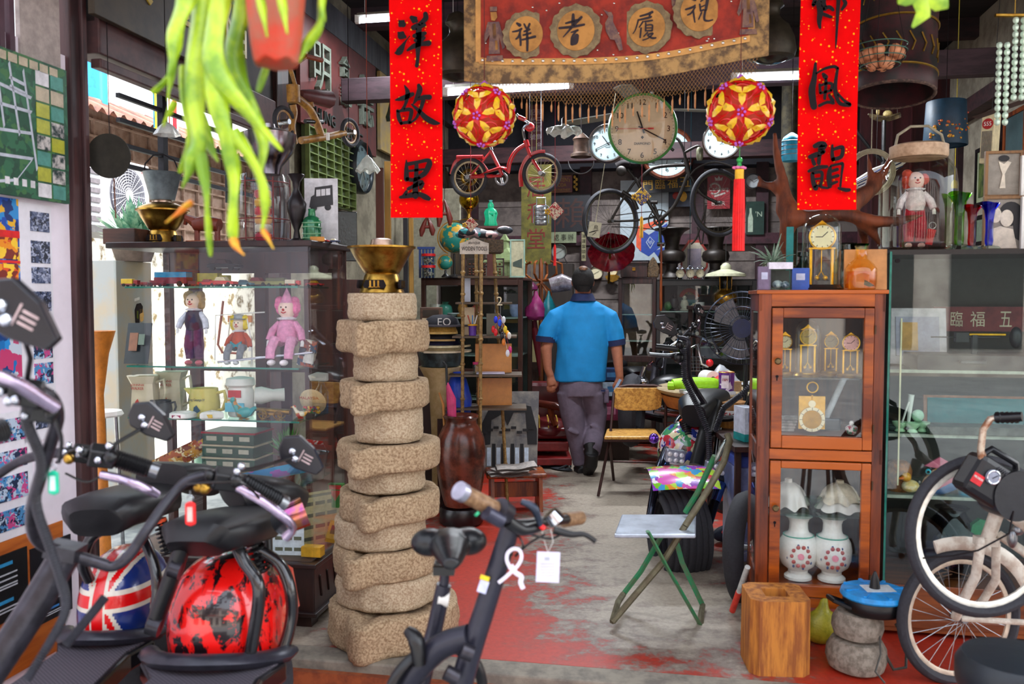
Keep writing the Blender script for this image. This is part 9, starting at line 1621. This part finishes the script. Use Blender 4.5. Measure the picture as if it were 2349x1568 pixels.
def tuk(b,w,h,y): b.m=1; b.prism([(-.36*w,.3*h),(-.3*w,.55*h),(-.2*w,.6*h),(-.18*w,.78*h),(.34*w,.84*h),(.36*w,.36*h),(-.3*w,.28*h)],y,y-.002); b.m=0; b.prism([(-.14*w,.56*h),(.28*w,.6*h),(.28*w,.76*h),(-.14*w,.72*h)],y-.002,y-.003); b.m=1; b.box(.0,y-.003,.66*h,.02*w,.001,.2*h); b.box(.14*w,y-.003,.66*h,.02*w,.001,.2*h); b.ball((-.22*w,y,.28*h),.08*h,(1,.1,1),10); b.ball((.2*w,y,.3*h),.08*h,(1,.1,1),10)
for i,(x0,x1,y0,y1,Y,c,lb) in enumerate(((862,880,385,600,6.6,'#4c2010','dark brown plank with a rounded slot leaning left of the couplet'),(882,896,370,600,6.7,'#8c6420','gilt-edged frame leaning beside the brown plank'),(925,935,500,640,6.7,'#14141c','black frame edge leaning under the left couplet'),(938,948,500,640,6.7,'#9c7430','gilt frame edge under the left couplet'))):
 a=P((x0+x1)/2,y0,Y); w=(x1-x0)*Y/2000; b=MB();b.box(0,0,a.z/2,w,.03,a.z); o=b.build('leaning_plank',M(c,.5,k='wood'),loc=S((x0+x1)/2,Y,0),bev=.003); o.location.x=a.x; tag(o,lb,'frame')
t=T('television','flat black television on a dark stand behind the brass hotpot','television',P(772,640,5.3),0); w=.26; t.rotation_euler=(0,0,.55); b=MB();b.box(0,0,.26,w,.03,.3); b.build('screen',M('#0c0e14',.15,n='black_screen'),t,bev=.004); b=MB();b.box(0,0,.055,.05,.03,.12); b.build('foot',BLK,t);
b=MB(); z=t.location.z; b.box(0,0,z/2-.002,.4,.36,z-.004); o=b.build('low_cabinet',M('#4c2418',.5,k='wood',h2='#34180f',s=12),loc=S(775,5.35,0),rz=.2,bev=.004); o.location.x=t.location.x; tag(o,'brown cabinet under the television, behind the millstone pillar','cabinet')
# ================= on top of the left display case
ZL=ZT+.001
def LC(px,dv): return RV(px,V0+dv,ZL)
s4=3.8/2000
hp=hotpot('hotpot','tall lidded brass hotpot on top of the glass display case, under a bucket',LC(375,.22),.118,BRS)
for q in kids(hp):
 if q.name.startswith('chimney'): q.scale=(1,1,1.25)
b=MB(); b.lathe([(.95*.118,1.35*.118),(.9*.118,1.45*.118),(.5*.118,1.62*.118),(.34*.118,1.65*.118)],n=36,close=False); b.build('dome_lid',BRS,hp)
b=MB(); b.box(0,0,.035,.16,.12,.07); o=b.build('wooden_brick',M('#4c2c20',.7,k='woodx',h2='#2c1a14',s=20),loc=LC(291,.15),rz=-TH,bev=.004); tag(o,'dark wooden block on the left end of the display case','block')
t=T('wooden_animal','small reddish carved wooden animal on a plank between the hotpot and caged jar','carving',LC(476,.2)); b=MB();b.box(0,0,.008,.17,.08,.016); b.build('plank',MW,t); b=MB();b.tube([(-.06,0,.09),(.0,0,.095),(.06,0,.085)],[.03,.036,.03],12)
for x in (-.05,.05): b.tube([(x,0,.08),(x,0,.016)],.013,8)
b.tube([(-.06,0,.1),(-.1,0,.12),(-.11,0,.09)],[.026,.02,.008],8); b.build('animal',M('#6c2c1c',.4),t)
t=T('caged_candle_jar','clear jar in a maroon wire cage holding a striped stack of cups','jar',LC(605,.2)); k=s4; MB().lathe([(r*k,z*k) for r,z in [(56,4),(60,10),(60,130),(54,150),(50,160)]],n=36,close=False).build('glass',M('#eef2f4',.02,k='glass'),t)
wc_=M('#6c2424',.5);
for z in (10,55,140): b=MB(); b.ring((0,0,z*k),62*k,.0028,n=40,k=5); b.build('cage_ring',wc_,t)
for i in range(6): a=i*PI/3+.3; b=MB();b.tube([(62*k*cos(a),62*k*sin(a),0),(62*k*cos(a),62*k*sin(a),150*k)],.0028,5); b.build('cage_wire',wc_,t)
for i,c in enumerate(('#c83c50','#d8c8b0','#e0942c','#c8283c','#d8a030','#c04858')): b=MB(); b.lathe([(16*k,(6+i*20)*k),(20*k,(10+i*20)*k),(20*k,(22+i*20)*k),(14*k,(26+i*20)*k)],n=20); b.build('cup',M(c,.4),t)
b=MB(); b.ball((0,0,132*k),12*k); b.build('knob',M('#c83c50',.4),t)
t=T('steel_bowl','large shiny steel cooking bowl with a lid, set on the caged jar','bowl',LC(620,.22)+Vector((0,0,162*s4)),-TH); MB().lathe([(r*k,z*k) for r,z in [(26,0),(30,20),(42,34),(56,52),(62,74),(64,94),(62,94),(58,76),(40,44),(0,36)]],n=40).build('bowl',M('#8c848c',.2,1,n='pan_steel'),t); MB().lathe([(r*k,z*k) for r,z in [(62,95),(40,104),(16,108),(14,118),(0,120)]],n=36).build('lid',M('#a8a0a4',.3,1),t)
LT('dark_vase','slender black metal vase with a flared fluted mouth on the display case','vase',LC(681,.2),[(r*k,z*k) for r,z in [(26,0),(22,5),(9,12),(6,30),(14,50),(22,75),(23,92),(14,108),(7,124),(9,142),(20,158),(18,160),(6,145),(3,120)]],M('#221c1e',.35,.4,n='black_bronze'),n=32)
t=T('green_bottle_stack','green glass bottle wrapped in ribs beside the dark vase','bottle',LC(716,.22)); MB().lathe([(20*k,0),(21*k,5*k),(21*k,52*k),(16*k,60*k),(9*k,64*k),(8*k,76*k),(9*k,80*k),(0,80*k)],n=24).build('glass',M('#1c5c3c',.05,.2,h2='#2c7c50',n='green_glass'),t)
for i in range(4): b=MB(); b.ring((0,0,(10+13*i)*k),22*k,.003,(0,.1*(-1)**i,1),24,5); b.build('rib',M('#7cac84',.3),t)
for i,(px,c,c2,lb) in enumerate(((742,'#c82c30','#d8b040','tiny red and yellow toy car at the right end of the display case top'),(766,'#303c5c','#d8d0b0','tiny navy toy car at the right end of the display case top'))):
 q=toy(px,.16+.04*i,ZL,.055,c,c2,lb,'car'); q['group']='tiny toy cars on top of the case'
b=MB(); b.box(0,0,.01,.06,.05,.02); o=b.build('match_box',M('#b87c30',.6),loc=LC(728,.1),rz=.2,bev=.002); tag(o,'small orange-brown matchbox at the front right of the display case top','matchbox')
p=LC(738,.32); b=MB();w=.15; h=.30; b.box(0,0,h/2,w,.004,h); b.v=[v for v in b.v]; n0=len(b.v); tuk(b,w,h*.62,-.003); b.v=b.v[:n0]+[v+Vector((0,0,h*.38)) for v in b.v[n0:]]; o=b.build('vehicle_print',[M('#c8c8cc',.4),M('#2c2c30',.6)],loc=p,rz=.05); tag(o,'white card with a black print of a small open bus, standing by the dark vase','print')
# ================= hanging staghorn fern in front
lf=M('#a8c420',.4,k='leaf',a=.25,s=14,h2='#6c9414',t=0,n='fern_green'); lt_=M('#e07820',.6,h2='#c8a020',s=30,n='withered_tip')
t=T('staghorn_fern','bright green staghorn fern hanging in a terracotta pot at the upper left','plant',P(600,60,1.5),0); k=1.5/2000
b=MB(); b.lathe([(r*k,z*k) for r,z in [(44,-84),(50,-80),(56,-40),(62,20),(70,120),(76,160),(70,160),(54,-20),(40,-70),(0,-60)]],c=(32*k,0,0),n=28,fn=lambda r,z,a:(r,z+.004*sin(6*a)*(z<-.04))); b.build('pot',M('#b83012',.6,h2='#985038',s=14,b=.5,n='terracotta'),t)
b=MB(); b.tube([(32*k,0,150*k),(20*k,.0,1.2)],.002,4); b.tube([(100*k,0,150*k),(20*k,0,1.2)],.0015,4); b.tube([(-36*k,0,150*k),(20*k,0,1.2)],.0015,4)
zt=t.location.z; b.v=[Vector((v.x,v.y,min(v.z,3.5-zt))) for v in b.v]; b.build('hanger',INK,t)
LV=[[(440,-60,36,0),(425,0,42,.0),(402,60,34,-.02),(396,120,22,-.03),(384,175,12,-.03),(346,213,3,-.02)],[(396,130,14,-.03),(388,190,10,-.03),(386,232,3,-.03)],
[(480,-60,30,.02),(462,0,40,.02),(448,110,40,0),(446,240,36,-.03),(452,330,34,-.04),(436,375,26,-.04),(418,432,3,-.03)],[(456,350,26,-.04),(470,430,16,-.04),(474,500,14,-.03),(481,588,3,-.02)],
[(520,-60,30,0),(500,20,42,-.02),(486,130,46,-.05),(520,200,36,-.06),(575,265,24,-.06),(646,346,3,-.05)],[(490,150,44,-.05),(500,250,40,-.06),(520,330,32,-.06),(535,400,24,-.05),(532,480,22,-.05),(532,545,16,-.04)],[(530,300,30,-.06),(566,350,22,-.05),(600,420,20,-.04),(606,480,14,-.03),(600,525,9,-.02)],
[(570,-60,30,.03),(556,20,40,.03),(536,100,40,.02),(548,180,32,.01),(578,250,26,0),(602,330,20,0),(592,400,16,0)],[(740,-60,10,.02),(736,10,16,.02),(730,60,20,.02),(700,105,18,.02),(686,142,4,.02)],[(736,10,12,.02),(744,50,3,.02)],[(585,-60,12,-.1),(600,20,16,-.11),(612,85,4,-.11)],[(635,-60,14,-.11),(648,20,16,-.12),(658,78,4,-.12)],[(600,-40,10,.05),(640,60,12,.05),(610,150,16,.05),(590,210,6,.04)],
[(400,230,12,-.02),(384,262,8,-.02),(374,290,3,-.01)],[(455,260,26,.03),(478,330,24,.03),(500,372,4,.03)],[(420,150,20,.02),(425,250,18,.02),(432,330,16,.02),(410,396,3,.02)]]
TP=[[(532,545,15,-.04),(540,565,14,-.04),(560,586,3,-.04)],[(600,525,9,-.02),(612,545,10,-.02),(627,571,3,-.02)],[(440,460,9,-.03),(410,485,10,-.03),(380,510,5,-.02)]]
def leafs(L_,m,nm):
 for q in L_:
  b=MB(); pts=[P(x,y,1.5+d) for x,y,w,d in q]; ww=[w*k*.56 for x,y,w,d in q]
  PP=[];WW=[]
  for i in range(len(pts)-1):
   p0=pts[max(i-1,0)];p1=pts[i];p2=pts[i+1];p3=pts[min(i+2,len(pts)-1)]
   for j in range(6):
    u=j/6; PP.append(.5*(2*p1+(p2-p0)*u+(2*p0-5*p1+4*p2-p3)*u*u+(3*p1-p0-3*p2+p3)*u**3)); WW.append(ww[i]*(1-u)+ww[i+1]*u)
  PP.append(pts[-1]); WW.append(ww[-1])
  vs=[];fs=[];n=len(PP)
  for i,p in enumerate(PP):
   d=(PP[min(i+1,n-1)]-PP[max(i-1,0)]).normalized(); e=d.cross(Vector((0,1,0))); e=e.normalized() if e.length>1e-4 else Vector((1,0,0))
   for s_,dy in ((-1,.004),(-.5,-.002),(0,-.005),(.5,-.002),(1,.004)): vs.append(p+e*s_*WW[i]+Vector((0,dy+.006*sin(i*.5)*s_,0)))
   for s_ in (1,.5,0,-.5,-1): vs.append(p+e*s_*WW[i]+Vector((0,{1:.005,.5:.0005,0:-.002}[abs(s_)]+.006*sin(i*.5)*s_,0)))
  for i in range(n-1):
   for j in range(10): fs.append((i*10+j,i*10+(j+1)%10,(i+1)*10+(j+1)%10,(i+1)*10+j))
  b.add(vs,fs,True); b.build(nm,m,t,world=True,ms=0)
leafs(LV,lf,'frond'); leafs(TP,lt_,'withered_frond')
t=T('green_creeper','small green leafy tip hanging in at the top right','plant',P(2110,-60,1.9),0); k=1.9/2000
for q in ([(0,0),(4,-60),(10,-90),(-14,-118)],[(10,-50),(40,-62),(64,-60)],[(0,-50),(-30,-50),(-48,-50)]): b=MB(); b.tube([(x*k,0,z*k) for x,z in q],[.012,.02,.016,.003][:len(q)],8,flat=.25,up=(0,1,0)); b.build('leaf',lf,t)
b=MB(); b.tube([(0,0,0),(0,0,3.5-t.location.z)],.004,5); b.build('vine',lf,t)
# ================= posters on the board wall at the left
def wallp(name,label,cat,px0,px1,py0,py1,mats,fn=None,th=.006,d=.003,group=None,ref=None):
 a=RUP(px0,py1,UL+d); c=RUP(px1,py1,UL+d); e=RUP(px1,py0,UL+d); w=(Vector((a.x,a.y))-Vector((c.x,c.y))).length; h=e.z-c.z
 b=MB(); b.box(0,0,h/2,w,th,h)
 if fn: fn(b,w,h,-th/2)
 o=b.build(name,mats,loc=Vector(((a.x+c.x)/2,(a.y+c.y)/2,c.z)),rz=-TH+PI/2); return tag(o,label,cat,group)
def mapf(b,w,h,y):
 b.m=1; S_=lambda x0,z0,x1,z1,t_=.012:b.prism([((x0-.5)*w+dx,z0*h+dz) for dx,dz in ((0,0),)]+[((x1-.5)*w,z1*h),((x1-.5)*w+t_*.6,z1*h+t_),((x0-.5)*w+t_*.6,z0*h+t_)],y,y-.0015)
 for q in ((.0,.77,.62,.70),(0,.60,.62,.60),(0,.40,.62,.45),(0,.24,.62,.27),(.62,.27,.46,.10),(.46,.1,.0,.0+.02),(.15,.85,.22,.42),(.42,.9,.5,.42),(.55,.88,.66,.2),(.30,.88,.36,.45),(.42,.80,.56,.78),(.42,.74,.56,.72)): S_(*q)
 cs=[2,3,4,5,6]; rr=random.Random(6)
 for i in range(2):
  for j in range(8): b.m=rr.choice(cs); b.box((.74+.15*i-.5)*w,y-.001,(.07+.115*j)*h,.13*w,.002,.1*h)
 b.m=3
 for i in range(9): b.box((.06+.1*i-.5)*w,y-.001,.95*h,.08*w,.002,.06*h)
 for i in range(4): b.m=6; b.box((.38+.08*i-.5)*w,y-.001,.1*h,.04*w,.002,.05*h)
mp_=multi(['#1c4c34','#24583c','#1c4430','#3c6c3c','#2c6444'],30,.6,n='aerial_green')
wallp('street_map','large green street map board with a column of small pictures, at the upper left','map',-90,155,165,468,[mp_,M('#b8bcc8',.6),M('#a8a82c',.5),M('#b8a890',.6),M('#ccc4c0',.6,h2='#1c3030',s=30),M('#4c8c80',.6),M('#d8d4d8',.6)],mapf,d=.035,th=.02)
wallp('bright_poster','blue, red and orange poster at the left edge below the street map','poster',-60,46,458,660,[multi(['#1448a8','#2c8cd0','#0c2c6c','#e8b020'],26,.5),M('#d81818',.5),multi(['#f09010','#e05010','#f8c830','#7c2010'],30,.5)],lambda b,w,h,y:(setattr(b,'m',1),b.box(0,y-.001,.60*h,w,.002,.08*h),b.box(0,y-.001,.29*h,w,.002,.03*h),setattr(b,'m',2),b.box(0,y-.001,.44*h,w*.9,.002,.24*h),b.box(0,y-.001,.14*h,w*.9,.002,.25*h)))
wallp('blue_poster','blue poster with a carrier bag picture partly behind the nearest mirror','poster',-60,50,700,870,[multi(['#1470b8','#2890d8','#c8d0e0','#0c3c7c','#c83c70'],22,.5)])
pb_=[multi(['#242838','#6c7490','#aab0c8','#3c4868'],60,.5,n='mono_photo'),multi(['#1c2c4c','#4c8cc0','#b8c8dc','#c84888'],50,.5,n='tinted_photo')]
def strip(name,label,px0,px1,ys,mi_,x0,x1,y0,y1):
 a=RUP(px0,y1,UL+.004); c=RUP(px1,y1,UL+.004); e=RUP(px1,y0,UL+.004); w=(a-c).to_2d().length; h=e.z-c.z
 t=T(name,label,'photo sheet',Vector(((a.x+c.x)/2,(a.y+c.y)/2,c.z)),-TH+PI/2); b=MB();b.box(0,0,h/2,w,.003,h); b.build('sheet',M('#e8e4ec',.6,a=.04,n='white_sheet'),t)
 for i,(ya,yb) in enumerate(ys):
  za=(yb-y0)/(y1-y0); zb=(ya-y0)/(y1-y0); b=MB();b.box((x0+x1)/2*w,-.003,h*(1-(za+zb)/2),(x1-x0)*w,.003,h*(za-zb)); b.build('photograph',pb_[mi_(i)],t)
strip('photo_sheet','long white sheet with a column of small blue-grey photographs on the board wall',55,130,[(492,535),(556,605),(614,650),(668,712),(726,752),(760,818),(828,876),(892,935),(950,975)],lambda i:int(i in(5,6)),-.15,.42,475,1000)
strip('photo_sheet','white sheet with four larger blue photographs low on the board wall',-60,78,[(950,1000),(1020,1060),(1075,1130),(1150,1195)],lambda i:1,-.45,.40,935,1215)
wallp('orange_board','orange-brown wooden board low on the poster wall','board',-40,150,1190,1480,[M('#c86c28',.5,k='woodx',h2='#a04c18',s=12)],d=.007)
def fly(b,w,h,y):
 b.m=1
 for z in (.85,.3): b.box(-.1*w,y-.001,z*h,.5*w,.002,.05*h)
 b.m=2
 for z in (.7,.62,.54,.5,.15,.2): b.box(-.05*w,y-.001,z*h,.6*w,.002,.02*h)
wallp('black_flyer','black flyer with blue headings on the orange board','flyer',-40,65,1250,1400,[M('#101014',.4),M('#2c8cc0',.5),M('#b8b8c0',.5)],fly,d=.012); wallp('black_flyer','black flyer with a white and blue picture right of the other flyer','flyer',72,165,1222,1395,[M('#14141c',.4),M('#3c7cc0',.5),M('#c8ccd4',.5)],lambda b,w,h,y:(setattr(b,'m',2),b.ball((.1*w,y,.72*h),.14*h,(1,.03,.8),10),setattr(b,'m',1),b.box(-.3*w,y-.001,.5*h,.2*w,.002,.2*h),fly(b,w,h*.5,y)),d=.012)
# ================= above and in the side opening
def ysign(t,w,h,y):
 for c,x in (('金',.1),('福',.42),('安',-.28)): b=MB(); b.text(c,(x*w,y,.5*h),.5*h,.22*w,.006); b.build('character',M('#a88c1c',.5),t)
lboard('dark_name_board','dark brown name board with worn yellow characters above the side opening','sign',225,560,120,.62,[M('#2c2218',.6,h2='#3c3020',s=6,n='dark_board')],ysign,d=.1)
def hang(name,label,cat,px,py,Y): return T(name,label,cat,P(px,py,Y),0)
t=hang('wok_lid','dark round metal disc hanging in the side opening in front of the white machine','disc',252,358,3.75); k=3.75/2000; X=Matrix.Rotation(.25,4,'Y')@Matrix.Rotation(-PI/2+.1,4,'X')@Matrix.Rotation(.0,4,'Z'); b=MB(X); b.lathe([(0,.004),(40*k,.002),(50*k,-.006),(50*k,-.01),(0,-.004)],n=40); b.build('disc',M('#2a261e',.6,.3,a=.3,n='dark_iron'),t);b=MB();b.tube([(0,0,50*k),(0,0,.9)],.002,4); b.v=[Vector((v.x,v.y,min(v.z,2.75-t.location.z))) for v in b.v]; b.build('wire',INK,t); b=MB();b.tube([(8*k,0,-50*k),(10*k,0,-140*k)],.003,5); b.build('chain',M('#6c3c24',.6),t)
hz=ZL+.118*1.66*1.0+.015; t=T('galvanised_bucket','grey galvanised bucket with a wire handle standing on the tall hotpot','bucket',Vector((LC(375,.22).x,LC(375,.22).y,ZL+.205)),0); k=s4; MB().lathe([(r*k,z*k) for r,z in [(28,0),(44,64),(46,66),(43,64),(27,3),(0,3)]],n=32).build('pail',M('#5c6468',.5,.5,a=.25,n='galvanised'),t);b=MB();b.tube([(-44*k,0,62*k),(-40*k,0,88*k),(-20*k,0,108*k),(4*k,0,110*k),(30*k,0,96*k),(44*k,0,62*k)],.0035,6); b.build('handle',INK,t)
t=pend('white tulip glass lamp hanging above the galvanised bucket',383,309,3.85,[(28,-1),(24,6),(16,18),(10,24),(4,28)],M('#b8b8b4',.3,t=.2,n='milk_glass3'),n=40,fn=lambda r,z,a:(r*(1+.08*sin(6*a)*(r>.03)),z))
a=RUP(205,545,-4.9); c=RUP(345,545,-4.9); w=(a-c).to_2d().length; t=T('air_conditioner','white outdoor air conditioner unit with a round fan grille, across the alley','air conditioner',Vector(((a.x+c.x)/2,(a.y+c.y)/2,c.z+.05)),-TH+PI/2); h=.62; wh=M('#e8ecf4',.5,a=.04,n='ac_white')
b=MB(); b.box(0,.15,h/2,w,.3,h); b.build('casing',wh,t,bev=.01); b=MB();b.box(0,.2,-.03,w+.2,.5,.06); b.build('bracket',M('#5c5c60',.6),t)
b=MB()
for r_ in [.04+.025*i for i in range(9)]: b.ring((.12*w,-.012,.5*h),r_,.004,(0,1,0),32,4)
for i in range(24): q=i*PI/12; b.tube([(.12*w+.04*cos(q),-.012,.5*h+.04*sin(q)),(.12*w+.25*cos(q),-.012,.5*h+.25*sin(q))],.003,3)
b.build('fan_grille',M('#b8bcc8',.4),t);b=MB();b.cyl((.12*w,-.005,.5*h),(.12*w,0.01,.5*h),.26,n=32); b.build('fan_opening',M('#5c5c68',.6),t);b=MB();b.cyl((.12*w,-.02,.5*h),(.12*w,-.01,.5*h),.05,n=20); b.build('fan_hub',WHT,t)
b=MB()
for i in range(7): b.box(-.4*w,-.004,(.1+.13*i)*h,.14*w,.01,.07*h)
b.build('side_louvres',M('#6c6870',.6),t);b=MB();b.text('ACSON',(.42*w,-.004,.88*h),.05*h*1.3,.14*w); b.build('lettering',M('#c82c1c',.5),t)
def alley(px,py,u): return RUP(px,py,u)
t=T('cone_planter','orange tapering planter standing in the alley beside the post','planter',RUP(229,905,-3.0)); p=t.location; zz=p.z; t.location.z=0; MB().lathe([(.05,0),(.04,.02),(.02,zz),(.05,zz+.22),(.085,zz+.34),(.08,zz+.34),(0,zz+.3)],n=24).build('planter',M('#b86c1c',.5),t)
t=T('alley_stool','small white stool standing in the alley behind the post','stool',RUP(235,950,-3.1)); zz=t.location.z; t.location.z=0; MB().lathe([(.1,zz-.01),(.11,zz),(.1,zz+.02),(0,zz+.02)],n=24).build('seat',WHT,t)
for i in range(3): a=i*2.1; b=MB();b.tube([(.08*cos(a),.08*sin(a),zz),(.11*cos(a),.11*sin(a),0)],.01,6); b.build('leg',STL,t)
a=RUP(272,860,-3.3); c=RUP(352,860,-3.3); w=(a-c).to_2d().length; t=T('metal_door','pale grey metal cupboard with a profile-head sticker, seen through the left case','cupboard',Vector(((a.x+c.x)/2,(a.y+c.y)/2,-.1)),-TH+PI/2); zt_=RUP(312,600,-3.3).z; b=MB();b.box(0,.1,(zt_+.1)/2,w,.2,zt_+.1); b.build('door',M('#a8aca8',.5,h2='#b4a890',s=5,n='pale_metal'),t,bev=.004)
zs_=RUP(330,720,-3.3).z+.1; b=MB();k=.0027; q=lambda L_:b.prism([(.12*w+x*k,zs_-z*k) for x,z in L_],-.001,-.004)
b.m=0; q([(-16,28),(-18,-10),(-10,-24),(4,-26),(12,-18),(10,-4),(-2,0),(-2,20),(-10,28)]); b.m=1; q([(0,-12),(12,-12),(16,4),(13,8),(14,14),(6,18),(0,14)]); b.m=2; q([(-12,-8),(-6,-8),(-6,12),(-12,8)]); b.m=3; q([(-18,-36),(0,-40),(0,-34),(-18,-30)]); b.build('sticker',[INK,M('#e0b060',.5),M('#a8c020',.5),WHT],t)
t=T('potted_bush','leafy grey-green bush on top of the pale cupboard in the alley','plant',Vector((t.location.x,t.location.y,zt_)),0); MB().lathe([(.1,0),(.14,.12),(0,.12)],n=16).build('pot',M('#6c5c50',.8),t);b=MB();rr=random.Random(15)
for i in range(160):
 a=rr.uniform(0,6.28); e=rr.uniform(-.1,1.5); l=rr.uniform(.12,.3); d=Vector((cos(a)*cos(e),sin(a)*cos(e),sin(e))); o_=Vector((0,0,.12)); n_=d.cross(Vector((0,0,1))).normalized()*.02; b.add([o_+d*l*.3,o_+d*l*.7+n_,o_+d*l,o_+d*l*.7-n_],[(0,1,2,3)])
b.build('foliage',M('#4c8c70',.5,h2='#9cc0a0',s=20),t,kind='stuff')
for px,py,cols,lb,w_ in ((400,250,['#c8142c','#e8e4e8'],'small red and white striped flag hung high in the alley',.22),(364,250,['#20a8d8','#e0c820'],'small blue and yellow flag hung high in the alley',.18),(222,175,['#1890e0','#1890e0'],'bright blue cloth strip under the alley roof',.4)):
 p=RUP(px,py,-4.3); t=T('hanging_flag',lb,'flag',p,-TH+PI/2+.2,);
 for i in range(6):
  b=MB(); b.grid(lambda u,v:(-w_/2+w_*(i+u)/6,.02*sin((i+u)*1.5),-.17+.34*v),2,2); b.grid(lambda u,v:(-w_/2+w_*(i+1-u)/6,.02*sin((i+1-u)*1.5)+.003,-.17+.34*v),2,2); b.build('stripe',M(cols[i%2],.7),t)
 b=MB(); b.tube([(-w_/2,0,.17),(w_/2,0,.17)],.006,5); b.tube([(0,0,.17),(0,0,1.1)],.003,4); b.build('pole',WHT,t)
